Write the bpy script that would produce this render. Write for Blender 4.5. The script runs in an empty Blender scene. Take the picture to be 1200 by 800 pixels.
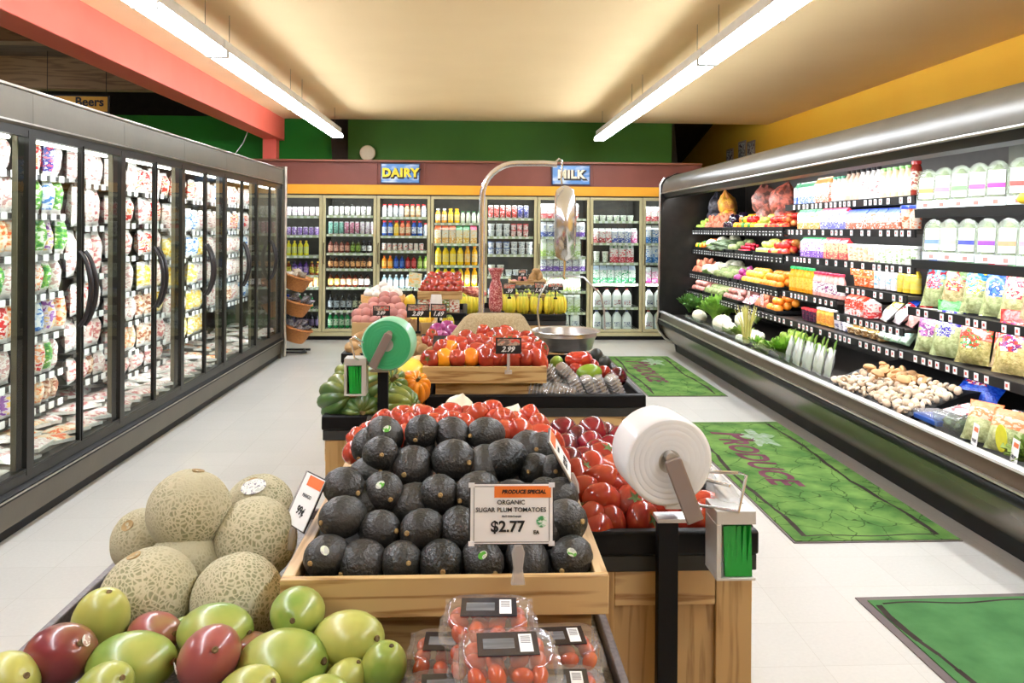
import bpy, bmesh, math, random
from mathutils import Vector, Matrix, Euler
random.seed(7)
R = random.Random(11)
PI = math.pi
sc = bpy.context.scene
COL = sc.collection

# ---------------------------------------------------------------- camera
F_PX = 950.0
YAW = math.atan(45 / F_PX)
ROLL = 0.0065
CAM_H = 1.5
cd = bpy.data.cameras.new('camera')
cd.sensor_width = 36.0
cd.lens = F_PX * 36.0 / 1200
cd.shift_y = -(400 - 268.3) / 1200
cd.clip_start = 0.05
cam = bpy.data.objects.new('camera', cd)
cam.location = (0, 0, CAM_H)
cam.rotation_euler = (Matrix.Rotation(-YAW, 3, 'Z') @ Matrix.Rotation(PI / 2, 3, 'X') @ Matrix.Rotation(ROLL, 3, 'Z')).to_euler()
COL.objects.link(cam)
sc.camera = cam
sc.view_settings.view_transform = 'Standard'
sc.view_settings.look = 'None'
sc.view_settings.gamma = 1
sc.view_settings.use_curve_mapping = False
sc.view_settings.exposure = 0.0
sc.cycles.max_bounces = 8
sc.cycles.transparent_max_bounces = 16
sc.cycles.glossy_bounces = 4
sc.cycles.transmission_bounces = 6
sc.cycles.caustics_reflective = False
sc.cycles.caustics_refractive = False
sc.cycles.sample_clamp_indirect = 6

TUBE_POWER = 60.0        # emission strength of the ceiling tubes
CASE_W = 4.5            # watts of one lamp inside the left case
RCASE_W = 6.2           # right produce case lamps
COOL_W = 4.6             # back cooler lamps
WORLD = 0.1

w = bpy.data.worlds.new('world')
sc.world = w
w.use_nodes = True
w.node_tree.nodes['Background'].inputs[0].default_value = (1, 0.95, 0.88, 1)
w.node_tree.nodes['Background'].inputs[1].default_value = WORLD

_fw = Vector((math.sin(YAW), math.cos(YAW), 0))
_r0 = Vector((math.cos(YAW), -math.sin(YAW), 0))
_up = Vector((0, 0, 1))
_rr = math.cos(ROLL) * _r0 + math.sin(ROLL) * _up
_uu = -math.sin(ROLL) * _r0 + math.cos(ROLL) * _up


def at(px, py, Y):
    d = _rr * ((px - 600) / F_PX) + _uu * ((268.3 - py) / F_PX) + _fw
    d = d * (Y / d.y)
    return Vector((d.x, d.y, d.z + CAM_H))


# ---------------------------------------------------------------- materials
def lin(c):
    o = []
    for v in c[:3]:
        v = v / 255.0
        o.append(v / 12.92 if v <= 0.04045 else ((v + 0.055) / 1.055) ** 2.4)
    return (o[0], o[1], o[2], 1)


_M = {}


def newmat(name):
    m = bpy.data.materials.new(name)
    m.use_nodes = True
    nt = m.node_tree
    return m, nt, nt.nodes['Principled BSDF'], nt.nodes['Material Output']


def N(nt, t, **kw):
    n = nt.nodes.new(t)
    for k, v in kw.items():
        setattr(n, k, v)
    return n


def coords(nt, scale=(1, 1, 1), rnd=False):
    tc = N(nt, 'ShaderNodeTexCoord')
    mp = N(nt, 'ShaderNodeMapping')
    mp.inputs['Scale'].default_value = scale
    nt.links.new(tc.outputs['Object'], mp.inputs['Vector'])
    if rnd:
        oi = N(nt, 'ShaderNodeObjectInfo')
        mu = N(nt, 'ShaderNodeMath', operation='MULTIPLY')
        mu.inputs[1].default_value = 37.0
        nt.links.new(oi.outputs['Random'], mu.inputs[0])
        nt.links.new(mu.outputs[0], mp.inputs['Location'])
    return mp.outputs[0]


def P(name, c1, c2=None, rough=0.5, metal=0.0, scale=8.0, detail=3.0, bump=0.0, bscale=60.0, stretch=(1, 1, 1), spec=0.5,
      lo=0.35, hi=0.65, rnd=True, var=0.0, coat=0.0, sss=0.0):
    if name in _M:
        return _M[name]
    m, nt, b, out = newmat(name)
    b.inputs['Roughness'].default_value = rough
    b.inputs['Metallic'].default_value = metal
    b.inputs['Specular IOR Level'].default_value = spec
    if coat:
        b.inputs['Coat Weight'].default_value = coat
        b.inputs['Coat Roughness'].default_value = 0.08
    if c2 is None:
        c2 = tuple(max(0, v * 0.93) for v in c1)
    vec = coords(nt, stretch, rnd)
    nz = N(nt, 'ShaderNodeTexNoise')
    nz.inputs['Scale'].default_value = scale
    nz.inputs['Detail'].default_value = detail
    nt.links.new(vec, nz.inputs['Vector'])
    rp = N(nt, 'ShaderNodeValToRGB')
    rp.color_ramp.elements[0].position = lo
    rp.color_ramp.elements[1].position = hi
    rp.color_ramp.elements[0].color = lin(c1)
    rp.color_ramp.elements[1].color = lin(c2)
    nt.links.new(nz.outputs['Fac'], rp.inputs['Fac'])
    src = rp.outputs['Color']
    if var:
        oi = N(nt, 'ShaderNodeObjectInfo')
        mr = N(nt, 'ShaderNodeMapRange')
        mr.inputs['To Min'].default_value = 1 - var
        mr.inputs['To Max'].default_value = 1 + var
        nt.links.new(oi.outputs['Random'], mr.inputs['Value'])
        hs = N(nt, 'ShaderNodeHueSaturation')
        nt.links.new(mr.outputs[0], hs.inputs['Value'])
        nt.links.new(src, hs.inputs['Color'])
        src = hs.outputs['Color']
    nt.links.new(src, b.inputs['Base Color'])
    if bump:
        n2 = N(nt, 'ShaderNodeTexNoise')
        n2.inputs['Scale'].default_value = bscale
        n2.inputs['Detail'].default_value = 2
        nt.links.new(vec, n2.inputs['Vector'])
        bp = N(nt, 'ShaderNodeBump')
        bp.inputs['Strength'].default_value = bump
        bp.inputs['Distance'].default_value = 0.01
        nt.links.new(n2.outputs['Fac'], bp.inputs['Height'])
        nt.links.new(bp.outputs[0], b.inputs['Normal'])
    _M[name] = m
    return m


def emit(name, c, s):
    if name in _M:
        return _M[name]
    m, nt, b, out = newmat(name)
    nz = N(nt, 'ShaderNodeTexNoise')
    nz.inputs['Scale'].default_value = 2
    b.inputs['Base Color'].default_value = (1, 1, 1, 1)
    b.inputs['Emission Color'].default_value = lin(c)
    b.inputs['Emission Strength'].default_value = s
    _M[name] = m
    return m


def clear(name, tint=(255, 255, 255), fac=0.06, rough=0.03, bump=0.0, milky=0.0, mcol=(255, 255, 255), ior=1.45):
    """thin clear sheet: straight-through transparency plus a Fresnel reflection"""
    if name in _M:
        return _M[name]
    m, nt, b, out = newmat(name)
    nt.nodes.remove(b)
    tr = N(nt, 'ShaderNodeBsdfTransparent')
    tr.inputs[0].default_value = lin(tint)
    gl = N(nt, 'ShaderNodeBsdfGlossy')
    gl.inputs['Roughness'].default_value = rough
    fr = N(nt, 'ShaderNodeFresnel')
    fr.inputs['IOR'].default_value = ior
    ad = N(nt, 'ShaderNodeMath', operation='ADD')
    ad.use_clamp = True
    ad.inputs[1].default_value = fac - 0.04
    nt.links.new(fr.outputs[0], ad.inputs[0])
    ge = N(nt, 'ShaderNodeNewGeometry')
    sb = N(nt, 'ShaderNodeMath', operation='SUBTRACT')
    sb.inputs[0].default_value = 1.0
    nt.links.new(ge.outputs['Backfacing'], sb.inputs[1])
    mb = N(nt, 'ShaderNodeMath', operation='MULTIPLY')
    nt.links.new(ad.outputs[0], mb.inputs[0])
    nt.links.new(sb.outputs[0], mb.inputs[1])
    mx = N(nt, 'ShaderNodeMixShader')
    nt.links.new(mb.outputs[0], mx.inputs[0])
    nt.links.new(tr.outputs[0], mx.inputs[1])
    nt.links.new(gl.outputs[0], mx.inputs[2])
    last = mx
    if milky:
        df = N(nt, 'ShaderNodeBsdfDiffuse')
        df.inputs[0].default_value = lin(mcol)
        m2 = N(nt, 'ShaderNodeMixShader')
        m2.inputs[0].default_value = milky
        nt.links.new(mx.outputs[0], m2.inputs[1])
        nt.links.new(df.outputs[0], m2.inputs[2])
        last = m2
    if bump:
        vec = coords(nt, (1, 1, 1), True)
        nz = N(nt, 'ShaderNodeTexNoise')
        nz.inputs['Scale'].default_value = 45
        nt.links.new(vec, nz.inputs['Vector'])
        bp = N(nt, 'ShaderNodeBump')
        bp.inputs['Strength'].default_value = bump
        bp.inputs['Distance'].default_value = 0.01
        nt.links.new(nz.outputs['Fac'], bp.inputs['Height'])
        nt.links.new(bp.outputs[0], gl.inputs['Normal'])
        nt.links.new(bp.outputs[0], fr.inputs['Normal'])
    nt.links.new(last.outputs[0], out.inputs['Surface'])
    _M[name] = m
    return m


def printed(name, c1, c2, c3, scale=26, rough=0.3, a=0.44, b_=0.56):
    """printed wrapper: base colour broken by patches of two inks, shifted from one object to the next"""
    if name in _M:
        return _M[name]
    m, nt, b, out = newmat(name)
    b.inputs['Roughness'].default_value = rough
    vec = coords(nt, (1, 1, 1.7), True)
    nz = N(nt, 'ShaderNodeTexNoise')
    nz.inputs['Scale'].default_value = scale
    nz.inputs['Detail'].default_value = 2
    nt.links.new(vec, nz.inputs['Vector'])
    rp = N(nt, 'ShaderNodeValToRGB')
    e = rp.color_ramp.elements
    rp.color_ramp.interpolation = 'CONSTANT'
    e[0].position = 0
    e[0].color = lin(c3)
    e[1].position = a
    e[1].color = lin(c1)
    n = e.new(b_)
    n.color = lin(c2)
    nt.links.new(nz.outputs['Fac'], rp.inputs['Fac'])
    nt.links.new(rp.outputs[0], b.inputs['Base Color'])
    _M[name] = m
    return m


def wood(name, c1, c2, axis=0, scale=1.0, rough=0.42):
    if name in _M:
        return _M[name]
    m, nt, b, out = newmat(name)
    b.inputs['Roughness'].default_value = rough
    st = [24.0 * scale] * 3
    st[axis] = 1.8 * scale
    vec = coords(nt, tuple(st), True)
    nz = N(nt, 'ShaderNodeTexNoise')
    nz.inputs['Scale'].default_value = 1.2
    nz.inputs['Detail'].default_value = 1.5
    nt.links.new(vec, nz.inputs['Vector'])
    mu = N(nt, 'ShaderNodeMath', operation='MULTIPLY')
    mu.inputs[1].default_value = 26
    nt.links.new(nz.outputs['Fac'], mu.inputs[0])
    sn = N(nt, 'ShaderNodeMath', operation='SINE')
    nt.links.new(mu.outputs[0], sn.inputs[0])
    mr = N(nt, 'ShaderNodeMapRange')
    mr.inputs['From Min'].default_value = -0.2
    nt.links.new(sn.outputs[0], mr.inputs['Value'])
    n2 = N(nt, 'ShaderNodeTexNoise')
    n2.inputs['Scale'].default_value = 9
    n2.inputs['Detail'].default_value = 4
    nt.links.new(vec, n2.inputs['Vector'])
    ad = N(nt, 'ShaderNodeMath', operation='MULTIPLY')
    nt.links.new(mr.outputs[0], ad.inputs[0])
    nt.links.new(n2.outputs['Fac'], ad.inputs[1])
    rp = N(nt, 'ShaderNodeValToRGB')
    rp.color_ramp.elements[0].position = 0.12
    rp.color_ramp.elements[1].position = 0.55
    rp.color_ramp.elements[0].color = lin(c1)
    rp.color_ramp.elements[1].color = lin(c2)
    nt.links.new(ad.outputs[0], rp.inputs['Fac'])
    nt.links.new(rp.outputs[0], b.inputs['Base Color'])
    _M[name] = m
    return m


def metal(name, c, rough=0.3, streak=None, bump=0.0):
    m = P(name, c, tuple(v * 0.9 for v in c), rough=rough, metal=1.0, scale=14, stretch=streak or (1, 1, 1), bump=bump, bscale=80, rnd=False)
    return m


# ---------------------------------------------------------------- mesh building
class MB:
    def __init__(s):
        s.v = []
        s.f = []
        s.m = []

    def mark(s):
        return len(s.v)

    def xf(s, mat, since=0):
        for i in range(since, len(s.v)):
            s.v[i] = tuple(mat @ Vector(s.v[i]))
        return s

    def face(s, idx, mi=0):
        s.f.append(tuple(idx))
        s.m.append(mi)

    def box(s, x0, x1, y0, y1, z0, z1, mi=0):
        n = len(s.v)
        s.v += [(x0, y0, z0), (x1, y0, z0), (x1, y1, z0), (x0, y1, z0), (x0, y0, z1), (x1, y0, z1), (x1, y1, z1), (x0, y1, z1)]
        for q in ((0, 3, 2, 1), (4, 5, 6, 7), (0, 1, 5, 4), (1, 2, 6, 5), (2, 3, 7, 6), (3, 0, 4, 7)):
            s.face([n + i for i in q], mi)
        return s

    def quad(s, a, b, c, d, mi=0):
        n = len(s.v)
        s.v += [tuple(a), tuple(b), tuple(c), tuple(d)]
        s.face((n, n + 1, n + 2, n + 3), mi)
        return s

    def prism(s, pts, axis, a, b, mi=0, mis=None):
        """closed polygon pts (u,v) swept along axis from a to b; axis 0: (y,z), 1: (x,z), 2: (x,y)"""
        n = len(s.v)
        k = len(pts)
        for t in (a, b):
            for (u, v) in pts:
                s.v.append((t, u, v) if axis == 0 else (u, t, v) if axis == 1 else (u, v, t))
        for i in range(k):
            j = (i + 1) % k
            s.face((n + i, n + j, n + k + j, n + k + i), mis[i] if mis else mi)
        s.face([n + i for i in range(k)][::-1], mi)
        s.face([n + k + i for i in range(k)], mi)
        return s

    def lathe(s, prof, n=16, mi=0, mis=None, fx=None, cap=True):
        """profile [(r,z)]; mis gives the material of each band"""
        st = len(s.v)
        k = len(prof)
        for (r, z) in prof:
            for i in range(n):
                a = 2 * PI * i / n
                p = (r * math.cos(a), r * math.sin(a), z)
                s.v.append(fx(p, a) if fx else p)
        for j in range(k - 1):
            for i in range(n):
                i2 = (i + 1) % n
                s.face((st + j * n + i, st + j * n + i2, st + (j + 1) * n + i2, st + (j + 1) * n + i), mis[j] if mis else mi)
        if cap:
            if prof[0][0] > 1e-5:
                s.face([st + i for i in range(n)][::-1], mis[0] if mis else mi)
            if prof[-1][0] > 1e-5:
                s.face([st + (k - 1) * n + i for i in range(n)], mis[-1] if mis else mi)
        return s

    def tube(s, pts, r, n=8, mi=0, closed=False):
        pts = [Vector(p) for p in pts]
        st = len(s.v)
        k = len(pts)
        rs = r if isinstance(r, (list, tuple)) else [r] * k
        prev = None
        for i, p in enumerate(pts):
            if closed:
                t = (pts[(i + 1) % k] - pts[i - 1]).normalized()
            else:
                t = (pts[min(i + 1, k - 1)] - pts[max(i - 1, 0)]).normalized()
            if prev is None:
                a = Vector((0, 0, 1)) if abs(t.z) < 0.9 else Vector((1, 0, 0))
                u = t.cross(a).normalized()
            else:
                u = (prev - t * prev.dot(t)).normalized()
            prev = u
            w_ = t.cross(u)
            for q in range(n):
                an = 2 * PI * q / n
                s.v.append(tuple(p + (u * math.cos(an) + w_ * math.sin(an)) * rs[i]))
        for i in range(k if closed else k - 1):
            i2 = (i + 1) % k
            for q in range(n):
                q2 = (q + 1) % n
                s.face((st + i * n + q, st + i * n + q2, st + i2 * n + q2, st + i2 * n + q), mi)
        if not closed:
            s.face([st + q for q in range(n)][::-1], mi)
            s.face([st + (k - 1) * n + q for q in range(n)], mi)
        return s

    def ball(s, rx, ry, rz, fn=None, nu=16, nv=10, mi=0, mif=None):
        st = len(s.v)
        for j in range(nv + 1):
            th = PI * j / nv
            for i in range(nu):
                a = 2 * PI * i / nu
                d = (math.sin(th) * math.cos(a), math.sin(th) * math.sin(a), math.cos(th))
                k = fn(d, a, th) if fn else 1.0
                s.v.append((d[0] * rx * k, d[1] * ry * k, d[2] * rz * k))
        for j in range(nv):
            for i in range(nu):
                i2 = (i + 1) % nu
                s.face((st + j * nu + i, st + (j + 1) * nu + i, st + (j + 1) * nu + i2, st + j * nu + i2), mif(j, i) if mif else mi)
        return s

    def loft(s, rings, mi=0, mis=None, cap=True):
        st = len(s.v)
        n = len(rings[0])
        for r in rings:
            s.v += [tuple(p) for p in r]
        for j in range(len(rings) - 1):
            for i in range(n):
                i2 = (i + 1) % n
                s.face((st + j * n + i, st + j * n + i2, st + (j + 1) * n + i2, st + (j + 1) * n + i), mis[j] if mis else mi)
        if cap:
            s.face([st + i for i in range(n)][::-1], mis[0] if mis else mi)
            s.face([st + (len(rings) - 1) * n + i for i in range(n)], mis[-1] if mis else mi)
        return s

    def mesh(s, name, mats, smooth=True, sharp=40, weld=False):
        me = bpy.data.meshes.new(name)
        me.from_pydata(s.v, [], s.f)
        if not isinstance(mats, (list, tuple)):
            mats = [mats]
        for m in mats:
            me.materials.append(m)
        me.polygons.foreach_set('material_index', [min(i, len(mats) - 1) for i in s.m])
        if weld:
            bm = bmesh.new()
            bm.from_mesh(me)
            bmesh.ops.remove_doubles(bm, verts=bm.verts, dist=1e-5)
            bmesh.ops.recalc_face_normals(bm, faces=bm.faces)
            bm.to_mesh(me)
            bm.free()
        me.update()
        if smooth:
            me.polygons.foreach_set('use_smooth', [True] * len(me.polygons))
            try:
                me.set_sharp_from_angle(angle=math.radians(sharp))
            except Exception:
                pass
        return me

    def obj(s, name, mats, parent=None, loc=(0, 0, 0), rot=(0, 0, 0), bev=0, weld=False, sharp=40, smooth=True):
        me = s.mesh(name, mats, sharp=sharp, weld=weld, smooth=smooth)
        o = put(me, name, parent, loc, rot)
        if bev:
            md = o.modifiers.new('bevel', 'BEVEL')
            md.width = bev
            md.segments = 2
            md.limit_method = 'ANGLE'
        return o


def put(me, name, parent=None, loc=(0, 0, 0), rot=(0, 0, 0), scale=None):
    o = bpy.data.objects.new(name, me)
    COL.objects.link(o)
    o.location = loc
    o.rotation_euler = rot
    if scale is not None:
        o.scale = (scale, scale, scale) if isinstance(scale, (int, float)) else scale
    if parent:
        o.parent = parent
    return o


def tag(o, label, cat, group=None, kind=None):
    o['label'] = label
    o['category'] = cat
    if group:
        o['group'] = group
    if kind:
        o['kind'] = kind
    return o


def thing(name, label, cat, loc=(0, 0, 0), rot=(0, 0, 0), group=None):
    o = bpy.data.objects.new(name, None)
    o.empty_display_size = 0.1
    COL.objects.link(o)
    o.location = loc
    o.rotation_euler = rot
    return tag(o, label, cat, group)


def struct(o, label, cat='structure'):
    o['kind'] = 'structure'
    o['label'] = label
    o['category'] = cat
    return o


def copy_tree(o, parent=None):
    c = o.copy()
    COL.objects.link(c)
    if parent:
        c.parent = parent
    for ch in list(o.children):
        copy_tree(ch, c)
    return c


ORD = ['first', 'second', 'third', 'fourth', 'fifth', 'sixth', 'seventh', 'eighth', 'ninth', 'tenth', 'eleventh', 'twelfth', 'thirteenth',
       'fourteenth', 'fifteenth', 'sixteenth', 'seventeenth', 'eighteenth', 'nineteenth', 'twentieth']


def nth(i, n=None, side='from left'):
    if i == 0 and side == 'from left':
        return 'leftmost'
    return (ORD[i] if i < 20 else 'number %d' % (i + 1)) + ' ' + side


def text_mesh(txt, size, mat, bold=0.0, shear=0.0, extrude=0.0006, align='CENTER', space=1.0):
    c = bpy.data.curves.new('txt', 'FONT')
    c.body = txt
    c.size = size
    c.offset = bold
    c.shear = shear
    c.extrude = extrude
    c.align_x = align
    c.align_y = 'CENTER'
    c.space_character = space
    c.resolution_u = 3
    o = bpy.data.objects.new('txt', c)
    COL.objects.link(o)
    dg = bpy.context.evaluated_depsgraph_get()
    dg.update()
    me = bpy.data.meshes.new_from_object(o.evaluated_get(dg))
    bpy.data.objects.remove(o)
    me.name = 'lettering'
    me.materials.clear()
    me.materials.append(mat)
    return me


def lettering(txt, size, mat, parent, loc, rot=(PI / 2, 0, 0), name='lettering', **kw):
    return put(text_mesh(txt, size, mat, **kw), name, parent, loc, rot)


# common materials
WHITE = P('white_plastic', (238, 238, 234), (228, 228, 224), rough=0.35)
BLACK = P('black_plastic', (9, 9, 10), (14, 14, 15), rough=0.5, spec=.3)
BLACKM = P('black_rubber_bumper', (7, 7, 8), (11, 11, 12), rough=0.5, bump=0.05, spec=.2)
DGREY = P('dark_grey_vinyl', (50, 50, 48), (44, 44, 42), rough=0.6, spec=.3)
CHROME = P('polished_chrome', (236, 238, 240), (226, 228, 230), rough=0.2, metal=0.85, rnd=False)
STEEL = P('brushed_steel', (206, 204, 200), (188, 186, 182), rough=0.32, metal=0.8, scale=14, stretch=(1, 1, 30), rnd=False)
CASEM = P('case_grey_metal', (96, 89, 76), (88, 82, 70), rough=0.36, metal=0.4, scale=3, bump=0.03, bscale=30, rnd=False)
CASED = P('case_dark_bronze', (38, 36, 33), (30, 29, 27), rough=0.3, metal=0.5, rnd=False)
ALUM = metal('case_aluminium_trim', (214, 210, 202), 0.28)
CREAM = P('cooler_cream_frame', (196, 188, 146), (188, 180, 138), rough=0.4, metal=0.0, rnd=False)
SHELFW = P('white_wire_shelf', (226, 226, 214), (214, 214, 204), rough=0.4)
TAGM = P('price_tag_paper', (245, 245, 243), (232, 232, 230), rough=0.5)
GLASS = clear('door_glass', (246, 250, 248), fac=0.045, ior=1.28)
PLAST = clear('clear_plastic', (250, 250, 250), fac=0.10, rough=0.08, bump=0.25)
FILM = clear('clear_film', (248, 248, 248), fac=0.12, rough=0.12, bump=0.5, milky=0.12)
OAK = wood('oak_trim', (196, 164, 112), (148, 110, 62), 0)
OAKV = wood('oak_upright', (178, 144, 92), (150, 116, 68), 2)  # shade of the table fronts put into the colour, darker than OAK
OAKY = wood('oak_rail', (218, 186, 138), (176, 138, 90), 1)
INK = P('black_ink', (20, 20, 22), (26, 26, 28), rough=0.6)

# ---------------------------------------------------------------- ceiling tubes
def area(name, parent, loc, rot, sx, sy, watts, col=(0.96, 0.98, 1.0), spread=None):
    l = bpy.data.lights.new(name, 'AREA')
    l.shape = 'RECTANGLE'
    l.size = sx
    l.size_y = sy
    l.energy = watts
    l.color = col
    if spread:
        l.spread = spread
    o = bpy.data.objects.new(name, l)
    COL.objects.link(o)
    o.location = loc
    o.rotation_euler = rot
    o.parent = parent
    return o


TUBE = emit('lit_tube', (236, 244, 255), TUBE_POWER)
LAMPW = P('lamp_white_enamel', (235, 235, 232), (226, 226, 222), rough=0.4)


def tube_fixture(x, y1, z, label, group, length=2.42, row_lit=True):
    """strip lamp on wires, its far end at y1"""
    t = thing('fluorescent_lamp', label, 'ceiling lamp', (x, y1, z), group=group)
    m = MB()
    m.prism([(-0.045, 0.115), (-0.045, 0.06), (-0.07, 0.03), (0.07, 0.03), (0.045, 0.06), (0.045, 0.115)], 1, -length, 0, 0)
    m.obj('housing', LAMPW, t)
    for k, yy in enumerate((-0.012, -length / 2, -length + 0.012)):
        m = MB()
        m.box(-0.07, 0.07, yy - 0.012, yy + 0.012, -0.012, 0.036)
        m.obj('lamp_holder', LAMPW, t, bev=0.003)
    for sx in (-0.048, 0.048):
        for k in range(2):
            m = MB()
            ya = -0.03 - k * length / 2
            m.tube([(sx, ya, 0.008), (sx, ya - length / 2 + 0.055, 0.008)], 0.019, 10)
            m.obj('lamp_tube', TUBE, t)
    for yy in (-0.25, -length + 0.25):
        m = MB()
        m.tube([(0, yy, 0.115), (0, yy, 3.0 - z)], 0.0022, 5)
        m.obj('suspension_chain', P('dull_chain', (120, 100, 80), rough=0.6), t)
    return t


for i in range(5):
    tube_fixture(1.62, 10.45 - 2.44 * i, 2.66, ('far-end' if i == 0 else ORD[i] + ' from the far end') + ' strip lamp in the row near the produce case', 'strip lamps by the produce case')
    tube_fixture(-1.74, 10.45 - 2.44 * i, 2.66, ('far-end' if i == 0 else ORD[i] + ' from the far end') + ' strip lamp in the row near the glass-door case', 'strip lamps by the glass-door case')
t = tube_fixture(-5.9, 9.5, 2.9, 'strip lamp over the aisle behind the glass-door case', 'added unseen strip lamps behind the glass-door case')  # out of view, added to brighten the green wall on the left
t = tube_fixture(-5.9, 5.0, 2.9, 'near strip lamp over the aisle behind the glass-door case', 'added unseen strip lamps behind the glass-door case')  # second added lamp, also out of view, brightening the left side

# ---------------------------------------------------------------- room shell
def mat_floor():
    m, nt, b, out = newmat('polished_vinyl_tiles')
    vec = coords(nt)
    br = N(nt, 'ShaderNodeTexBrick')
    br.offset = 0
    br.inputs['Scale'].default_value = 1
    br.inputs['Brick Width'].default_value = 0.3048
    br.inputs['Row Height'].default_value = 0.3048
    br.inputs['Mortar Size'].default_value = 0.0012
    br.inputs['Mortar Smooth'].default_value = 0.6
    br.inputs['Color1'].default_value = lin((212, 210, 203))
    br.inputs['Color2'].default_value = lin((208, 206, 199))
    br.inputs['Mortar'].default_value = lin((190, 186, 176))
    nt.links.new(vec, br.inputs['Vector'])
    nz = N(nt, 'ShaderNodeTexNoise')
    nz.inputs['Scale'].default_value = 70
    nz.inputs['Detail'].default_value = 3
    nt.links.new(vec, nz.inputs['Vector'])
    mx = N(nt, 'ShaderNodeMix', data_type='RGBA', blend_type='MULTIPLY')
    mx.inputs[0].default_value = 0.12
    nt.links.new(br.outputs['Color'], mx.inputs[6])
    nt.links.new(nz.outputs['Fac'], mx.inputs[7])
    nt.links.new(mx.outputs[2], b.inputs['Base Color'])
    b.inputs['Roughness'].default_value = 0.22
    b.inputs['Specular IOR Level'].default_value = 0.3
    n2 = N(nt, 'ShaderNodeTexNoise')
    n2.inputs['Scale'].default_value = 1.6
    n2.inputs['Detail'].default_value = 2
    nt.links.new(vec, n2.inputs['Vector'])
    bp = N(nt, 'ShaderNodeBump')
    bp.inputs['Strength'].default_value = 0.25
    bp.inputs['Distance'].default_value = 0.02
    nt.links.new(n2.outputs['Fac'], bp.inputs['Height'])
    nt.links.new(bp.outputs[0], b.inputs['Normal'])
    return m


struct(MB().box(-9, 4.15, -6, 16, -0.1, 0).obj('floor', mat_floor(), smooth=False), 'polished off-white tiled shop floor', 'floor')
CEILM = P('ceiling_cream_paint', (252, 222, 170), (248, 217, 164), rough=0.8, scale=1.2, rnd=False)
struct(MB().box(-2.62, 4.15, -6, 11.3, 3.0, 3.08).obj('ceiling', CEILM, smooth=False), 'flat cream painted ceiling over the produce hall', 'ceiling')
YEL = P('yellow_wall_paint', (255, 200, 58), (254, 194, 52), rough=0.7, scale=1.5, rnd=False)
GRN = P('green_wall_paint', (44, 96, 6), (38, 88, 4), rough=0.7, scale=1.5, rnd=False)
GRN2 = P('bright_green_wall_paint', (20, 130, 22), (16, 120, 18), rough=0.7, scale=1.5, rnd=False)
BROWN = P('brown_fascia_paint', (124, 68, 56), (116, 62, 50), rough=0.6, scale=3, rnd=False)
DKB = P('dark_roof_paint', (46, 40, 32), (36, 31, 25), rough=0.8, rnd=False)
struct(MB().box(4.15, 4.3, -6, 16, -0.1, 4.3).obj('wall_right', YEL, smooth=False), 'orange-yellow wall above the produce case', 'wall')
struct(MB().box(-1.74, 2.78, 11.3, 11.4, 2.38, 3.08).obj('wall_back', GRN, smooth=False), 'dark green wall above the dairy coolers', 'wall')
struct(MB().box(-9, -1.98, 11.6, 11.7, 0, 3.06).obj('wall_back_left', GRN2, smooth=False), 'green wall behind the red beam post', 'wall')
struct(MB().box(-9.1, -9, -6, 16, -0.1, 4.3).obj('wall_left', YEL, smooth=False), 'far side wall of the shop', 'wall')
struct(MB().box(-9, 4.15, -6.1, -6, -0.1, 4.3).obj('wall_front', YEL, smooth=False), 'wall behind the viewer', 'wall')
struct(MB().box(-9, 4.15, 16, 16.1, -0.1, 4.3).obj('wall_rear', DKB, smooth=False), 'dark wall past the coolers', 'wall')
m = MB()
m.prism([(11.4, 3.92), (16, 2.86), (16, 2.96), (11.4, 4.02)], 0, 1.9, 4.15)
struct(m.obj('trim_1', DKB, smooth=False), 'dark sloping roof underside past the green wall', 'roof')
m = MB()
m.prism([(-1.98, 2.38), (-1.74, 2.38), (-1.74, 3.08), (-2.02, 3.08)], 1, 11.45, 11.6)
struct(m.obj('trim_2', DKB, smooth=False), 'dark strip beside the green wall', 'trim')
m = MB()
m.prism([(2.78, 2.38), (2.9, 2.38), (2.84, 3.08), (2.78, 3.08)], 1, 11.42, 11.5)
struct(m.obj('trim_3', DKB, smooth=False), 'dark strip at the far end of the green wall', 'trim')

PLANK = wood('dark_plank_roof', (84, 66, 44), (60, 46, 30), 0, 0.5, 0.7)
BEAMW = wood('timber_beam', (140, 110, 74), (112, 84, 54), 0, 0.5, 0.7)
m = MB()
for k in range(44):
    m.box(-9, -2.86, -6 + k * 0.4, -6 + k * 0.4 + 0.392, 3.5, 3.54)
m.box(-9, -2.86, -6, 11.7, 3.55, 3.6)
struct(m.obj('ceiling_planks', PLANK, smooth=False), 'dark plank roof over the neighbouring aisle', 'ceiling')
for k, yy in enumerate((9.9, 7.4, 4.9, 2.4)):
    struct(MB().box(-9, -2.86, yy - 0.09, yy + 0.09, 3.12, 3.5).obj('trim_%d' % (4 + k), BEAMW, bev=0.005), 'timber cross beam under the plank roof, ' + ['farthest', 'second farthest', 'third farthest', 'nearest'][k], 'beam')
REDB = P('coral_red_paint', (242, 116, 98), (238, 108, 90), rough=0.45, scale=2, rnd=False)
struct(MB().box(-2.86, -2.62, -6, 11.35, 2.7, 3.25).obj('trim_8', REDB, bev=0.006), 'coral red ceiling beam along the shop', 'beam')
struct(MB().box(-2.86, -2.68, 11.12, 11.3, 2.39, 2.7).obj('trim_9', REDB, bev=0.004), 'coral red post under the beam end', 'post')

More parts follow.
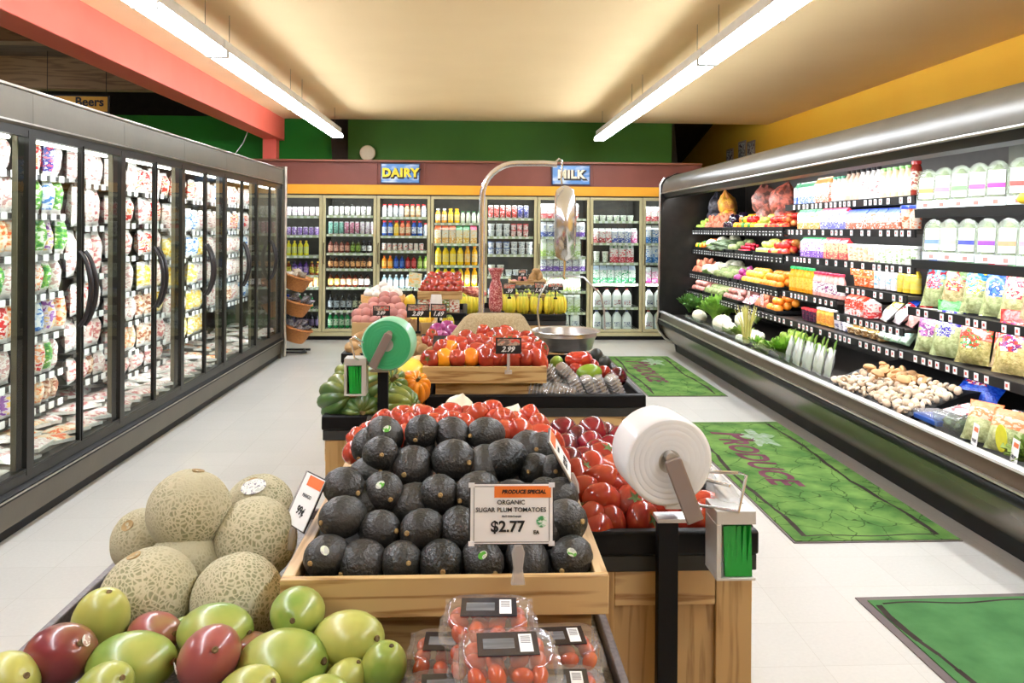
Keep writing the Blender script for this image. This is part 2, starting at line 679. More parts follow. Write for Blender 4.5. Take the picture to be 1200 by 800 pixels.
# fascia above the coolers
struct(MB().box(-2.95, 3.1, 10.93, 11.5, 2.08, 2.385).obj('trim_10', BROWN, smooth=False), 'brown painted fascia above the coolers', 'fascia')
struct(MB().box(-2.95, 3.1, 10.88, 11.6, 2.385, 2.41).obj('trim_11', P('brown_ledge', (140, 84, 62), rough=0.5, rnd=False), smooth=False), 'brown ledge on top of the fascia', 'ledge')
struct(MB().box(-2.95, 3.1, 10.93, 11.5, 1.955, 2.08).obj('trim_12', P('yellow_band_paint', (250, 176, 48), (246, 170, 42), rough=0.6, rnd=False), smooth=False), 'yellow band above the cooler doors', 'fascia')
for k, xx in enumerate((-1.3, -0.66, 1.62)):
    struct(MB().box(xx - 0.012, xx + 0.012, 10.915, 10.93, 2.085, 2.385).obj('trim_%d' % (13 + k), BROWN, bev=0.002), 'narrow brown batten on the fascia, ' + ['before the yellow-lettered sign', 'after the yellow-lettered sign', 'after the cream-lettered sign'][k], 'trim')

# round white clock-like disc on the ledge
t = thing('round_speaker', 'round white disc standing on the fascia ledge', 'speaker', (-1.46, 11.2, 2.53))
MB().lathe([(0.001, -0.02), (0.1, -0.02), (0.108, 0.0), (0.1, 0.02), (0.001, 0.022)], 28).xf(Matrix.Rotation(PI / 2, 4, 'X')).obj('disc', P('ivory_disc', (214, 206, 178), rough=0.5), t)
MB().box(-0.03, 0.03, -0.02, 0.03, -0.122, -0.1).obj('foot', BROWN, t)


def sky_sign(name, label, word, c, inkc, x, shear=0.0):
    t = thing(name, label, 'sign', (x, 10.9, 2.235))
    m, nt, b, out = newmat('sky_print_' + word.lower())
    vec = coords(nt, (3, 3, 9))
    nz = N(nt, 'ShaderNodeTexNoise')
    nz.inputs['Scale'].default_value = 1.3
    nt.links.new(vec, nz.inputs['Vector'])
    rp = N(nt, 'ShaderNodeValToRGB')
    rp.color_ramp.elements[0].position = 0.5
    rp.color_ramp.elements[1].position = 0.72
    rp.color_ramp.elements[0].color = lin((92, 142, 206))
    rp.color_ramp.elements[1].color = lin((215, 232, 246))
    nt.links.new(nz.outputs['Fac'], rp.inputs['Fac'])
    nt.links.new(rp.outputs[0], b.inputs['Base Color'])
    b.inputs['Roughness'].default_value = 0.25
    MB().box(-0.262, 0.262, 0.0, 0.028, -0.135, 0.135).obj('frame', P('navy_frame', (44, 56, 92), rough=0.4), t, bev=0.003)
    MB().box(-0.248, 0.248, -0.004, 0.001, -0.121, 0.121).obj('panel', m, t)
    lettering(word, 0.155, INK, t, (0.01, -0.006, -0.012), bold=0.016, extrude=0.001, name='letter_shadow', space=1.12)
    lettering(word, 0.155, P('sign_letter_' + word, c, inkc, rough=0.4), t, (0, -0.009, 0.004), bold=0.0075, extrude=0.001, name='lettering', space=1.12)
    return t


sky_sign('dairy_sign', 'blue sky sign with yellow capital letters on the fascia', 'DAIRY', (250, 228, 60), (240, 210, 40), -0.985)
sky_sign('milk_sign', 'blue sky sign with cream capital letters on the fascia', 'MILK', (250, 240, 215), (236, 224, 190), 1.31)

MB().tube([(-3.25, 10.6, 2.2), (-3.0, 10.7, 2.6), (-2.9, 10.8, 2.95)], .006, 6).obj('cable', WHITE)
tag(bpy.data.objects['cable'], 'thin white cable rising behind the glass-door case to the red beam', 'cable')

t = thing('hanging_sign', 'yellow sign with black lettering hanging behind the glass-door case', 'sign', (-4.55, 9.5, 2.90))
MB().box(-0.37, 0.37, 0, 0.02, -0.1, 0.1).obj('frame', P('black_sign_frame', (40, 36, 30), rough=0.4), t)
MB().box(-0.35, 0.35, -0.004, 0.0, -0.085, 0.085).obj('panel', P('amber_panel', (232, 176, 50), (224, 166, 44), rough=0.5), t)
lettering('Beers', 0.14, INK, t, (0.15, -0.006, 0.02), bold=0.004)
for sx in (-0.33, 0.33):
    MB().tube([(sx, 0.01, 0.1), (sx, 0.01, 0.65)], 0.004, 5).obj('chain', BLACK, t)

for k, (yy, hh) in enumerate(((12.95, 0.2), (12.35, 0.26), (11.95, 0.22))):
    t = thing('wall_notice', ['framed notice on the yellow wall, farthest of three', 'framed notice on the yellow wall, middle of three', 'framed notice on the yellow wall, nearest of three'][k], 'notice', (4.145, yy, 2.62))
    MB().box(-0.012, 0, -0.17, 0.17, -hh, hh).obj('frame', P('dark_notice_frame', (186, 160, 140), rough=0.5), t)
    MB().box(-0.015, -0.012, -0.14, 0.14, -hh + 0.03, hh - 0.03).obj('sheet', printed('notice_print', (226, 220, 206), (110, 70, 60), (150, 140, 130), 9), t)

# ---------------------------------------------------------------- product shapes
_MESH = {}


def cached(key, fn):
    if key not in _MESH:
        _MESH[key] = fn()
    return _MESH[key]


def colm(c, rough=0.3):
    return P('c%d_%d_%d' % tuple(c), c, tuple(max(0, v - 12) for v in c), rough=rough, scale=30)


def label_print(c1, c2):
    return printed('lab%d_%d_%d_%d' % (c1[0], c1[1], c1[2], c2[0]), tuple(int(a * .93) for a in c1), c2, tuple((a + 2 * b) // 3 for a, b in zip(c1, c2)), 30, 0.4, .40, .60)


def bottle(h, r, body, cap, lab, neck=0.36, sh=0.68, lab2=None, n=14):
    """bottle standing on z = 0: body, printed label band, neck, cap"""
    def mk():
        rn = r * neck
        pr = [(r * 0.86, 0), (r, 0.012 * h + .002), (r, 0.16 * h), (r * 1.004, 0.165 * h), (r * 1.004, (sh - 0.1) * h), (r, (sh - 0.09) * h), (r * 0.97, sh * h), (r * 0.75, (sh + .09) * h),
              (rn, (sh + .17) * h), (rn, 0.9 * h), (rn * 1.25, 0.9 * h), (rn * 1.25, 0.985 * h), (rn * 1.1, h)]
        mi = [0, 0, 2, 2, 2, 0, 0, 0, 0, 1, 1, 1]
        return MB().lathe(pr, n, mis=mi).mesh('bottle', [colm(body, 0.12), colm(cap), label_print(lab, lab2 or body)])
    return cached(('bottle', h, r, body, cap, lab, neck, sh, lab2), mk)


def can(h, r, body, acc, top=(210, 210, 212)):
    def mk():
        pr = [(r * 0.8, 0), (r, 0.05 * h), (r, 0.93 * h), (r * 0.86, 0.98 * h), (r * 0.86, h), (r * 0.78, 0.985 * h), (0.0001, 0.985 * h)]
        return MB().lathe(pr, 14, mis=[1, 0, 1, 1, 1, 1]).mesh('can', [label_print(body, acc), colm(top, 0.2)])
    return cached(('can', h, r, body, acc), mk)


def tub(h, r, body, lid, acc):
    def mk():
        pr = [(r * 0.8, 0), (r * 0.96, 0.85 * h), (r * 1.04, 0.85 * h), (r * 1.04, 0.97 * h), (r * 0.98, h), (0.0001, h)]
        return MB().lathe(pr, 16, mis=[0, 1, 1, 1, 1]).mesh('tub', [label_print(body, acc), colm(lid)])
    return cached(('tub', h, r, body, lid, acc), mk)


def carton(h, w_, d, body, acc, top, cap=None):
    def mk():
        m = MB()
        b = 0.76 * h
        m.box(-w_ / 2, w_ / 2, -d / 2, d / 2, 0, b * 0.42, 1)
        m.box(-w_ / 2, w_ / 2, -d / 2, d / 2, b * 0.42, b, 0)
        m.prism([(-d / 2, b), (d / 2, b), (0.004, 0.94 * h), (0.004, h), (-0.004, h), (-0.004, 0.94 * h)], 0, -w_ / 2, w_ / 2, 2)
        if cap:
            s = m.mark()
            m.lathe([(0.013, 0), (0.013, 0.014), (0.011, 0.016)], 10, mi=3)
            m.xf(Matrix.Translation((0, -d * 0.27, 0.86 * h)) @ Matrix.Rotation(0.7, 4, 'X'), s)
        return m.mesh('carton', [label_print(body, acc), label_print(acc, body), colm(top), colm(cap or top)], smooth=False)
    return cached(('carton', h, w_, d, body, acc, top, cap), mk)


def rrect(w_, d, z, c=0.3, n=16):
    pts = []
    for i in range(n):
        a = 2 * PI * (i + 0.5) / n
        cx, sy = math.cos(a), math.sin(a)
        e = 0.5
        x = math.copysign(abs(cx) ** e, cx) * w_ / 2
        y = math.copysign(abs(sy) ** e, sy) * d / 2
        pts.append((x, y, z))
    return pts


def jug(h, w_, lab, cap=(225, 235, 240), body=(240, 243, 238)):
    def mk():
        m = MB()
        m.loft([rrect(w_ * .92, w_ * .92, 0), rrect(w_, w_, .02 * h), rrect(w_, w_, .12 * h), rrect(w_, w_, .42 * h), rrect(w_, w_, .6 * h), rrect(w_ * .82, w_ * .86, .74 * h),
                rrect(w_ * .4, w_ * .46, .88 * h), rrect(w_ * .27, w_ * .27, .93 * h)], mis=[0, 0, 0, 0, 0, 0, 0])
        s = m.mark()
        m.lathe([(w_ * .15, .925 * h), (w_ * .15, h), (w_ * .13, h)], 12, mi=1)
        # printed label patch, front face, slightly proud
        m.quad((-w_ * .36, -w_ * .505, .13 * h), (w_ * .36, -w_ * .505, .13 * h), (w_ * .36, -w_ * .505, .4 * h), (-w_ * .36, -w_ * .505, .4 * h), 2)
        # handle
        m.tube([(0.0, w_ * .2, .84 * h), (0, w_ * .45, .82 * h), (0, w_ * .52, .7 * h), (0, w_ * .47, .56 * h)], w_ * .07, 6, 0)
        return m.mesh('jug', [P('milk_white_jug', (244, 247, 242), (236, 240, 236), rough=0.35), colm(cap), label_print((232, 236, 240), lab)], weld=False)
    return cached(('jug', h, w_, lab, cap), mk)


def bag(w_, h, d, bands, tilt=0.0, label=None, nu=11, nv=15, mats=None, key=None):
    """filled pillow bag standing on its bottom crimp, front towards -Y; bands = [(upto v 0..1, mat index)]"""
    def mk():
        m = MB()
        for side in (-1, 1):
            st = len(m.v)
            for j in range(nv + 1):
                v = j / nv
                for i in range(nu + 1):
                    u = -1 + 2 * i / nu
                    vv = 2 * v - 1
                    belly = max(0, 1 - abs(u) ** 2.6) * max(0, 1 - abs(vv) ** 3.2)
                    wv = 1 - 0.08 * (1 - abs(vv) ** 4)
                    ruff = 0.004 * math.sin(u * 19 + side) * (1 if abs(vv) > .8 else .35)
                    lump = 0.006 * math.sin(u * 5 + v * 9 + w_ * 70) * belly
                    m.v.append((u * w_ / 2 * wv, side * (d / 2 * belly + lump) + ruff, v * h))
            for j in range(nv):
                vc = (j + .5) / nv
                mi = 0
                for (top, q) in bands:
                    if vc <= top:
                        mi = q
                        break
                for i in range(nu):
                    a = st + j * (nu + 1) + i
                    f = (a, a + 1, a + nu + 2, a + nu + 1)
                    uc = -1 + 2 * (i + .5) / nu
                    mm = mi
                    if label and side < 0 and ((uc / label[0]) ** 2 + ((vc - label[1]) / label[2]) ** 2) < 1:
                        mm = label[3]
                    m.face(f if side < 0 else f[::-1], mm)
        return m.mesh('bag', mats, sharp=80)
    return cached(('bag', w_, h, d, key or tuple(bands), tuple(x.name for x in mats)), mk)


# ---- fruit and vegetables
def tomato_fn(d, a, th):
    lob = 1 + 0.025 * math.cos(5 * a + .4) * math.sin(th)
    dim = 1 - 0.16 * math.exp(-(th / 0.35) ** 2) - 0.05 * math.exp(-((PI - th) / 0.3) ** 2)
    return lob * dim


def fruitm(name, c1, c2, **kw):
    kw.setdefault('rough', 0.25)
    kw.setdefault('scale', 9)
    return P(name, c1, c2, **kw)


STEMG = P('green_calyx', (84, 104, 40), (60, 80, 30), rough=0.7)
STEMB = P('stem_brown', (134, 112, 66), (104, 84, 46), rough=0.8)


def avocado_mesh(k):
    def mk():
        rr = random.Random(k)
        e = rr.uniform(1.15, 1.3)
        sk = rr.uniform(0.05, 0.2)
        m = MB()
        m.ball(0.0355, 0.0345, 0.036 * e * 1.04, lambda d, a, th: 1 - sk * max(0, d[2]) ** 1.5 + .012 * math.sin(7 * a + 9 * th + k) + .008 * math.sin(13 * th + 5 * a), 22, 16)
        return m.mesh('avocado', fruitm('avocado_skin', (45, 42, 38), (28, 29, 25), rough=0.45, scale=14, detail=5, bump=0.35, bscale=170, var=0.3, stretch=(1, 1, 1), lo=.4, hi=.62))
    return cached(('avo', k), mk)


def stem_nub(r=0.004, l=0.003):
    def mk():
        return MB().lathe([(r, -0.002), (r * 1.1, l * .6), (r * .6, l), (0.0001, l * 0.8)], 9).mesh('stem', P('avocado_stem_scar', (176, 146, 92), (132, 104, 60), rough=0.7))
    return cached(('nub', r), mk)


def sticker_mesh(r=0.009, c=(236, 240, 232), acc=(60, 150, 60)):
    def mk():
        m = MB()
        m.lathe([(r, 0), (r * .98, 0.0005), (0.0001, 0.0008)], 16)
        m.xf(Matrix.Diagonal((1, 0.75, 1, 1)))
        return m.mesh('sticker', printed('sticker_print%d' % acc[0], c, acc, (200, 205, 200), 120))
    return cached(('stick', r, acc), mk)


def mango_mesh(k, m_):
    def mk():
        rr = random.Random(40 + k)
        e = rr.uniform(1.22, 1.36)
        m = MB()
        m.ball(0.042, 0.037, 0.042 * e, lambda d, a, th: 1 + .035 * d[0] * d[2] + .03 * math.exp(-(th / .6) ** 2) * math.cos(a) + .06 * d[2] * d[2] * 0 - .05 * math.exp(-(th / .16) ** 2), 22, 16)
        return m.mesh('mango', m_)
    return cached(('mango', k, m_.name), mk)


def net_skin():
    if 'melon_net' in _M:
        return _M['melon_net']
    m, nt, b, out = newmat('melon_net')
    vec = coords(nt, (1, 1, 1), True)
    nz = N(nt, 'ShaderNodeTexNoise')
    nz.inputs['Scale'].default_value = 30
    nt.links.new(vec, nz.inputs['Vector'])
    vm = N(nt, 'ShaderNodeVectorMath', operation='SCALE')
    vm.inputs['Scale'].default_value = 0.022
    nt.links.new(nz.outputs['Color'], vm.inputs[0])
    va = N(nt, 'ShaderNodeVectorMath', operation='ADD')
    nt.links.new(vec, va.inputs[0])
    nt.links.new(vm.outputs[0], va.inputs[1])
    vo = N(nt, 'ShaderNodeTexVoronoi', feature='DISTANCE_TO_EDGE')
    vo.inputs['Scale'].default_value = 140
    nt.links.new(va.outputs[0], vo.inputs['Vector'])
    rp = N(nt, 'ShaderNodeValToRGB')
    rp.color_ramp.elements[0].position = 0.09
    rp.color_ramp.elements[1].position = 0.22
    rp.color_ramp.elements[0].color = lin((192, 184, 154))
    rp.color_ramp.elements[1].color = lin((138, 136, 104))
    nt.links.new(vo.outputs['Distance'], rp.inputs['Fac'])
    n2 = N(nt, 'ShaderNodeTexNoise')
    n2.inputs['Scale'].default_value = 7
    n2.inputs['Detail'].default_value = 4
    nt.links.new(vec, n2.inputs['Vector'])
    r2 = N(nt, 'ShaderNodeValToRGB')
    r2.color_ramp.elements[0].position = 0.42
    r2.color_ramp.elements[1].position = 0.62
    mx = N(nt, 'ShaderNodeMix', data_type='RGBA')
    nt.links.new(n2.outputs['Fac'], r2.inputs['Fac'])
    nt.links.new(r2.outputs[0], mx.inputs[0])
    nt.links.new(rp.outputs[0], mx.inputs[6])
    mx.inputs[7].default_value = lin((176, 169, 140))
    nt.links.new(mx.outputs[2], b.inputs['Base Color'])
    b.inputs['Roughness'].default_value = 0.75
    b.inputs['Specular IOR Level'].default_value = 0.25
    bp = N(nt, 'ShaderNodeBump')
    bp.inputs['Strength'].default_value = 0.55
    bp.inputs['Distance'].default_value = 0.004
    bp.invert = True
    nt.links.new(vo.outputs['Distance'], bp.inputs['Height'])
    nt.links.new(bp.outputs[0], b.inputs['Normal'])
    _M['melon_net'] = m
    return m


def simple_fruit(kind, k=0):
    """small library of loose produce, centred on the origin"""
    def mk():
        rr = random.Random(k * 13 + 5)
        m = MB()
        if kind == 'tomato':
            m.ball(.036, .036, .031, tomato_fn, 18, 12)
            s = m.mark()
            for q in range(5):
                a = q * 2 * PI / 5
                m.quad((0, 0, .0265), (.004 * math.cos(a - 1), .004 * math.sin(a - 1), .0275), (.016 * math.cos(a), .016 * math.sin(a), .0295), (.004 * math.cos(a + 1), .004 * math.sin(a + 1), .0275), 1)
            return m.mesh('tomato', [fruitm('tomato_skin', (172, 62, 42), (148, 42, 30), rough=0.16, var=0.15, coat=.2), STEMG], sharp=70)
        if kind == 'roma':
            m.ball(.026, .026, .038, lambda d, a, th: 1 + .03 * math.cos(3 * a) - .14 * math.exp(-(th / .3) ** 2), 16, 12)
            return m.mesh('tomato', [fruitm('roma_skin', (172, 60, 42), (188, 94, 54), rough=0.16, var=0.15, coat=.2, lo=.5, hi=.75)], sharp=70)
        if kind == 'yellow_tomato':
            m.ball(.034, .034, .029, tomato_fn, 16, 10)
            return m.mesh('tomato', [fruitm('yellow_tomato_skin', (244, 168, 36), (236, 120, 30), rough=0.12, coat=.3)], sharp=70)
        if kind == 'heirloom':
            m.ball(.055, .055, .038, lambda d, a, th: (1 + .09 * abs(math.cos(4.5 * a)) * math.sin(th)) * (1 - .25 * math.exp(-(th / .35) ** 2)), 28, 12)
            return m.mesh('tomato', [fruitm('heirloom_skin', (190, 62, 42), (166, 42, 30), rough=0.15, coat=.3)], sharp=70)
        if kind == 'plum':
            m.ball(.031, .031, .033, lambda d, a, th: 1 - .1 * math.exp(-(th / .3) ** 2) - .02 * math.exp(-((a - 1) ** 2) * 12), 18, 12)
            return m.mesh('plum', [fruitm('plum_skin', (124, 24, 34), (60, 12, 24), rough=0.2, var=0.2, coat=.3, scale=12)], sharp=70)
        if kind == 'grape_tomato':
            m.ball(.0105, .0105, .014, None, 10, 8)
            return m.mesh('grape_tomato', [fruitm('grape_tomato_skin', (196, 88, 46), (176, 60, 34), rough=0.18, var=0.15, coat=.2)], sharp=70)
        if kind == 'potato':
            m.ball(.036, .03, .046, lambda d, a, th: 1 + .06 * math.sin(2 * a + k) + .04 * math.sin(3 * th + k), 14, 10)
            return m.mesh('potato', [fruitm('potato_skin', (186, 152, 104), (158, 122, 76), rough=0.8, var=0.1)])
        if kind == 'red_potato':
            m.ball(.034, .034, .032, lambda d, a, th: 1 + .04 * math.sin(2 * a + k) - .05 * math.exp(-(th / .3) ** 2), 14, 10)
            return m.mesh('potato', [fruitm('red_potato_skin', (194, 136, 124), (170, 110, 102), rough=0.6, var=0.12)])
        if kind == 'garlic':
            m.ball(.027, .027, .024, lambda d, a, th: (1 + .06 * abs(math.sin(4 * a)) * math.sin(th)) * (1 + .5 * math.exp(-(th / .28) ** 2)), 18, 10)
            return m.mesh('garlic', [fruitm('garlic_skin', (244, 238, 228), (226, 216, 206), rough=0.6)])
        if kind == 'onion':
            m.ball(.038, .038, .036, lambda d, a, th: 1 + .3 * math.exp(-(th / .22) ** 2), 16, 12)
            return m.mesh('onion', [fruitm('red_onion_skin', (138, 36, 100), (168, 70, 130), rough=0.3, stretch=(3, 3, .6))])
        if kind == 'lemon':
            m.ball(.029, .029, .038, lambda d, a, th: 1 + .12 * math.exp(-(th / .25) ** 2), 14, 10)
            return m.mesh('lemon', [fruitm('lemon_skin', (244, 206, 66), (236, 190, 40), rough=0.4)])
        if kind == 'orange':
            m.ball(.038, .038, .036, None, 14, 10)
            return m.mesh('orange', [fruitm('orange_skin', (252, 154, 46), (246, 132, 30), rough=0.4, var=.1)])
        if kind == 'yorange':
            m.ball(.038, .038, .036, None, 14, 10)
            return m.mesh('grapefruit', [fruitm('yellow_citrus_skin', (250, 200, 80), (248, 182, 60), rough=0.4, var=.1)])
        if kind == 'apple':
            m.ball(.037, .037, .034, lambda d, a, th: 1 - .22 * math.exp(-(th / .35) ** 2) - .06 * math.exp(-((PI - th) / .3) ** 2), 14, 10)
            return m.mesh('apple', [fruitm('red_apple_skin', (206, 46, 42), (236, 180, 90), rough=0.2, lo=.5, hi=.7, var=.1)])
        if kind == 'green_apple':
            m.ball(.037, .037, .034, lambda d, a, th: 1 - .22 * math.exp(-(th / .35) ** 2), 14, 10)
            return m.mesh('apple', [fruitm('green_apple_skin', (190, 204, 92), (214, 214, 120), rough=0.2, var=.1)])
        if kind == 'lime':
            m.ball(.03, .03, .035, None, 12, 10)
            return m.mesh('lime', [fruitm('lime_skin', (170, 196, 84), (140, 176, 60), rough=0.35, var=.1)])
        if kind == 'cuke':
            m.ball(.022, .022, .1, lambda d, a, th: 1 + .03 * math.sin(9 * th), 10, 14)
            return m.mesh('cucumber', [fruitm('cucumber_skin', (88, 104, 70), (64, 84, 54), rough=0.35, var=.15)])
        if kind == 'pepper':
            m.ball(.036, .036, .044, lambda d, a, th: (1 + .1 * math.cos(3 * a)) * (1 - .25 * math.exp(-(th / .4) ** 2)) * (1 - .1 * max(0, -d[2])), 18, 12)
            return m.mesh('bell_pepper', [fruitm('pepper_%d' % (k % 4), [(210, 34, 26), (242, 190, 40), (236, 120, 30), (70, 140, 40)][k % 4], [(190, 24, 20), (236, 176, 30), (228, 100, 24), (56, 120, 32)][k % 4], rough=.15, coat=.3)])
        if kind == 'chili':
            m.ball(.014, .014, .055, lambda d, a, th: 1.1 - .5 * max(0, -d[2]), 10, 10)
            return m.mesh('long_pepper', [fruitm('long_pepper_%d' % (k % 2), [(240, 200, 60), (150, 190, 60)][k % 2], None, rough=.2)])
        if kind == 'mushroom':
            m.lathe([(.006, -.018), (.008, -.002), (.02, -.003), (.024, .004), (.02, .013), (.01, .018), (.0001, .0195)], 14)
            return m.mesh('mushroom', [fruitm('white_mushroom', (226, 208, 184), (196, 168, 138), rough=.7, var=.2)])
        if kind == 'brown_mushroom':
            m.lathe([(.007, -.02), (.009, -.002), (.026, -.003), (.031, .005), (.026, .016), (.014, .022), (.0001, .024)], 14)
            return m.mesh('mushroom', [fruitm('brown_mushroom_skin', (206, 162, 112), (184, 134, 84), rough=.6, var=.1)])
        if kind == 'artichoke':
            m.ball(.045, .045, .045, lambda d, a, th: 1 + .09 * abs(math.sin(5 * a + (8 * th))) - .05, 20, 14)
            return m.mesh('artichoke', [fruitm('artichoke_leaf', (142, 152, 96), (104, 120, 66), rough=.6, bump=.6)])
        if kind == 'cauli':
            m.ball(.075, .075, .06, lambda d, a, th: 1 + .07 * math.sin(11 * a + 3 * th) * math.sin(9 * th), 26, 16, mif=lambda j, i: 1 if j > 9 else 0)
            return m.mesh('cauliflower', [fruitm('cauliflower_curd', (244, 240, 220), (228, 222, 190), rough=.7, bump=1, bscale=120), fruitm('cauliflower_leaf', (160, 190, 110), (120, 160, 80), rough=.5)])
        if kind == 'onionw':
            m.ball(.042, .042, .038, lambda d, a, th: 1 + .35 * math.exp(-(th / .22) ** 2), 14, 10)
            return m.mesh('onion', [fruitm('white_onion', (240, 236, 214), (226, 220, 190), rough=.4)])
        if kind == 'radish':
            m.ball(.016, .016, .017, lambda d, a, th: 1 + .6 * math.exp(-((PI - th) / .2) ** 2), 10, 8)
            return m.mesh('radish', [fruitm('radish_skin', (214, 34, 62), (190, 20, 50), rough=.25)])
        if kind == 'eggplant':
            m.ball(.04, .04, .075, lambda d, a, th: 1 - .25 * max(0, d[2]), 14, 12, mif=lambda j, i: 1 if j < 2 else 0)
            return m.mesh('eggplant', [fruitm('eggplant_skin', (40, 22, 48), (28, 16, 36), rough=.12, coat=.5), STEMG])
        if kind == 'sweet_potato':
            m.ball(.03, .03, .06, lambda d, a, th: 1 + .08 * math.sin(2 * a + 4 * th), 12, 10)
            return m.mesh('sweet_potato', [fruitm('sweet_potato_skin', (206, 126, 94), (180, 100, 72), rough=.6, var=.1)])
        if kind == 'squash_y':
            m.ball(.085, .085, .075, lambda d, a, th: 1 + .01 * math.cos(8 * a) - .08 * math.exp(-(th / .3) ** 2), 26, 16)
            return m.mesh('squash', [fruitm('yellow_squash_skin', (246, 216, 84), (240, 204, 64), rough=.35)])
        if kind == 'avo_far':
            m.ball(.035, .035, .042, lambda d, a, th: 1 - .15 * max(0, d[2]), 12, 10)
            return m.mesh('avocado', [fruitm('avocado_far_skin', (58, 58, 48), (40, 42, 34), rough=.5, var=.2)])
    return cached(('fruit', kind, k), mk)


def acorn_skin():
    if 'acorn_skin' in _M:
        return _M['acorn_skin']
    return P('acorn_skin', (66, 100, 46), (132, 138, 60), rough=.35, scale=7, stretch=(1, 1, 1), lo=.5, hi=.7, var=.1)


def squash_mesh(kind):
    def mk():
        m = MB()
        m.ball(.075, .075, .09, lambda d, a, th: (1 + .15 * abs(math.cos(5 * a)) ** .7 * math.sin(th)) * (1 - .18 * math.exp(-(th / .28) ** 2)) * (1 - .12 * max(0, -d[2]) ** 2), 40, 18,
               mif=lambda j, i: 1 if (kind == 'stripe' and (i % 4 == 1)) else 0)
        if kind == 'stripe':
            mats = [P('carnival_green', (98, 124, 56), (74, 104, 44), rough=.35), P('carnival_stripe', (176, 172, 92), (190, 170, 80), rough=.35)]
        elif kind == 'orange':
            mats = [P('orange_squash', (240, 150, 34), (226, 120, 24), rough=.35, scale=14)]
        else:
            mats = [acorn_skin()]
        m.tube([(0, 0, .07), (.002, 0, .09), (.006, .002, .102)], [.009, .007, .009], 7, len(mats))
        return m.mesh('squash', mats + [STEMB])
    return cached(('squash', kind), mk)


def banana_mesh():
    def mk():
        m = MB()
        pts, rs = [], []
        for i in range(11):
            a = -0.95 + 1.9 * i / 10
            pts.append((0.11 * math.sin(a), 0, 0.11 * (1 - math.cos(a))))
            rs.append([.004, .006, .013, .0165, .018, .0185, .018, .0165, .013, .008, .005][i])
        m.tube(pts, rs, 8)
        k = len(m.m)
        for i in range(k):
            ring = i // 8
            m.m[i] = 1 if ring <= 1 else 2 if ring >= 9 else 0
        return m.mesh('banana', [P('banana_peel', (240, 214, 62), (216, 206, 60), rough=.4, scale=14, var=.08), P('banana_stalk', (150, 170, 50), None, rough=.5), P('banana_tip', (90, 84, 40), None, rough=.6)], sharp=60)
    return cached('banana', mk)


def leafy(seed, r, h, n, c1, c2, name, upright=0.5, width=0.35, curl=.5):
    """head or bunch of many small curled leaves from one root"""
    def mk():
        rr = random.Random(seed)
        m = MB()
        for q in range(n):
            a = rr.uniform(0, 2 * PI)
            el = rr.uniform(0.1, 1.0)
            L = h * rr.uniform(.7, 1.1)
            out = r * el
            wd = L * width * rr.uniform(.7, 1.2)
            st = len(m.v)
            K = 4
            for i in range(K + 1):
                t_ = i / K
                rad = out * (t_ ** (0.8 + upright)) + 0.008
                z = L * (t_ - curl * el * t_ * t_ * .7)
                ww = wd * math.sin(PI * min(1, t_ * .82 + .12)) * .5
                ca, sa = math.cos(a), math.sin(a)
                wav = .12 * wd * math.sin(t_ * 9 + q)
                m.v.append((ca * rad - sa * ww, sa * rad + ca * ww, z + wav))
                m.v.append((ca * (rad + wd * .12), sa * (rad + wd * .12), z - wd * .12))
                m.v.append((ca * rad + sa * ww, sa * rad - ca * ww, z - wav))
            for i in range(K):
                b = st + i * 3
                m.face((b, b + 1, b + 4, b + 3))
                m.face((b + 1, b + 2, b + 5, b + 4))
        return m.mesh(name, P(name + '_leaf%d' % (c1[0]), c1, c2, rough=.5, scale=20, var=.08), sharp=180)
    return cached(('leafy', seed, r, h, n, c1, name), mk)

# ---------------------------------------------------------------- back wall coolers
PITCH = 0.7195
CX0 = -2.018
CY = 10.95
INT = P('cooler_interior', (66, 62, 54), (52, 48, 42), rough=0.6, rnd=False)


CNT = {}


def place_row(specs, x0, x1, y, z, where, depth_rows=1, gap=0.006, axis='x', jit=0.003, face=0.0, top=None):
    """fill from x0 to x1 with groups of like goods; specs = [(mesh, pitch, count or share, name, category, label words)]"""
    x = x0
    for (me, wd, n, nm, cat, lab) in specs:
        for i in range(n):
            if x + wd > x1 + 0.01:
                break
            px = x + wd / 2
            j = R.uniform(-jit, jit)
            loc = (px, y + j, z) if axis == 'x' else (y + j, px, z)
            o = put(me, nm, None, loc, (0, 0, face + R.uniform(-.06, .06)))
            kk = (lab, where)
            CNT[kk] = CNT.get(kk, 0) + 1
            i_ = CNT[kk] - 1
            lb = lab + ', ' + (nth(i_) if axis == 'x' else ORD[i_] + ' from near end')
            tag(o, lb + ', ' + where, cat, lab.split(',')[0] + ' on ' + where)
            x += wd


W_ = (240, 240, 236)
B1 = lambda c, cap, lab, lab2=None: bottle(.19, .032, c, cap, lab, lab2=lab2)

teal, pink, wht = (150, 200, 190), (214, 110, 130), (236, 236, 232)


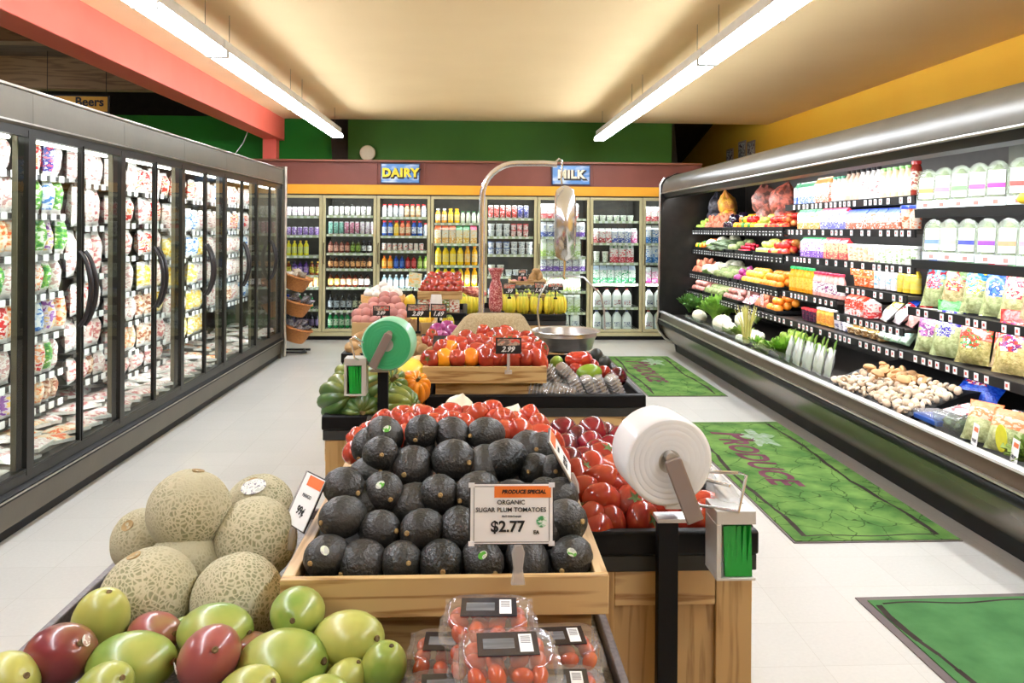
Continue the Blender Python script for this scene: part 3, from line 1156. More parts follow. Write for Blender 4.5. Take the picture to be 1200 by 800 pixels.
def goods(kind):
    """(mesh, pitch, count, name, category, words)"""
    g = {
        'small_can_pale': (can(.12, .03, (224, 224, 214), (120, 120, 120)), .073, 9, 'drink_can', 'can', 'pale short can'),
        'tall_can_teal': (can(.165, .029, (150, 204, 190), (70, 120, 110)), .071, 3, 'drink_can', 'can', 'tall teal can'),
        'tall_can_pink': (can(.165, .029, (200, 120, 150), (240, 230, 230)), .071, 3, 'drink_can', 'can', 'tall pink can'),
        'tall_can_white': (can(.165, .029, (228, 220, 224), (170, 120, 160)), .071, 3, 'drink_can', 'can', 'tall white can'),
        'tea_pink': (bottle(.165, .032, (120, 60, 50), (24, 24, 26), (232, 170, 150)), .074, 4, 'tea_bottle', 'bottle', 'dark-capped bottle with pink label'),
        'tea_green': (bottle(.165, .032, (70, 80, 30), (24, 24, 26), (150, 180, 80)), .074, 2, 'tea_bottle', 'bottle', 'dark-capped bottle with green label'),
        'tea_dark': (bottle(.165, .032, (36, 22, 26), (40, 30, 50), (220, 216, 214)), .074, 3, 'tea_bottle', 'bottle', 'purple-brown bottle with white label'),
        'tea_orange': (bottle(.16, .032, (70, 36, 20), (26, 22, 20), (236, 170, 110)), .074, 9, 'tea_bottle', 'bottle', 'brown bottle with orange label'),
        'tea_yellow': (bottle(.18, .036, (90, 44, 22), (24, 20, 22), (240, 214, 110)), .082, 2, 'tea_bottle', 'bottle', 'brown bottle with yellow label'),
        'tea_peach': (bottle(.18, .036, (84, 34, 24), (24, 20, 22), (236, 170, 130)), .082, 3, 'tea_bottle', 'bottle', 'brown bottle with peach label'),
        'tea_white': (bottle(.18, .036, (60, 34, 24), (24, 20, 22), (236, 230, 224)), .082, 3, 'tea_bottle', 'bottle', 'brown bottle with white label'),
        'wine_dark': (bottle(.21, .034, (30, 32, 24), (18, 18, 20), (206, 206, 170), neck=.4), .082, 4, 'juice_bottle', 'bottle', 'slim dark bottle with cream label'),
        'wine_grey': (bottle(.21, .034, (28, 28, 30), (18, 18, 20), (190, 196, 206), neck=.4), .082, 4, 'juice_bottle', 'bottle', 'slim dark bottle with grey label'),
        'green_soda': (bottle(.2, .034, (30, 130, 70), (230, 230, 230), (210, 226, 200)), .076, 4, 'soda_bottle', 'bottle', 'green soda bottle'),
        'creamer_w': (bottle(.17, .031, (222, 222, 226), (206, 44, 48), (236, 236, 240), neck=.62, lab2=(120, 130, 160)), .076, 4, 'creamer_bottle', 'bottle', 'white creamer bottle with red cap'),
        'creamer_t': (bottle(.17, .031, (190, 150, 110), (206, 44, 48), (226, 206, 180), neck=.62), .076, 3, 'creamer_bottle', 'bottle', 'tan creamer bottle with red cap'),
        'creamer_b': (bottle(.2, .033, (52, 92, 180), (212, 40, 46), (228, 232, 240), neck=.6), .08, 2, 'creamer_bottle', 'bottle', 'blue creamer bottle with red cap'),
        'creamer_y': (bottle(.2, .033, (236, 186, 60), (212, 40, 46), (240, 216, 120), neck=.6), .08, 1, 'creamer_bottle', 'bottle', 'yellow creamer bottle with red cap'),
        'creamer_r': (bottle(.2, .033, (216, 120, 90), (212, 40, 46), (244, 220, 180), neck=.6), .08, 2, 'creamer_bottle', 'bottle', 'tan and cream creamer bottle with red cap'),
        'small_jar': (can(.095, .029, (236, 226, 214), (200, 60, 60), (230, 230, 230)), .072, 9, 'coffee_can', 'can', 'short white and red can'),
        'sport_o': (bottle(.17, .033, (240, 140, 40), (240, 110, 30), (250, 190, 90)), .08, 2, 'juice_bottle', 'bottle', 'orange juice drink bottle'),
        'sport_b': (bottle(.17, .033, (30, 70, 160), (30, 60, 140), (70, 110, 190)), .08, 2, 'juice_bottle', 'bottle', 'blue sports drink bottle'),
        'sport_r': (bottle(.17, .033, (150, 30, 40), (60, 24, 24), (206, 90, 90)), .08, 2, 'juice_bottle', 'bottle', 'red juice drink bottle'),
        'sport_g': (bottle(.17, .033, (130, 160, 60), (90, 150, 60), (200, 210, 120)), .08, 2, 'juice_bottle', 'bottle', 'green juice drink bottle'),
        'water': (bottle(.18, .032, (160, 186, 200), (230, 236, 240), (206, 220, 228)), .08, 8, 'water_bottle', 'bottle', 'clear water bottle'),
        'oj_top_o': (bottle(.19, .035, (244, 170, 70), (240, 240, 236), (248, 240, 226), neck=.5), .086, 2, 'juice_bottle', 'bottle', 'white and orange juice bottle'),
        'oj_top_y': (bottle(.19, .035, (248, 196, 40), (246, 170, 30), (250, 226, 160), neck=.6), .086, 2, 'juice_bottle', 'bottle', 'yellow juice bottle with orange cap'),
        'oj_top_g': (bottle(.16, .03, (214, 224, 200), (40, 110, 60), (246, 240, 230), neck=.6), .075, 5, 'juice_bottle', 'bottle', 'pale juice bottle with green cap'),
        'ct_orange': (carton(.24, .085, .085, (246, 238, 220), (244, 180, 90), (236, 110, 60)), .096, 3, 'juice_carton', 'carton', 'juice carton with orange top'),
        'ct_green': (carton(.24, .085, .085, (246, 238, 210), (244, 190, 70), (40, 150, 80)), .096, 2, 'juice_carton', 'carton', 'juice carton with green top'),
        'ct_pink': (carton(.24, .085, .085, (248, 240, 226), (246, 190, 100), (226, 70, 120)), .096, 2, 'juice_carton', 'carton', 'juice carton with pink top'),
        'oj_green': (bottle(.26, .043, (250, 208, 40), (60, 150, 80), (250, 226, 130), neck=.45), .1, 4, 'orange_juice_bottle', 'bottle', 'yellow juice bottle with green cap'),
        'oj_orange': (bottle(.26, .038, (250, 180, 30), (246, 150, 30), (250, 214, 160), neck=.5), .096, 2, 'orange_juice_bottle', 'bottle', 'orange juice bottle with orange cap'),
        'can_red': (can(.17, .033, (214, 60, 56), (240, 226, 222), (236, 236, 236)), .081, 5, 'whipped_cream_can', 'can', 'tall red and white can'),
        'can_blue': (can(.17, .033, (70, 76, 150), (230, 220, 230), (220, 220, 236)), .081, 3, 'whipped_cream_can', 'can', 'tall blue can'),
        'tub_white': (tub(.085, .045, (240, 240, 240), (246, 246, 246), (120, 130, 150)), .104, 3, 'yogurt_tub', 'tub', 'white yogurt tub'),
        'tub_red': (tub(.085, .036, (240, 224, 220), (206, 60, 66), (190, 40, 50)), .084, 3, 'yogurt_tub', 'tub', 'white and red yogurt tub'),
        'tub_blue': (tub(.085, .045, (236, 238, 244), (110, 130, 180), (90, 100, 160)), .104, 3, 'yogurt_tub', 'tub', 'white yogurt tub with blue lid'),
        'tub_tall': (tub(.15, .045, (240, 240, 226), (236, 236, 230), (120, 150, 120)), .12, 2, 'cottage_cheese_tub', 'tub', 'tall cream-coloured tub'),
        'ct_purple': (carton(.2, .08, .08, (240, 240, 240), (120, 80, 180), (240, 240, 244)), .088, 5, 'milk_carton', 'carton', 'white carton with purple print'),
        'ct_lime': (carton(.24, .085, .085, (236, 240, 226), (170, 200, 110), (236, 240, 230)), .093, 6, 'milk_carton', 'carton', 'white carton with lime print'),
        'ct_white': (carton(.2, .08, .08, (244, 244, 240), (206, 70, 80), (240, 240, 236)), .088, 3, 'milk_carton', 'carton', 'white carton with red base'),
        'ct_whiteb': (carton(.2, .08, .08, (244, 244, 244), (70, 90, 170), (236, 238, 246)), .088, 3, 'milk_carton', 'carton', 'white carton with blue base'),
        'ct_whitep': (carton(.2, .08, .08, (244, 240, 244), (220, 90, 160), (236, 238, 246)), .088, 2, 'milk_carton', 'carton', 'white carton with pink base'),
        'ct_redbig': (carton(.24, .1, .09, (240, 236, 232), (206, 36, 60), (236, 236, 232), (40, 140, 80)), .112, 3, 'milk_carton', 'carton', 'large carton with red base'),
        'ct_greenbig': (carton(.24, .09, .09, (240, 242, 240), (40, 150, 90), (200, 216, 236)), .1, 6, 'milk_carton', 'carton', 'white carton with green base'),
        'ct_bluebig': (carton(.24, .09, .09, (242, 244, 246), (30, 110, 190), (240, 240, 240)), .1, 6, 'milk_carton', 'carton', 'white carton with blue base'),
        'ct_pinkbig': (carton(.22, .09, .09, (242, 240, 244), (222, 70, 150), (240, 240, 240)), .1, 6, 'milk_carton', 'carton', 'white carton with magenta base'),
        'jug_red': (jug(.25, .125, (150, 60, 60), (190, 40, 40)), .138, 5, 'milk_jug', 'jug', 'milk jug with reddish label'),
        'jug_blue': (jug(.25, .125, (50, 60, 110), (60, 70, 130)), .138, 5, 'milk_jug', 'jug', 'milk jug with navy label'),
        'jug_green': (jug(.25, .125, (50, 100, 70), (50, 130, 80)), .138, 5, 'milk_jug', 'jug', 'milk jug with green label'),
        'dip_tub': (tub(.075, .042, (240, 240, 230), (246, 246, 240), (110, 150, 110)), .096, 4, 'dip_tub', 'tub', 'white dip tub with green print'),
        'jar_purple': (can(.11, .032, (150, 110, 190), (236, 230, 240)), .076, 8, 'drink_can', 'can', 'purple and white can'),
        'bottle_yellow': (bottle(.2, .034, (226, 214, 60), (230, 190, 40), (216, 220, 140)), .078, 6, 'juice_bottle', 'bottle', 'yellow lemonade bottle'),
        'bottle_mix': (bottle(.18, .034, (120, 60, 30), (200, 160, 40), (190, 190, 60)), .078, 3, 'juice_bottle', 'bottle', 'amber tea bottle with yellow cap'),
        'bottle_violet': (bottle(.18, .034, (80, 50, 120), (60, 40, 80), (170, 140, 200)), .078, 3, 'juice_bottle', 'bottle', 'violet juice bottle'),
        'bottle_blue': (bottle(.19, .034, (30, 70, 190), (30, 60, 170), (80, 120, 220)), .076, 3, 'soda_bottle', 'bottle', 'blue soda bottle'),
        'can_orange': (can(.15, .032, (240, 170, 120), (240, 240, 120)), .075, 8, 'drink_can', 'can', 'orange and green can'),
        'bottle_black': (bottle(.2, .034, (34, 30, 38), (20, 20, 22), (110, 90, 130)), .078, 8, 'soda_bottle', 'bottle', 'near-black soda bottle'),
        'jar_white': (can(.12, .034, (232, 226, 230), (170, 130, 160)), .078, 8, 'dressing_jar', 'jar', 'white jar'),
    }
    return g[kind]


COOL = [
    ('corner cooler beside the glass-door case', [(1.66, ['jar_white']), (1.40, ['jar_purple']), (1.125, ['bottle_yellow']), (.865, ['bottle_mix', 'bottle_violet', 'bottle_mix']), (.70, ['can_orange']), (.41, ['bottle_blue', 'green_soda']), (.15, ['bottle_black'])]),
    ('tea cooler', [(1.67, ['small_can_pale']), (1.42, ['tall_can_teal', 'tall_can_pink', 'tall_can_white']), (1.165, ['tea_pink', 'tea_green', 'tea_dark']), (.955, ['tea_orange']), (.705, ['tea_yellow', 'tea_peach', 'tea_white']), (.394, ['wine_grey', 'wine_dark']), (.15, ['green_soda', 'green_soda'])]),
    ('creamer cooler', [(1.655, ['creamer_w', 'creamer_t', 'creamer_w']), (1.4, ['creamer_b', 'creamer_y', 'creamer_r', 'creamer_b', 'creamer_w']), (1.2, ['small_jar']), (.955, ['sport_o', 'sport_b', 'sport_r', 'sport_g', 'sport_b']), (.69, ['water']), (.40, ['water']), (.15, ['green_soda', 'bottle_black'])]),
    ('orange juice cooler', [(1.58, ['oj_top_o', 'oj_top_y', 'oj_top_g']), (1.30, ['ct_orange', 'ct_green', 'ct_pink']), (1.005, ['oj_green', 'oj_orange']), (.72, ['oj_green', 'oj_orange']), (.42, ['oj_orange', 'oj_green']), (.15, ['jug_green'])]),
    ('yogurt cooler', [(1.65, ['can_red', 'can_blue']), (1.40, ['tub_white', 'tub_red', 'tub_red']), (1.155, ['tub_blue', 'tub_white']), (.86, ['tub_tall', 'tub_white', 'tub_tall']), (.6, ['tub_blue', 'tub_blue']), (.36, ['tub_white', 'tub_white']), (.15, ['tub_blue', 'tub_blue'])]),
    ('cream cooler', [(1.65, ['ct_white', 'ct_white']), (1.40, ['ct_whiteb', 'ct_purple']), (1.13, ['ct_lime']), (.93, ['ct_purple', 'ct_purple']), (.66, ['ct_lime']), (.37, ['ct_lime']), (.15, ['jug_blue'])]),
    ('milk cooler', [(1.62, ['dip_tub', 'dip_tub']), (1.32, ['ct_white', 'ct_whiteb', 'ct_whitep']), (1.05, ['tub_tall', 'ct_redbig', 'ct_green']), (.765, ['ct_greenbig']), (.44, ['jug_red']), (.14, ['jug_blue'])]),
    ('last milk cooler before the produce case', [(1.62, ['ct_white', 'dip_tub']), (1.32, ['ct_bluebig']), (1.05, ['ct_bluebig']), (.765, ['ct_pinkbig']), (.44, ['jug_blue']), (.14, ['jug_red'])]),
]
SHN = ['top', 'second', 'third', 'fourth', 'fifth', 'sixth', 'seventh']
for b, (bname, shelves) in enumerate(COOL):
    x0 = CX0 + (b - 1) * PITCH
    x1 = x0 + PITCH
    t = thing('glass_door_cooler', 'built-in ' + bname + ' with cream door frame', 'cooler', (x0 + PITCH / 2, CY, 0), group='dairy and drink coolers in the back wall')
    h = PITCH / 2
    m = MB()
    m.box(-h, h, .62, .66, .04, 1.955)
    m.box(-h, -h + .012, .05, .64, .08, 1.955)
    m.box(h - .012, h, .05, .64, .08, 1.955)
    m.box(-h, h, .02, .64, 1.94, 1.955)
    m.box(-h, h, .02, .64, .09, .12)
    m.obj('cabinet', INT, t, smooth=False)
    m = MB()
    m.box(-h, h, 0.03, .6, 0, .055, 1)
    m.box(-h, h, -.012, .03, .055, .105, 0)
    m.obj('base', [CREAM, BLACK], t)
    # door: cream frame + inner dark gasket
    m = MB()
    a, z0, z1 = h - .004, .112, 1.935
    fr = .038
    m.box(-a, -a + fr, -.02, .02, z0, z1)
    m.box(a - fr, a, -.02, .02, z0, z1)
    m.box(-a + fr, a - fr, -.02, .02, z0, z0 + fr)
    m.box(-a + fr, a - fr, -.02, .02, z1 - fr, z1)
    d = m.obj('door', CREAM, t, bev=.004)
    MB().box(-a + fr, a - fr, -.004, .002, z0 + fr, z1 - fr).obj('glass', GLASS, d, smooth=False)
    g = MB()
    for (ga, gb, gc, gd) in ((-a + fr, -a + fr + .008, z0 + fr, z1 - fr), (a - fr - .008, a - fr, z0 + fr, z1 - fr)):
        g.box(ga, gb, .003, .02, gc, gd)
    g.obj('gasket', BLACK, d, smooth=False)
    MB().tube([(-a + .02, -.02, 1.02), (-a + .02, -.05, 1.05), (-a + .02, -.05, 1.27), (-a + .02, -.02, 1.3)], .007, 8).obj('handle', P('bronze_handle', (96, 84, 60), rough=.35, metal=.7), d)
    for k, (z, kinds) in enumerate(shelves):
        m = MB()
        for q in range(18):
            xx = -h + .03 + q * (PITCH - .06) / 17
            m.box(xx - .002, xx + .002, .07, .6, z - .008, z - .002)
        m.box(-h + .014, h - .014, .062, .075, z - .012, z - .002)
        sh = m.obj('shelf', SHELFW, t, smooth=False)
        m = MB()
        m.box(-h + .014, h - .014, .052, .058, z - .034, z - .001, 0)
        q = -h + .04
        while q < h - .07:
            m.box(q, q + .042, .049, .0515, z - .031, z - .006, 1)
            q += .085 + R.uniform(-.01, .02)
        m.obj('price_strip', [P('pale_green_strip', (196, 206, 170), rough=.4), TAGM], sh, smooth=False)
        specs = [goods(kk) for kk in kinds]
        place_row(specs, x0 + .05, x1 - .035, CY + .13, z + .001, SHN[k] + ' shelf, ' + bname.split(' beside')[0].replace(' before the produce case', ''))
    if bname == 'yogurt cooler':
        for (zz, kk_, wh) in ((1.487, ['tub_white', 'tub_red', 'tub_red'], 'upper layer, second shelf'), (1.242, ['tub_blue', 'tub_white'], 'upper layer, third shelf')):
            place_row([goods(q_) for q_ in kk_], x0 + .05, x1 - .035, CY + .13, zz, wh + ', yogurt cooler')
    for sx in (-h + .03, h - .03):
        area('cooler_lamp', t, (sx, .05, 1.03), (PI / 2 * 1.0, 0, 0), .02, 1.7, COOL_W / 2)
    tu = MB()
    tu.tube([(-h + .05, .045, 1.915), (h - .05, .045, 1.915)], .008, 6)
    tu.obj('lamp_tube', emit('cooler_tube', (255, 252, 240), 6), t)
    area('cooler_lamp', t, (0, .045, 1.9), (math.radians(35), 0, 0), .6, .03, COOL_W)
    area('cooler_lamp', t, (0, .035, .75), (math.radians(90), 0, 0), .6, .02, COOL_W * .5)

# ---------------------------------------------------------------- glass-door case along the left aisle
LX = -2.2
BAY = 1.055
LY = 9.41
MULL = P('olive_grey_mullion', (112, 106, 88), (104, 98, 80), rough=.4, metal=.4, rnd=False)
LINER = P('case_liner', (96, 80, 68), (80, 66, 56), rough=.55, rnd=False)
DARKSH = P('brown_black_shelf', (52, 46, 42), (42, 38, 34), rough=.4, rnd=False)

LCOL = {
    'white': ((244, 238, 232), (206, 160, 156), (232, 208, 200)),
    'pink': ((240, 214, 204), (206, 120, 120), (250, 244, 240)),
    'red': ((236, 226, 216), (206, 40, 40), (240, 160, 110)),
    'green': ((120, 180, 70), (230, 236, 220), (60, 140, 60)),
    'blue': ((210, 224, 236), (60, 120, 200), (240, 240, 240)),
    'purple': ((230, 214, 226), (150, 80, 170), (240, 200, 120)),
    'orange': ((244, 206, 160), (240, 110, 50), (246, 236, 220)),
    'yellow': ((248, 226, 140), (240, 190, 50), (250, 246, 230)),
    'brown': ((226, 190, 160), (160, 90, 60), (240, 230, 220)),
    'navy': ((60, 60, 150), (230, 90, 110), (220, 224, 240)),
}
for k_, v_ in list(LCOL.items()):
    printed('wrap_' + k_, *v_)


def pack(colour, w_, h, d=.05, hang=True):
    """vacuum pack hanging from a peg: pillow with printed face and pale back, hole tab on top"""
    pm = _M['wrap_' + colour]
    return bag(w_, h * 1.06, .085, [(.12, 1), (.93, 0), (1.01, 1)], mats=[pm, colm((246, 242, 238))], nu=6, nv=8, key=('pack', colour))


def tray_pack(colour):
    def mk():
        m = MB()
        m.box(-.12, .12, -.075, .075, 0, .018, 1)
        st = len(m.v)
        for j in range(5):
            for i in range(7):
                u, v = -1 + i / 3, -1 + j / 2
                m.v.append((u * .118, v * .073, .019 + .022 * (1 - u ** 4) * (1 - v ** 4) + .003 * math.sin(5 * u + 3 * v)))
        for j in range(4):
            for i in range(6):
                a = st + j * 7 + i
                m.face((a, a + 1, a + 8, a + 7), 0)
        return m.mesh('tray_pack', [_M['wrap_' + colour], colm((240, 238, 232))])
    return cached(('tray', colour), mk)


PEG = [  # shelf height, colours of the goods, pack height, pack width, words
    # one list per leaf, near to far
    [(1.80, 'white red navy white', .22, .1), (1.57, 'green green blue green', .21, .105), (1.33, 'green purple green', .22, .12), (1.10, 'blue red green white', .2, .1), (.86, 'blue purple orange', .22, .12), (.63, 'red green white', .21, .1), (.45, 'orange brown', .15, .1)],
    [(1.78, 'white pink white', .22, .105), (1.50, 'white white pink', .26, .1), (1.18, 'white pink', .28, .1), (.93, 'pink red white', .21, .1), (.70, 'white pink', .2, .1), (.50, 'pink brown white', .16, .11)],
    [(1.76, 'white white', .2, .11), (1.52, 'pink white red', .2, .1), (1.28, 'white pink', .2, .1), (1.02, 'white', .24, .1), (.80, 'pink white', .2, .12), (.58, 'pink orange', .2, .12), (.42, 'pink', .16, .12)],
    [(1.76, 'red pink white', .19, .1), (1.52, 'pink red', .2, .1), (1.28, 'red pink white', .2, .1), (1.02, 'yellow white', .2, .1), (.80, 'brown yellow', .2, .11), (.58, 'brown pink', .2, .12), (.42, 'pink', .16, .12)],
    [(1.74, 'red white', .2, .1), (1.46, 'white red', .24, .1), (1.22, 'yellow white', .2, .1), (.98, 'yellow white', .2, .1), (.74, 'white', .2, .12), (.52, 'white yellow', .2, .12)],
    [(1.74, 'red white', .18, .1), (1.46, 'blue white', .2, .1), (1.22, 'blue yellow', .2, .1), (.98, 'yellow white', .2, .1), (.74, 'yellow yellow', .2, .1), (.52, 'yellow', .2, .1)],
    [(1.74, 'white blue', .18, .1), (1.46, 'white', .2, .1), (1.22, 'white', .2, .12), (.98, 'white blue', .2, .12), (.72, 'white', .2, .12)],
    [(1.74, 'white pink', .18, .1), (1.46, 'white red', .2, .1), (1.22, 'white', .2, .12), (.98, 'white', .2, .12), (.72, 'brown white', .2, .12)],
    [(1.74, 'white pink', .18, .1), (1.46, 'blue red white', .2, .1), (1.22, 'blue white', .2, .12), (.98, 'white', .2, .12), (.72, 'blue blue', .2, .12)],
    [(1.74, 'white', .18, .1), (1.46, 'white red', .2, .1), (1.22, 'yellow white', .2, .12), (.98, 'white', .2, .12), (.72, 'yellow', .2, .12)],
]
PEG0 = [(1.80, 'orange white', .2, .1), (1.57, 'white', .21, .105), (1.33, 'orange orange', .22, .12), (1.10, 'blue green white', .2, .1), (.86, 'red red orange', .22, .12), (.63, 'red white', .21, .1), (.45, 'red purple', .15, .1)]
BAYW = ['nearest', 'second', 'third', 'fourth', 'fifth', 'last']
SX = -2.50           # peg front line
for bi in range(6):
    y0 = LY - BAY * (6 - bi)
    y1 = y0 + BAY
    what = ['packaged meat and cut fruit', 'bagged cheese and sliced meat', 'sliced meat', 'boxed cheese', 'tubs of butter', 'yogurt and spreads'][bi]
    t = thing('glass_door_case', BAYW[bi] + ' two-door bay of the long grey case, holding ' + what, 'display case', (LX, y0, 0), group='bays of the long glass-door case')
    # local frame: x to the aisle is +x, y along
    m = MB()
    m.prism([(0.0, 1.985), (.012, 2.0), (.01, 2.158), (-.02, 2.17), (-.95, 2.17), (-.95, 1.975), (-.03, 1.975)], 1, 0.001, BAY - .001)
    hd = m.obj('header', CASEM, t, sharp=30)
    MB().box(-.03, .016, 0, BAY, 2.16, 2.175).obj('top_trim', ALUM, hd, bev=.003)
    MB().box(.005, .016, 0, BAY, 1.998, 2.006).obj('lower_trim', ALUM, hd)
    m = MB()
    m.box(-.95, -.91, 0, BAY, .05, 1.975)
    m.box(-.91, -.05, 0, BAY, .05, .1)
    m.box(-.91, -.30, 0, BAY, .1, .27)
    m.obj('back_panel', LINER, t, smooth=False)
    m = MB()
    m.prism([(-.02, .19), (.0, .185), (-.012, .055), (-.05, .05), (-.09, .05), (-.09, .2)], 1, 0, BAY)
    m.obj('base_panel', CASEM, t, sharp=30)
    MB().box(-.09, -.03, 0, BAY, 0, .052).obj('kick_plate', BLACK, t)
    m = MB()
    m.prism([(-.05, .24), (.0, .24), (.03, .225), (.032, .2), (.0, .188), (-.05, .188)], 1, 0, BAY)
    bp = m.obj('bumper', BLACKM, t, sharp=50)
    MB().box(.028, .036, 0, BAY, .212, .219).obj('bumper_trim', ALUM, bp)
    MB().box(-.08, 0.004, 0, BAY, 1.95, 1.985).obj('top_rail', CASED, t)
    MB().box(-.08, 0.004, 0, BAY, .24, .29).obj('bottom_rail', CASED, t)
    m = MB()
    m.box(-.075, -.045, -.03, .03, .27, 1.97)
    mu = m.obj('mullion', MULL, t, bev=.004)
    MB().box(-.045, .006, -.028, .028, .27, 1.97).obj('mullion_cover', CASED, mu)
    if bi == 5:
        MB().box(-.075, -.045, BAY - .05, BAY, .27, 1.97).obj('mullion', MULL, t, bev=.004)
        MB().box(-.045, .006, BAY - .045, BAY - .005, .27, 1.97).obj('mullion', CASED, t, bev=.002)
        m = MB()
        m.prism([(-.95, 0), (0.0, 0), (.03, .2), (.02, .3), (.03, 2.2), (-.95, 2.2)], 1, BAY, BAY + .035)
        ep = m.obj('end_panel', CASEM, t, sharp=30)
        m = MB()
        m.tube([(.035, BAY + .018, .02), (.045, BAY + .018, .2), (.036, BAY + .018, .32), (.04, BAY + .018, 2.2)], .018, 8)
        m.obj('edge_trim', ALUM, ep)
    for lf in range(2):
        ya = .03 + lf * (BAY / 2 - .015)
        yb = ya + BAY / 2 - .03
        m = MB()
        f = .012
        m.box(-.02, .004, ya, ya + f, .292, 1.95)
        m.box(-.02, .004, yb - f, yb, .292, 1.95)
        m.box(-.02, .004, ya + f, yb - f, .292, .292 + f)
        m.box(-.02, .004, ya + f, yb - f, 1.95 - f, 1.95)
        d = m.obj('door', CASED, t)
        MB().box(-.011, -.006, ya + f, yb - f, .292 + f, 1.95 - f).obj('glass', GLASS, d, smooth=False)
        yh = yb - .02 if lf == 0 else ya + .02
        pts = []
        for q in range(13):
            s_ = q / 12
            pts.append((.004 + .062 * math.sin(PI * s_) ** .7, yh + (-.004 if lf == 0 else .004), .94 + .42 * s_))
        MB().tube(pts, [.011 + .004 * math.sin(PI * q / 12) for q in range(13)], 8).obj('handle', P('handle_black', (34, 30, 34), (28, 26, 28), rough=.3), d)
        L = PEG[max(0, bi * 2 + lf - 3)] if (bi, lf) != (1, 0) else PEG0
        if bi == 0 and lf == 0:
            continue
        for si, (z, cols, ph, pw) in enumerate(L):
            cols = cols.split()
            # shelf with price strip
            m = MB()
            m.box(-.86, -.325, ya + .01, yb - .01, z - .014, z - .004)
            sh = m.obj('shelf', DARKSH, t)
            m = MB()
            q = ya + .03
            yy = []
            while q + pw < yb + .02:
                yy.append(q + pw / 2)
                q += pw + .002
            m.box(-.322, -.314, ya + .01, yb - .01, z - .03, z - .004, 1)
            for c_ in yy:
                m.box(-.313, -.308, c_ - .028, c_ + .028, z - .036, z + .004, 0)
            m.obj('price_strip', [TAGM, DARKSH], sh, smooth=False)
            n = len(yy)
            for i, c_ in enumerate(yy):
                c = cols[min(len(cols) - 1, i * len(cols) // n)]
                hh = ph * R.choice((.92, 1, .97))
                for dr in range(1):
                    o = put(pack(c, round(pw * .96, 3), ph, .045), 'hanging_pack', None, (LX - .36 + R.uniform(-.015, .01), y0 + c_ + R.uniform(-.004, .004), z),
                            (R.uniform(-.05, .05), R.uniform(-.1, .05), PI / 2 + R.uniform(-.22, .12)), (1, 1, hh / ph))
                    tag(o, '%s pack, %s from near end, %s shelf, %s door of %s case bay' % ({'navy': 'dark blue'}.get(c, c), ORD[i], SHN[si], 'near' if lf == 0 else 'far', BAYW[bi]), 'food pack',
                        'packs hanging behind the glass doors')
    # bottom deck with flat packs
    if bi > 0:
        cols = [['white', 'white', 'yellow'], ['white', 'orange', 'pink'], ['pink', 'pink', 'white'], ['white', 'pink'], ['orange', 'white'], ['white']][bi]
        idx = 0
        for r_ in range(3):
            for q in range(6 if bi < 4 else 4):
                yy = y0 + .12 + q * (BAY - .2) / (5 if bi < 4 else 3)
                o = put(tray_pack(cols[(q // 2) % len(cols)]), 'meat_tray', None, (LX - .14 - r_ * .18, yy, .305 + .028 * r_ + .012 * (q % 2)), (R.uniform(-.08, .08), R.uniform(.03, .2), R.uniform(-.5, .5) + PI / 2), (1, 1, 1))
                tag(o, 'flat meat tray, %s row, %s from near end, floor of %s case bay' % (['front', 'middle', 'back'][r_], ORD[q], BAYW[bi]), 'meat tray', 'flat trays on the case floor')
    if bi >= 0:
        m = MB()
        m.prism([(-.04, .285), (-.04, .27), (-.62, .3), (-.62, .355)], 1, .01, BAY - .01)
        m.obj('deck', P('deck_grey', (170, 164, 152), rough=.4, rnd=False), t)
    area('case_lamp', t, (-.08, 0, 1.12), (PI / 2, 0, PI / 2), .05, 1.62, CASE_W)
    area('case_lamp', t, (-.09, BAY / 2, 1.93), (0, math.radians(38), 0), .04, .95, CASE_W)
    MB().tube([(-.075, .06, 1.935), (-.075, BAY - .06, 1.935)], .01, 8).obj('lamp_tube', emit('case_tube', (255, 252, 246), 9), t)

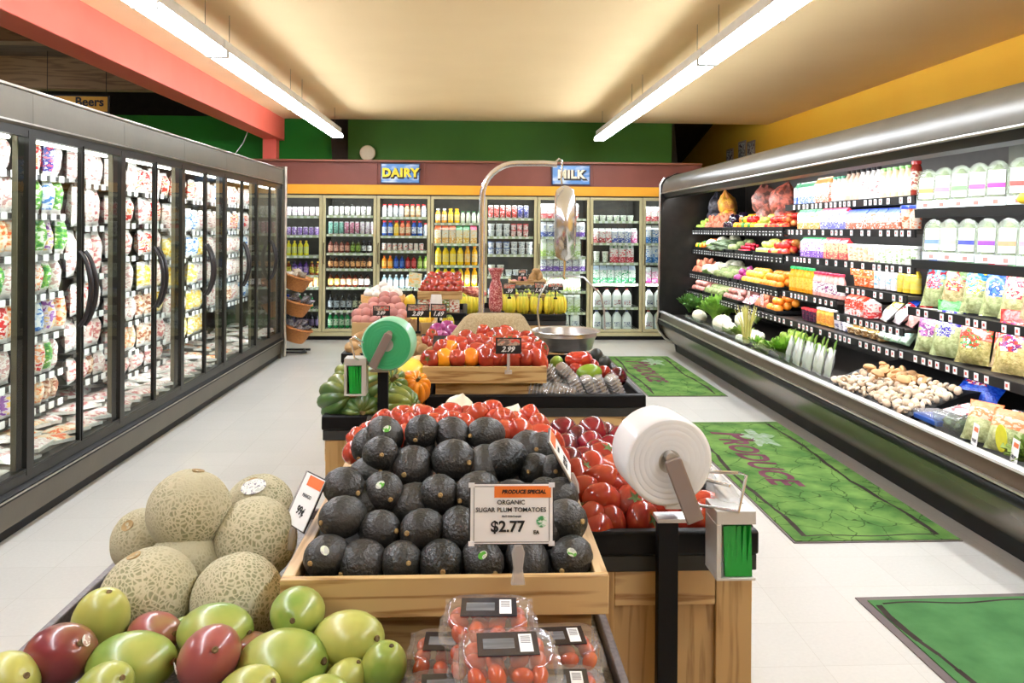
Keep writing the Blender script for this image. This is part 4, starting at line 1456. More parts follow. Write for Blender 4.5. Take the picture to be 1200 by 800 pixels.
# ---------------------------------------------------------------- basket stand at the end of that case
WICK = P('wicker', (206, 140, 74), (168, 100, 48), rough=.6, scale=60, stretch=(1, 1, 3), bump=.8, bscale=150)
t = thing('basket_stand', 'black wheeled stand of tilted baskets at the end of the glass-door case', 'basket stand', (-2.16, 9.68, 0))
m = MB()
m.tube([(-.13, 0, .03), (.2, 0, .03)], .014, 6)
m.tube([(-.13, .22, .03), (.2, .22, .03)], .014, 6)
m.tube([(-.1, 0, .03), (-.1, .22, .03)], .012, 6)
m.tube([(.14, 0, .03), (.14, .22, .03)], .012, 6)
m.obj('base', BLACK, t)
MB().tube([(-.09, .11, .03), (-.09, .11, 1.0)], .014, 6).obj('post', BLACK, t)
for k, z in enumerate((.15, .46, .76)):
    bk = thing('wicker_basket', ['lowest', 'middle', 'topmost'][k] + ' round wicker basket tilted on the black stand', 'basket', (-2.12, 9.74, z), (0, math.radians(16), 0), 'wicker baskets on the stand')
    m = MB()
    m.lathe([(.10, 0), (.12, .03), (.165, .16), (.172, .165), (.168, .172), (.155, .165), (.11, .02), (.0001, .015)], 28, fx=lambda p, a: (p[0], p[1] * .95, p[2] + .0))
    m.obj('bowl', WICK, bk)
    MB().lathe([(.16, .15), (.178, .158), (.178, .172), (.165, .18), (.158, .17)], 28).obj('rim', P('wicker_rim', (182, 116, 58), (150, 90, 40), rough=.6, scale=40), bk)
    for i in range(7):
        a = i * 2 * PI / 6
        rr = .085 if i < 6 else 0
        p = Vector((math.cos(a) * rr, math.sin(a) * rr, .17 + (.02 if i == 6 else 0) + R.uniform(-.01, .01)))
        p.rotate(Euler((0, math.radians(16), 0)))
        o = put(bag(.11, .12, .06, [(1.01, 0)], mats=[P('dark_snack_wrap' if k < 2 else 'clear_nut_wrap', (70, 66, 76) if k < 2 else (196, 186, 170), (150, 146, 150) if k < 2 else (150, 130, 100), rough=.2, scale=40, bump=.4)], nu=6, nv=6),
                'snack_bag', None, (bk.location.x + p.x, bk.location.y + p.y, z + p.z), (R.uniform(.9, 1.6), R.uniform(-.2, .2), R.uniform(0, 6)))
        tag(o, ('pale nut bag' if k == 2 else 'dark snack bag') + ', ' + ORD[i] + ' round the ' + ['lowest', 'middle', 'topmost'][k] + ' wicker basket', 'snack bag', 'bags in the wicker baskets')

# ---------------------------------------------------------------- open produce case along the right wall
def rcase(y0, y1, words, shelves, mirror=False, end=False, label=''):
    t = thing('produce_case', label, 'display case', (0, y0, 0), group='sections of the open produce case')
    L = y1 - y0
    MB().box(2.51, 3.4, 0.002, L - .002, 0, .12).obj('kick_plate', BLACK, t)
    m = MB()
    m.prism([(2.48, .1), (2.37, .2), (2.325, .29), (2.315, .34), (2.42, .40), (2.9, .40), (2.9, .1)], 1, .001, L - .001)
    m.obj('base_panel', P('case_green_grey_metal', (112, 104, 90), (104, 96, 84), rough=.26, metal=.5, scale=3, rnd=False), t, sharp=40)
    m = MB()
    m.prism([(2.32, .335), (2.29, .345), (2.278, .365), (2.285, .392), (2.32, .402)], 1, 0, L)
    bp = m.obj('bumper', BLACKM, t, sharp=60)
    MB().box(2.283, 2.32, 0, L, .402, .412).obj('bumper_trim', ALUM, bp)
    m = MB()
    m.prism([(2.305, .412), (2.315, .478), (2.385, .484), (2.385, .412)], 1, 0, L)
    m.obj('front_panel', P('taupe_metal', (104, 92, 78), (96, 84, 72), rough=.3, metal=.5, scale=2, rnd=False), t)
    m = MB()
    m.prism([(2.300, .484), (2.300, .498), (2.308, .505), (2.338, .505), (2.338, .484)], 1, 0, L)
    m.obj('top_rail', P('white_rail', (236, 236, 234), rough=.25, metal=.3, rnd=False), t, bev=.002)
    m = MB()
    m.box(3.36, 3.4, 0, L, .1, 2.2)
    m.box(2.36, 3.36, 0, L, .42, .455)
    m.obj('cabinet', DARKSH, t, smooth=False)
    m = MB()
    m.prism([(2.335, 1.945), (2.318, 1.96), (2.316, 1.985), (2.328, 2.06), (2.37, 2.125), (2.45, 2.172), (2.56, 2.2), (2.8, 2.215), (3.4, 2.215), (3.4, 2.12), (2.6, 2.09), (2.42, 1.96)], 1, 0, L)
    cn = m.obj('canopy', P('canopy_grey_metal', (84, 78, 68), (76, 71, 62), rough=.34, metal=.2, spec=.4, scale=2, rnd=False), t, sharp=42)
    MB().tube([(2.316, 0, 1.952), (2.316, L, 1.952)], .009, 8).obj('canopy_trim', ALUM, cn)
    m = MB()
    m.prism([(2.335, 1.945), (2.345, 1.9), (2.39, 1.885), (2.42, 1.955)], 1, 0, L)
    m.obj('lamp_hood', CASED, cn, sharp=30)
    if mirror:
        MB().box(3.3, 3.355, .02, L - .02, 1.72, 2.08).obj('mirror', P('dim_mirror', (150, 156, 150), (140, 146, 140), rough=.12, metal=.95, rnd=False), t)
    for k, (z, xf, tags, (ya, yb)) in enumerate(shelves):
        m = MB()
        m.box(xf + .012, 3.36, ya - y0, yb - y0, z - .03, z - .008)
        sh = m.obj('shelf', DARKSH, t, smooth=False)
        m = MB()
        m.prism([(xf, z - .052), (xf + .012, z - .052), (xf + .012, z), (xf - .004, z)], 1, ya - y0, yb - y0, 1)
        if tags:
            q = ya - y0 + .04
            while q < yb - y0 - .06:
                wd = .034 if tags == 1 else .018
                if tags == 1:
                    m.box(xf - .006, xf - .003, q, q + wd, z - .046, z - .008, 0)
                    m.box(xf - .0068, xf - .006, q + wd * .3, q + wd * .75, z - .034, z - .018, 2)
                    q += R.choice((.07, .085, .10, .16))
                else:
                    m.box(xf - .006, xf - .003, q, q + wd, z - .044, z - .028, 0)
                    m.box(xf - .006, xf - .003, q - .012, q + wd + .01, z - .012, z - .006, 0)
                    q += R.choice((.075, .09, .11))
        m.obj('price_strip', [TAGM, BLACK, colm((214, 90, 80))], sh, smooth=False)
        area('shelf_lamp', t, (xf + .03, (ya + yb) / 2 - y0, z - .036), (0, -math.radians(30), 0), .02, (yb - ya) * .95, RCASE_W * .34 * (yb - ya))
    n = max(1, round(L / 1.0))
    for q in range(n):
        yy = L * (q + .5) / n
        area('case_lamp', t, (2.43, yy, 1.93), (0, -math.radians(22), 0), .06, L / n * .92, RCASE_W * L / n)
        area('case_lamp', t, (2.46, yy, 1.93), (0, -math.radians(60), 0), .03, L / n * .92, RCASE_W * L / n * .25)
    tt = MB()
    tt.tube([(2.50, .05, 1.97), (2.50, L - .05, 1.97)], .013, 8)
    tt.obj('lamp_tube', emit('case_tube2', (255, 252, 246), 10), t)
    if end:
        m = MB()
        m.prism([(2.51, 0), (2.49, .1), (2.37, .17), (2.29, .27), (2.265, .36), (2.29, .5), (2.30, 1.9), (2.30, 2.06), (2.36, 2.14), (2.5, 2.205), (3.42, 2.23), (3.42, 0)], 1, L, L + .04)
        ep = m.obj('end_panel', CASED, t, sharp=30)
        MB().tube([(2.49, L + .01, .1), (2.37, L + .01, .165), (2.285, L + .01, .27), (2.262, L + .01, .36), (2.285, L + .01, .5), (2.296, L + .01, 1.9), (2.297, L + .01, 2.06), (2.35, L + .01, 2.145)], .014, 8).obj('edge_trim', ALUM, ep)
    return t


S1, S2, S3 = (2.2, 4.88), (4.88, 6.96), (6.96, 9.9)
rcase(S1[0], S1[1], '', [(1.637, 2.72, 0, S1), (1.33, 2.70, 0, S1), (1.04, 2.68, 1, S1), (.775, 2.62, 1, S1)], mirror=True,
      label='near section of the open case with bagged salad and herb packs')
rcase(S2[0], S2[1], '', [(1.725, 2.72, 1, S2), (1.515, 2.72, 1, S2), (1.285, 2.72, 1, S2), (1.105, 2.68, 1, (4.9, 5.86)), (.985, 2.68, 1, (5.88, 6.94)), (.90, 2.66, 1, (4.9, 5.86)), (.765, 2.62, 1, S2)],
      label='middle section of the open case with juices, dips and dressings')
rcase(S3[0], S3[1], '', [(1.5, 2.70, 2, S3), (1.265, 2.70, 2, S3), (.972, 2.66, 2, S3), (.762, 2.62, 2, S3)], end=True,
      label='far section of the open case with loose fruit and vegetables')

# --- middle section goods (near to far)
gg = lambda me, wd, n, nm, cat, lab: (me, wd, n, nm, cat, lab)
mid = [
    (1.725, 'top shelf, middle section', (4.95, 6.92), [
        gg(bottle(.22, .034, (140, 50, 40), (190, 40, 40), (240, 220, 190), neck=.7, sh=.78), .08, 1, 'juice_bottle', 'bottle', 'red-brown bottle with red cap'),
        gg(bottle(.2, .034, (236, 214, 180), (120, 190, 90), (244, 232, 206), neck=.66, sh=.72), .078, 5, 'dressing_bottle', 'bottle', 'cream dressing bottle with green cap'),
        gg(bottle(.22, .032, (240, 236, 232), (34, 34, 40), (246, 240, 236), neck=.45, lab2=(236, 120, 120)), .076, 4, 'smoothie_bottle', 'bottle', 'white smoothie bottle with black cap'),
        gg(bottle(.22, .032, (222, 190, 170), (50, 40, 36), (244, 226, 212), neck=.4), .076, 3, 'smoothie_bottle', 'bottle', 'tan bottle with brown cap'),
        gg(bottle(.19, .03, (244, 240, 232), (40, 150, 110), (246, 244, 240), neck=.55), .072, 3, 'dressing_bottle', 'bottle', 'white bottle with teal cap'),
        gg(carton(.2, .065, .065, (246, 240, 232), (236, 120, 90), (244, 180, 110)), .07, 4, 'juice_carton', 'carton', 'white carton with orange top'),
        gg(carton(.18, .065, .065, (240, 242, 244), (90, 120, 200), (110, 180, 140)), .07, 6, 'juice_carton', 'carton', 'white carton with green top')]),
    (1.515, 'second shelf, middle section', (4.95, 6.92), [
        gg(tub(.15, .042, (244, 220, 200), (44, 70, 190), (236, 110, 60)), .092, 2, 'dip_tub', 'tub', 'tall dip tub with blue lid'),
        gg(carton(.14, .06, .06, (240, 242, 246), (206, 120, 90), (60, 84, 190)), .064, 12, 'drink_box', 'carton', 'white drink box with blue top'),
        gg(carton(.17, .06, .06, (230, 234, 246), (120, 120, 210), (214, 70, 90)), .064, 7, 'drink_box', 'carton', 'lilac drink box with red top'),
        gg(carton(.16, .06, .06, (240, 242, 230), (250, 170, 80), (70, 160, 90)), .064, 7, 'drink_box', 'carton', 'white drink box with green top')]),
    (1.285, 'third shelf, middle section', (4.95, 6.92), [
        gg(tub(.12, .036, (244, 242, 232), (236, 236, 230), (150, 180, 120)), .078, 7, 'dip_tub', 'tub', 'pale tub with green print'),
        gg(tub(.12, .036, (246, 232, 200), (230, 240, 220), (236, 150, 110)), .078, 5, 'dip_tub', 'tub', 'cream tub with orange print'),
        gg(carton(.16, .06, .06, (250, 214, 160), (236, 90, 90), (206, 60, 70)), .066, 6, 'juice_box', 'carton', 'orange juice box with red top'),
        gg(carton(.16, .06, .06, (236, 226, 244), (130, 80, 180), (60, 150, 90)), .066, 7, 'juice_box', 'carton', 'violet juice box with green top')]),
    (1.105, 'fourth shelf, middle section', (4.95, 5.84), [
        gg(bottle(.17, .034, (236, 204, 70), (50, 140, 60), (244, 222, 110), neck=.6), .08, 3, 'juice_bottle', 'bottle', 'yellow juice bottle with green cap'),
        gg(bottle(.17, .032, (244, 236, 236), (214, 70, 160), (246, 240, 240), neck=.6, lab2=(90, 180, 210)), .076, 4, 'yogurt_drink', 'bottle', 'white yogurt drink with pink cap'),
        gg(tub(.075, .034, (244, 120, 50), (250, 170, 90), (240, 220, 200)), .072, 5, 'fruit_cup', 'tub', 'orange fruit cup')]),
    (.985, 'lower fourth shelf, middle section', (5.9, 6.92), [
        gg(bottle(.19, .032, (246, 180, 170), (206, 60, 90), (246, 240, 236), neck=.6, lab2=(140, 60, 120)), .072, 7, 'smoothie_bottle', 'bottle', 'pale smoothie bottle with red cap'),
        gg(bottle(.21, .03, (240, 160, 40), (40, 170, 90), (250, 206, 90), neck=.55), .07, 7, 'orange_juice_bottle', 'bottle', 'orange juice bottle with green cap')]),
    (.90, 'fifth shelf, middle section', (5.42, 5.84), [
        gg(carton(.13, .06, .1, (246, 226, 220), (236, 60, 60), (240, 240, 240)), .1, 1, 'cracker_box', 'box', 'pink and white box'),
        gg(carton(.15, .07, .1, (244, 80, 50), (246, 240, 236), (236, 60, 40)), .09, 3, 'cracker_box', 'box', 'red and white box')]),
    (.765, 'lowest shelf, middle section', (5.25, 6.92), [
        gg(tub(.05, .05, (150, 110, 60), (230, 220, 170), (240, 220, 180)), .108, 5, 'hummus_tub', 'tub', 'flat hummus tub'),
        gg(tub(.1, .036, (236, 230, 236), (80, 80, 160), (120, 120, 150)), .078, 3, 'yogurt_tub', 'tub', 'white tub with blue lid'),
        gg(bottle(.13, .034, (244, 190, 90), (240, 240, 236), (246, 160, 70), neck=.8, sh=.75), .076, 4, 'fruit_jar', 'jar', 'fruit jar with orange label'),
        gg(tub(.1, .034, (60, 30, 60), (206, 50, 60), (120, 40, 70)), .074, 4, 'berry_cup', 'tub', 'dark berry cup with red lid')]),
]
for (z, where, (ya, yb), specs) in mid:
    place_row(specs, ya, yb, (2.79 if z > 1 else 2.75), z + .002, where, axis='y', face=-PI / 2)
# a second level of cups and tubs
for (z, me, n, y0_, where, lab) in ((1.182, tub(.075, .034, (244, 120, 50), (250, 170, 90), (240, 220, 200)), 5, 5.49, 'upper layer, fourth shelf, middle section', 'orange fruit cup'),
                                    (.818, tub(.05, .05, (150, 110, 60), (230, 220, 170), (240, 220, 180)), 4, 5.3, 'upper layer, lowest shelf, middle section', 'flat hummus tub'),
                                    (1.668, tub(.15, .042, (244, 220, 200), (44, 70, 190), (236, 110, 60)), 0, 4.96, '', '')):
    place_row([(me, .1 if 'hummus' in lab else .072, n, 'stacked_tub', 'tub', lab)], y0_, y0_ + n * .11, 2.79 if z > 1 else 2.75, z, where, axis='y')


# --- bags
def sbag(top, mid_, low, print_):
    return [P('bagc%d_%d_%d' % low, low, tuple(max(0, v - 36) for v in low), rough=.22, scale=40, lo=.4, hi=.6, bump=.5, bscale=90),
            printed('bagp%d_%d_%d' % mid_, mid_, print_, tuple((a + 255) // 2 for a in mid_), 22, .2), P('bagt%d_%d_%d' % top, top, None, rough=.2, bump=.5, bscale=60), printed('bago%d%d' % (print_[0], mid_[0]), print_, (240, 240, 240), mid_, 40, .2)]


def salad_bag(loc, tp, md, lw, pr, label, h=.3, w_=.2, d=.1, rot=(0, 0, 0), group='salad bags', label_oval=True, nm='salad_bag'):
    mats = sbag(tp, md, lw, pr)
    o = put(bag(w_, h, d, [(.5, 0), (.78, 1), (1.01, 2)], mats=mats, label=(.55, .45, .13, 3) if label_oval else None, key=('sb', tp, md, lw, pr, label_oval)), nm, None, loc, rot)
    return tag(o, label, 'salad bag', group)


G1, G2 = (196, 206, 150), (160, 186, 110)
row3 = [(4.80, (30, 90, 190), (110, 170, 210), G1, (210, 50, 70), 'blue-topped'), (4.60, (60, 140, 60), (150, 200, 120), (206, 190, 140), (206, 60, 60), 'green and red'), (4.40, (50, 120, 50), (60, 150, 220), G1, (240, 210, 60), 'green-topped blue and yellow'),
        (4.22, (206, 50, 70), (80, 130, 220), G1, (40, 80, 180), 'red-topped blue'), (4.06, (60, 140, 50), (226, 70, 90), (206, 206, 150), (240, 220, 180), 'green-topped pink'), (3.90, (170, 50, 150), (214, 80, 150), (206, 186, 150), (226, 90, 80), 'purple-topped')]
for i, (y, tp, md, lw, pr, wd) in enumerate(row3):
    salad_bag((2.80, y, 1.045), tp, md, lw, pr, wd + ' salad bag on the third shelf of the near section', h=.31, w_=.19, d=.1, rot=(math.radians(-16), 0, -PI / 2 + .42), group='salad bags on the third shelf')
for i, y in enumerate((4.9, 4.62, 4.34)):
    salad_bag((3.0, y, 1.045), (24, 76, 170), (40, 90, 190), (60, 120, 190), (20, 60, 160), ['blue foil bag behind the blue-topped salad bag', 'blue foil bag behind the green and red salad bag', 'blue foil bag behind the blue and yellow salad bag'][i], h=.33, w_=.24, d=.08, rot=(math.radians(-12), 0, -PI / 2), group='blue bags on the third shelf')
row4 = [(4.72, (226, 226, 210), (196, 120, 170), G1, (130, 60, 140), 'pale pink-printed', .24), (4.55, (60, 150, 60), (206, 216, 170), G1, (70, 60, 160), 'green-topped violet-printed', .3), (4.30, (222, 60, 40), (230, 70, 50), (206, 196, 130), (60, 140, 70), 'red-topped green-label', .22),
        (4.12, (214, 50, 40), (224, 60, 46), (216, 190, 150), (236, 120, 60), 'orange-red', .22), (3.98, (226, 50, 46), (230, 70, 56), (224, 206, 140), (120, 50, 120), 'tall red and gold', .3), (3.84, (200, 40, 40), (220, 60, 50), (190, 170, 130), (240, 200, 180), 'dark red', .26)]
for i, (y, tp, md, lw, pr, wd, hh) in enumerate(row4):
    salad_bag((2.72 + (.08 if i in (3, 5) else 0), y, .78), tp, md, lw, pr, wd + ' salad bag on the lowest shelf of the near section', h=hh * 1.1, w_=.2, d=.1, rot=(math.radians(-14), 0, -PI / 2 + .42), group='salad bags on the lowest shelf')
salad_bag((2.70, 3.62, .78), (206, 214, 170), (200, 206, 140), (232, 60, 140), (214, 60, 120), 'celery heart bag with pink base on the lowest shelf', h=.3, w_=.17, d=.09, rot=(math.radians(-20), 0, -PI / 2 + .3), label_oval=False)
# lying bags, middle section fifth shelf
for i, (y, tp, md, lw, pr, wd) in enumerate(((5.30, (220, 214, 120), (236, 232, 200), (240, 240, 236), (230, 200, 60), 'white and yellow wrap'), (5.14, (40, 80, 200), (240, 236, 240), (236, 220, 226), (200, 40, 50), 'white and blue wrap'), (4.98, (206, 40, 40), (236, 100, 90), (244, 180, 170), (190, 20, 30), 'red wrap'))):
    salad_bag((2.74, y, .905), tp, md, lw, pr, wd + ' bag leaning on the fifth shelf of the middle section', h=.2, w_=.19, d=.07, rot=(math.radians(-42), 0, -PI / 2 - .3), group='tortilla bags', nm='tortilla_bag')


# --- herb packs (arched clear packs)
def herb_pack_proto(stripe):
    t = bpy.data.objects.new('herb_pack', None)
    COL.objects.link(t)
    w2, h = .058, .245
    prof = [(-w2, 0), (w2, 0), (w2 * 1.02, .13)]
    for q in range(1, 8):
        a = PI * q / 8
        prof.append((w2 * math.cos(a), .175 + .07 * math.sin(a)))
    prof.append((-w2 * 1.02, .13))
    m = MB()
    m.prism(prof, 1, -.022, .004)
    m.obj('shell', clear('herb_shell', (226, 236, 222), fac=.09, rough=.1, bump=.3, milky=.20, mcol=(240, 246, 236)), t, bev=.003)
    m = MB()
    m.ball(.044, .010, .1, lambda d, a, th: 1 + .12 * math.sin(9 * a) * math.sin(7 * th), 16, 14)
    m.xf(Matrix.Translation((0, -.006, .12)))
    m.obj('herb_sprigs', P('herb_green', (170, 184, 128), (134, 156, 92), rough=.6, scale=40, var=.2, bump=.8), t)
    m = MB()
    m.box(-.042, .042, -.026, -.0235, .06, .19, 0)
    m.box(-.0422, .0422, -.0268, -.026, .096, .122, 1)
    m.box(-.022, .022, -.0268, -.026, .15, .156, 2)
    m.obj('label', [TAGM, colm(stripe), colm((200, 196, 200))], t, smooth=False)
    m = MB()
    m.box(-.05, .05, -.034, -.030, .0, .045, 0)
    m.box(-.01, .014, -.0345, -.034, .008, .03, 1)
    m.obj('price_holder', [colm((220, 230, 236)), colm((220, 130, 120))], t, smooth=False)
    return t


hs = [(4.815, 1.637, (236, 170, 90), 'orange'), (4.645, 1.637, (232, 130, 180), 'pink'), (4.48, 1.637, (120, 190, 110), 'green'), (4.315, 1.637, (222, 90, 190), 'magenta'), (4.153, 1.637, (206, 60, 170), 'deep magenta'), (3.975, 1.637, (226, 80, 70), 'red'),
      (4.748, 1.33, (110, 140, 220), 'blue'), (4.587, 1.33, (180, 214, 160), 'pale green'), (4.412, 1.33, (60, 70, 170), 'navy'), (4.235, 1.33, (140, 70, 200), 'purple'), (4.064, 1.33, (240, 150, 110), 'salmon'), (3.90, 1.33, (190, 150, 210), 'lilac')]
for i, (y, z, c, nm) in enumerate(hs):
    t = herb_pack_proto(c)
    t.location = (2.76, y, z)
    t.rotation_euler = (math.radians(-7), 0, -PI / 2 + .62 + R.uniform(-.06, .06))
    tag(t, 'arched clear herb pack with %s stripe on the %s shelf of the near section' % (nm, 'top' if z > 1.5 else 'second'), 'herb pack', 'herb packs on the near section')
o = put(simple_fruit('lemon'), 'lemon', None, (2.705, 3.86, 1.668), (1.4, 0, .3))
tag(o, 'yellow lemon at the near end of the top shelf of herb packs', 'lemon')
MB().box(2.70, 2.71, 3.7, 3.84, 1.53, 1.58).obj('slatted_holder', DGREY)
tag(bpy.data.objects['slatted_holder'], 'grey plastic tag holder under the herb pack shelf', 'tag holder')
for i, y in enumerate((4.98, 5.08, 5.17, 5.0 + .26)):
    t = thing('sprout_pack', 'clear pack of pale green sprouts, %s low in the middle section' % (ORD[i] + ' from near end'), 'sprout pack', (2.71, y, .79), (math.radians(-38), 0, -PI / 2), 'sprout packs')
    MB().box(-.04, .04, -.018, .018, 0, .12).obj('tray', clear('sprout_shell', (226, 240, 226), milky=.35, mcol=(200, 220, 200)), t, bev=.01)
    MB().box(-.028, .028, -.021, -.0185, .03, .09).obj('label', label_print((170, 210, 190), (90, 150, 170)), t)


# --- loose produce on the far section
def pile(kind, nm, cat, words, y0, y1, z, x0=2.74, rows=2, layers=2, pitch=.075, ks=(0,), where='', zk=.8, face=None, drop=0):
    n = max(1, int((y1 - y0) / pitch))
    pw = (y1 - y0) / n
    i = 0
    for ly in range(layers):
        for r_ in range(max(1, rows - ly)):
            for q in range(n - (1 if ly and n > 1 else 0)):
                y = y0 + pw * (q + .5 + .5 * ly) + R.uniform(-.006, .006)
                x = x0 + pitch * (r_ + .5 * ly) + R.uniform(-.006, .006)
                o = put(simple_fruit(kind, R.choice(ks)), nm, None, (x, y, z + pitch * .46 + ly * pitch * zk + r_ * .026), (R.uniform(-.5, .5), R.uniform(-.5, .5), R.uniform(0, 6.28)) if face is None else (face[0] + R.uniform(-.15, .15), face[1], face[2] + R.uniform(-.2, .2)),
                        R.uniform(.93, 1.06))
                tag(o, '%s, %s from near end, %s row, %s, %s' % (words, ORD[min(q, 19)], ['front', 'back', 'rear'][r_], 'lower' if ly == 0 else 'upper layer', where), cat, words + ' on ' + where)
                i += 1


def produce_tray(y0, y1, z, x0, x1, word, where):
    m = MB()
    m.box(x0, x1, y0, y1, z, z + .008)
    m.box(x0, x0 + .006, y0, y1, z, z + .035)
    m.box(x0, x1, y0, y0 + .006, z, z + .035)
    m.box(x0, x1, y1 - .006, y1, z, z + .035)
    o = m.obj('produce_tray', BLACK, bev=.002)
    tag(o, 'black tray under the ' + word + ', ' + where, 'tray', 'black produce trays')


def mesh_bag(loc, c1, c2, words, s=1.0, rot=(0, 0, 0)):
    def mk():
        m = MB()
        rr = random.Random(int(c1[0]))
        m.ball(.1, .075, .1, lambda d, a, th: 1 + .10 * math.sin(5 * a + 2 * math.sin(4 * th)) * math.sin(4 * th) + .4 * math.exp(-(th / .2) ** 2), 26, 18)
        return m.mesh('netted_bag', P('netbag%d' % c1[0], c1, c2, rough=.3, scale=26, lo=.42, hi=.58, bump=.9, bscale=100))
    o = put(cached(('mesh_bag', c1), mk), 'produce_bag', None, loc, rot, s * 1.25)
    tag(o, words, 'produce bag', 'netted bags of produce')


far = [
    (1.5, 'top shelf', [('apple', 'apple', 'apple', 'red and yellow apple', 6.98, 7.5, 3), ('green_apple', 'pear', 'pear', 'yellow-green pear', 7.5, 7.8, 2), ('pepper', 'bell_pepper', 'pepper', 'bell pepper', 7.8, 8.4, 2),
                        ('eggplant', 'eggplant', 'eggplant', 'dark eggplant', 8.4, 8.75, 1), ('sweet_potato', 'sweet_potato', 'sweet potato', 'pink sweet potato', 8.75, 9.5, 2), ('lime', 'lime', 'lime', 'small lime', 9.5, 9.85, 1)]),
    (1.265, 'second shelf', [('apple', 'apple', 'apple', 'red striped apple', 6.98, 7.4, 3), ('green_apple', 'apple', 'apple', 'green apple', 7.4, 7.75, 2), ('radish', 'radish', 'radish', 'red radish', 7.95, 8.3, 3), ('artichoke', 'artichoke', 'artichoke', 'green artichoke', 8.35, 8.6, 1),
                             ('cuke', 'cucumber', 'cucumber', 'grey-green cucumber', 8.65, 9.2, 3), ('cauli', 'cauliflower', 'cauliflower', 'white cauliflower', 9.22, 9.5, 1), ('pepper', 'bell_pepper', 'pepper', 'mixed pepper', 9.5, 9.85, 1)]),
    (.972, 'third shelf', [('orange', 'orange', 'orange', 'bright orange', 6.98, 7.5, 2), ('yorange', 'grapefruit', 'grapefruit', 'yellow grapefruit', 7.5, 8.0, 2), ('onion', 'onion', 'onion', 'purple onion', 8.05, 8.25, 2), ('artichoke', 'artichoke', 'artichoke', 'green broccoli-like artichoke', 8.3, 8.95, 1),
                           ('cauli', 'cauliflower', 'cauliflower', 'cream cauliflower', 9.0, 9.45, 1), ('sweet_potato', 'sweet_potato', 'sweet potato', 'tan root', 9.45, 9.85, 2)]),
    (.762, 'fourth shelf', [('orange', 'orange', 'orange', 'large orange', 6.98, 7.3, 2), ('sweet_potato', 'sweet_potato', 'sweet potato', 'orange sweet potato', 7.3, 7.65, 2), ('red_potato', 'potato', 'potato', 'pink potato', 8.0, 8.6, 2),
                            ('artichoke', 'artichoke', 'artichoke', 'pale artichoke', 8.65, 9.3, 1), ('red_potato', 'potato', 'potato', 'rosy potato', 9.35, 9.85, 2)]),
]
PT = {'radish': .045, 'cauli': .14, 'artichoke': .088, 'sweet_potato': .085, 'cuke': .06, 'eggplant': .09, 'lime': .065, 'pepper': .078}
for (z, sh, items) in far:
    for (kd, nm, cat, words, ya, yb, ly) in items:
        x0 = 2.75 if z > 1.2 else 2.70
        produce_tray(ya, yb - .005, z, x0 - .045, x0 + .3, words + ' heap', sh)
        pile(kd, nm, cat, words, ya + .01, yb - .02, z + .008, x0=x0 + (.03 if kd in ('cauli',) else 0), rows=3, layers=2 if (ly > 1 or kd in ('lime', 'eggplant')) else 1, pitch=PT.get(kd, .076), ks=(0, 1, 2, 3) if kd == 'pepper' else (0,),
             where=sh, face=(PI / 2, 0, PI / 2) if kd in ('cuke',) else None)
for i, (y, z, c1, c2, wd) in enumerate(((7.55, 1.60, (196, 96, 84), (110, 74, 66), 'red netted potato bag, first from the near end, top shelf'), (7.95, 1.62, (190, 110, 90), (120, 80, 70), 'red netted potato bag, second from the near end, top shelf'),
                                        (7.6, 1.78, (206, 110, 90), (120, 70, 60), 'red netted potato bag, upper one, top shelf'), (8.05, 1.80, (178, 104, 90), (100, 70, 64), 'brown netted potato bag, upper one, top shelf'),
                                        (9.25, 1.62, (226, 180, 60), (206, 120, 50), 'yellow netted onion bag on the top shelf'), (9.3, 1.78, (228, 170, 56), (214, 130, 60), 'yellow netted onion bag, upper one'),
                                        (9.68, 1.62, (70, 66, 76), (44, 40, 50), 'dark produce bag at the end of the top shelf'), (9.7, 1.78, (66, 64, 74), (40, 38, 46), 'dark produce bag, upper one at the end'))):
    mesh_bag((2.95, y, z), c1, c2, wd, 1.15, (R.uniform(-.3, .3), R.uniform(-.3, .3), R.uniform(0, 3)))
for i, y in enumerate((7.68, 7.82)):
    o = put(simple_fruit('chili', i), 'long_pepper', None, (2.70, y, .985 + .02), (PI / 2, 0, .9 + i))
    tag(o, ['yellow long pepper lying by the oranges', 'green long pepper lying by the oranges'][i], 'pepper')
for i, y in enumerate((7.70, 7.78, 7.86)):
    o = put(bag(.1, .16, .05, [(1.01, 0)], mats=[printed('wrap_beet', (206, 150, 160), (150, 60, 90), (236, 220, 220), 30)], nu=6, nv=8), 'beet_pack', None, (2.66, y, .79), (-1.1, 0, -PI / 2))
    tag(o, 'packet of beets, %s from the near end, fourth shelf' % ORD[i], 'produce packet', 'beet packets')
for i, y in enumerate((7.93, 7.66, 7.3)):
    t = thing('price_card', 'small white price card hanging from the third shelf, %s from the far end' % ORD[i], 'price card', (2.64, y, .86), group='hanging price cards')
    MB().box(-.002, 0, -.035, .035, -.04, .06, 0).obj('card', printed('card_print', (244, 244, 242), (150, 150, 150), (226, 130, 120), 70), t)

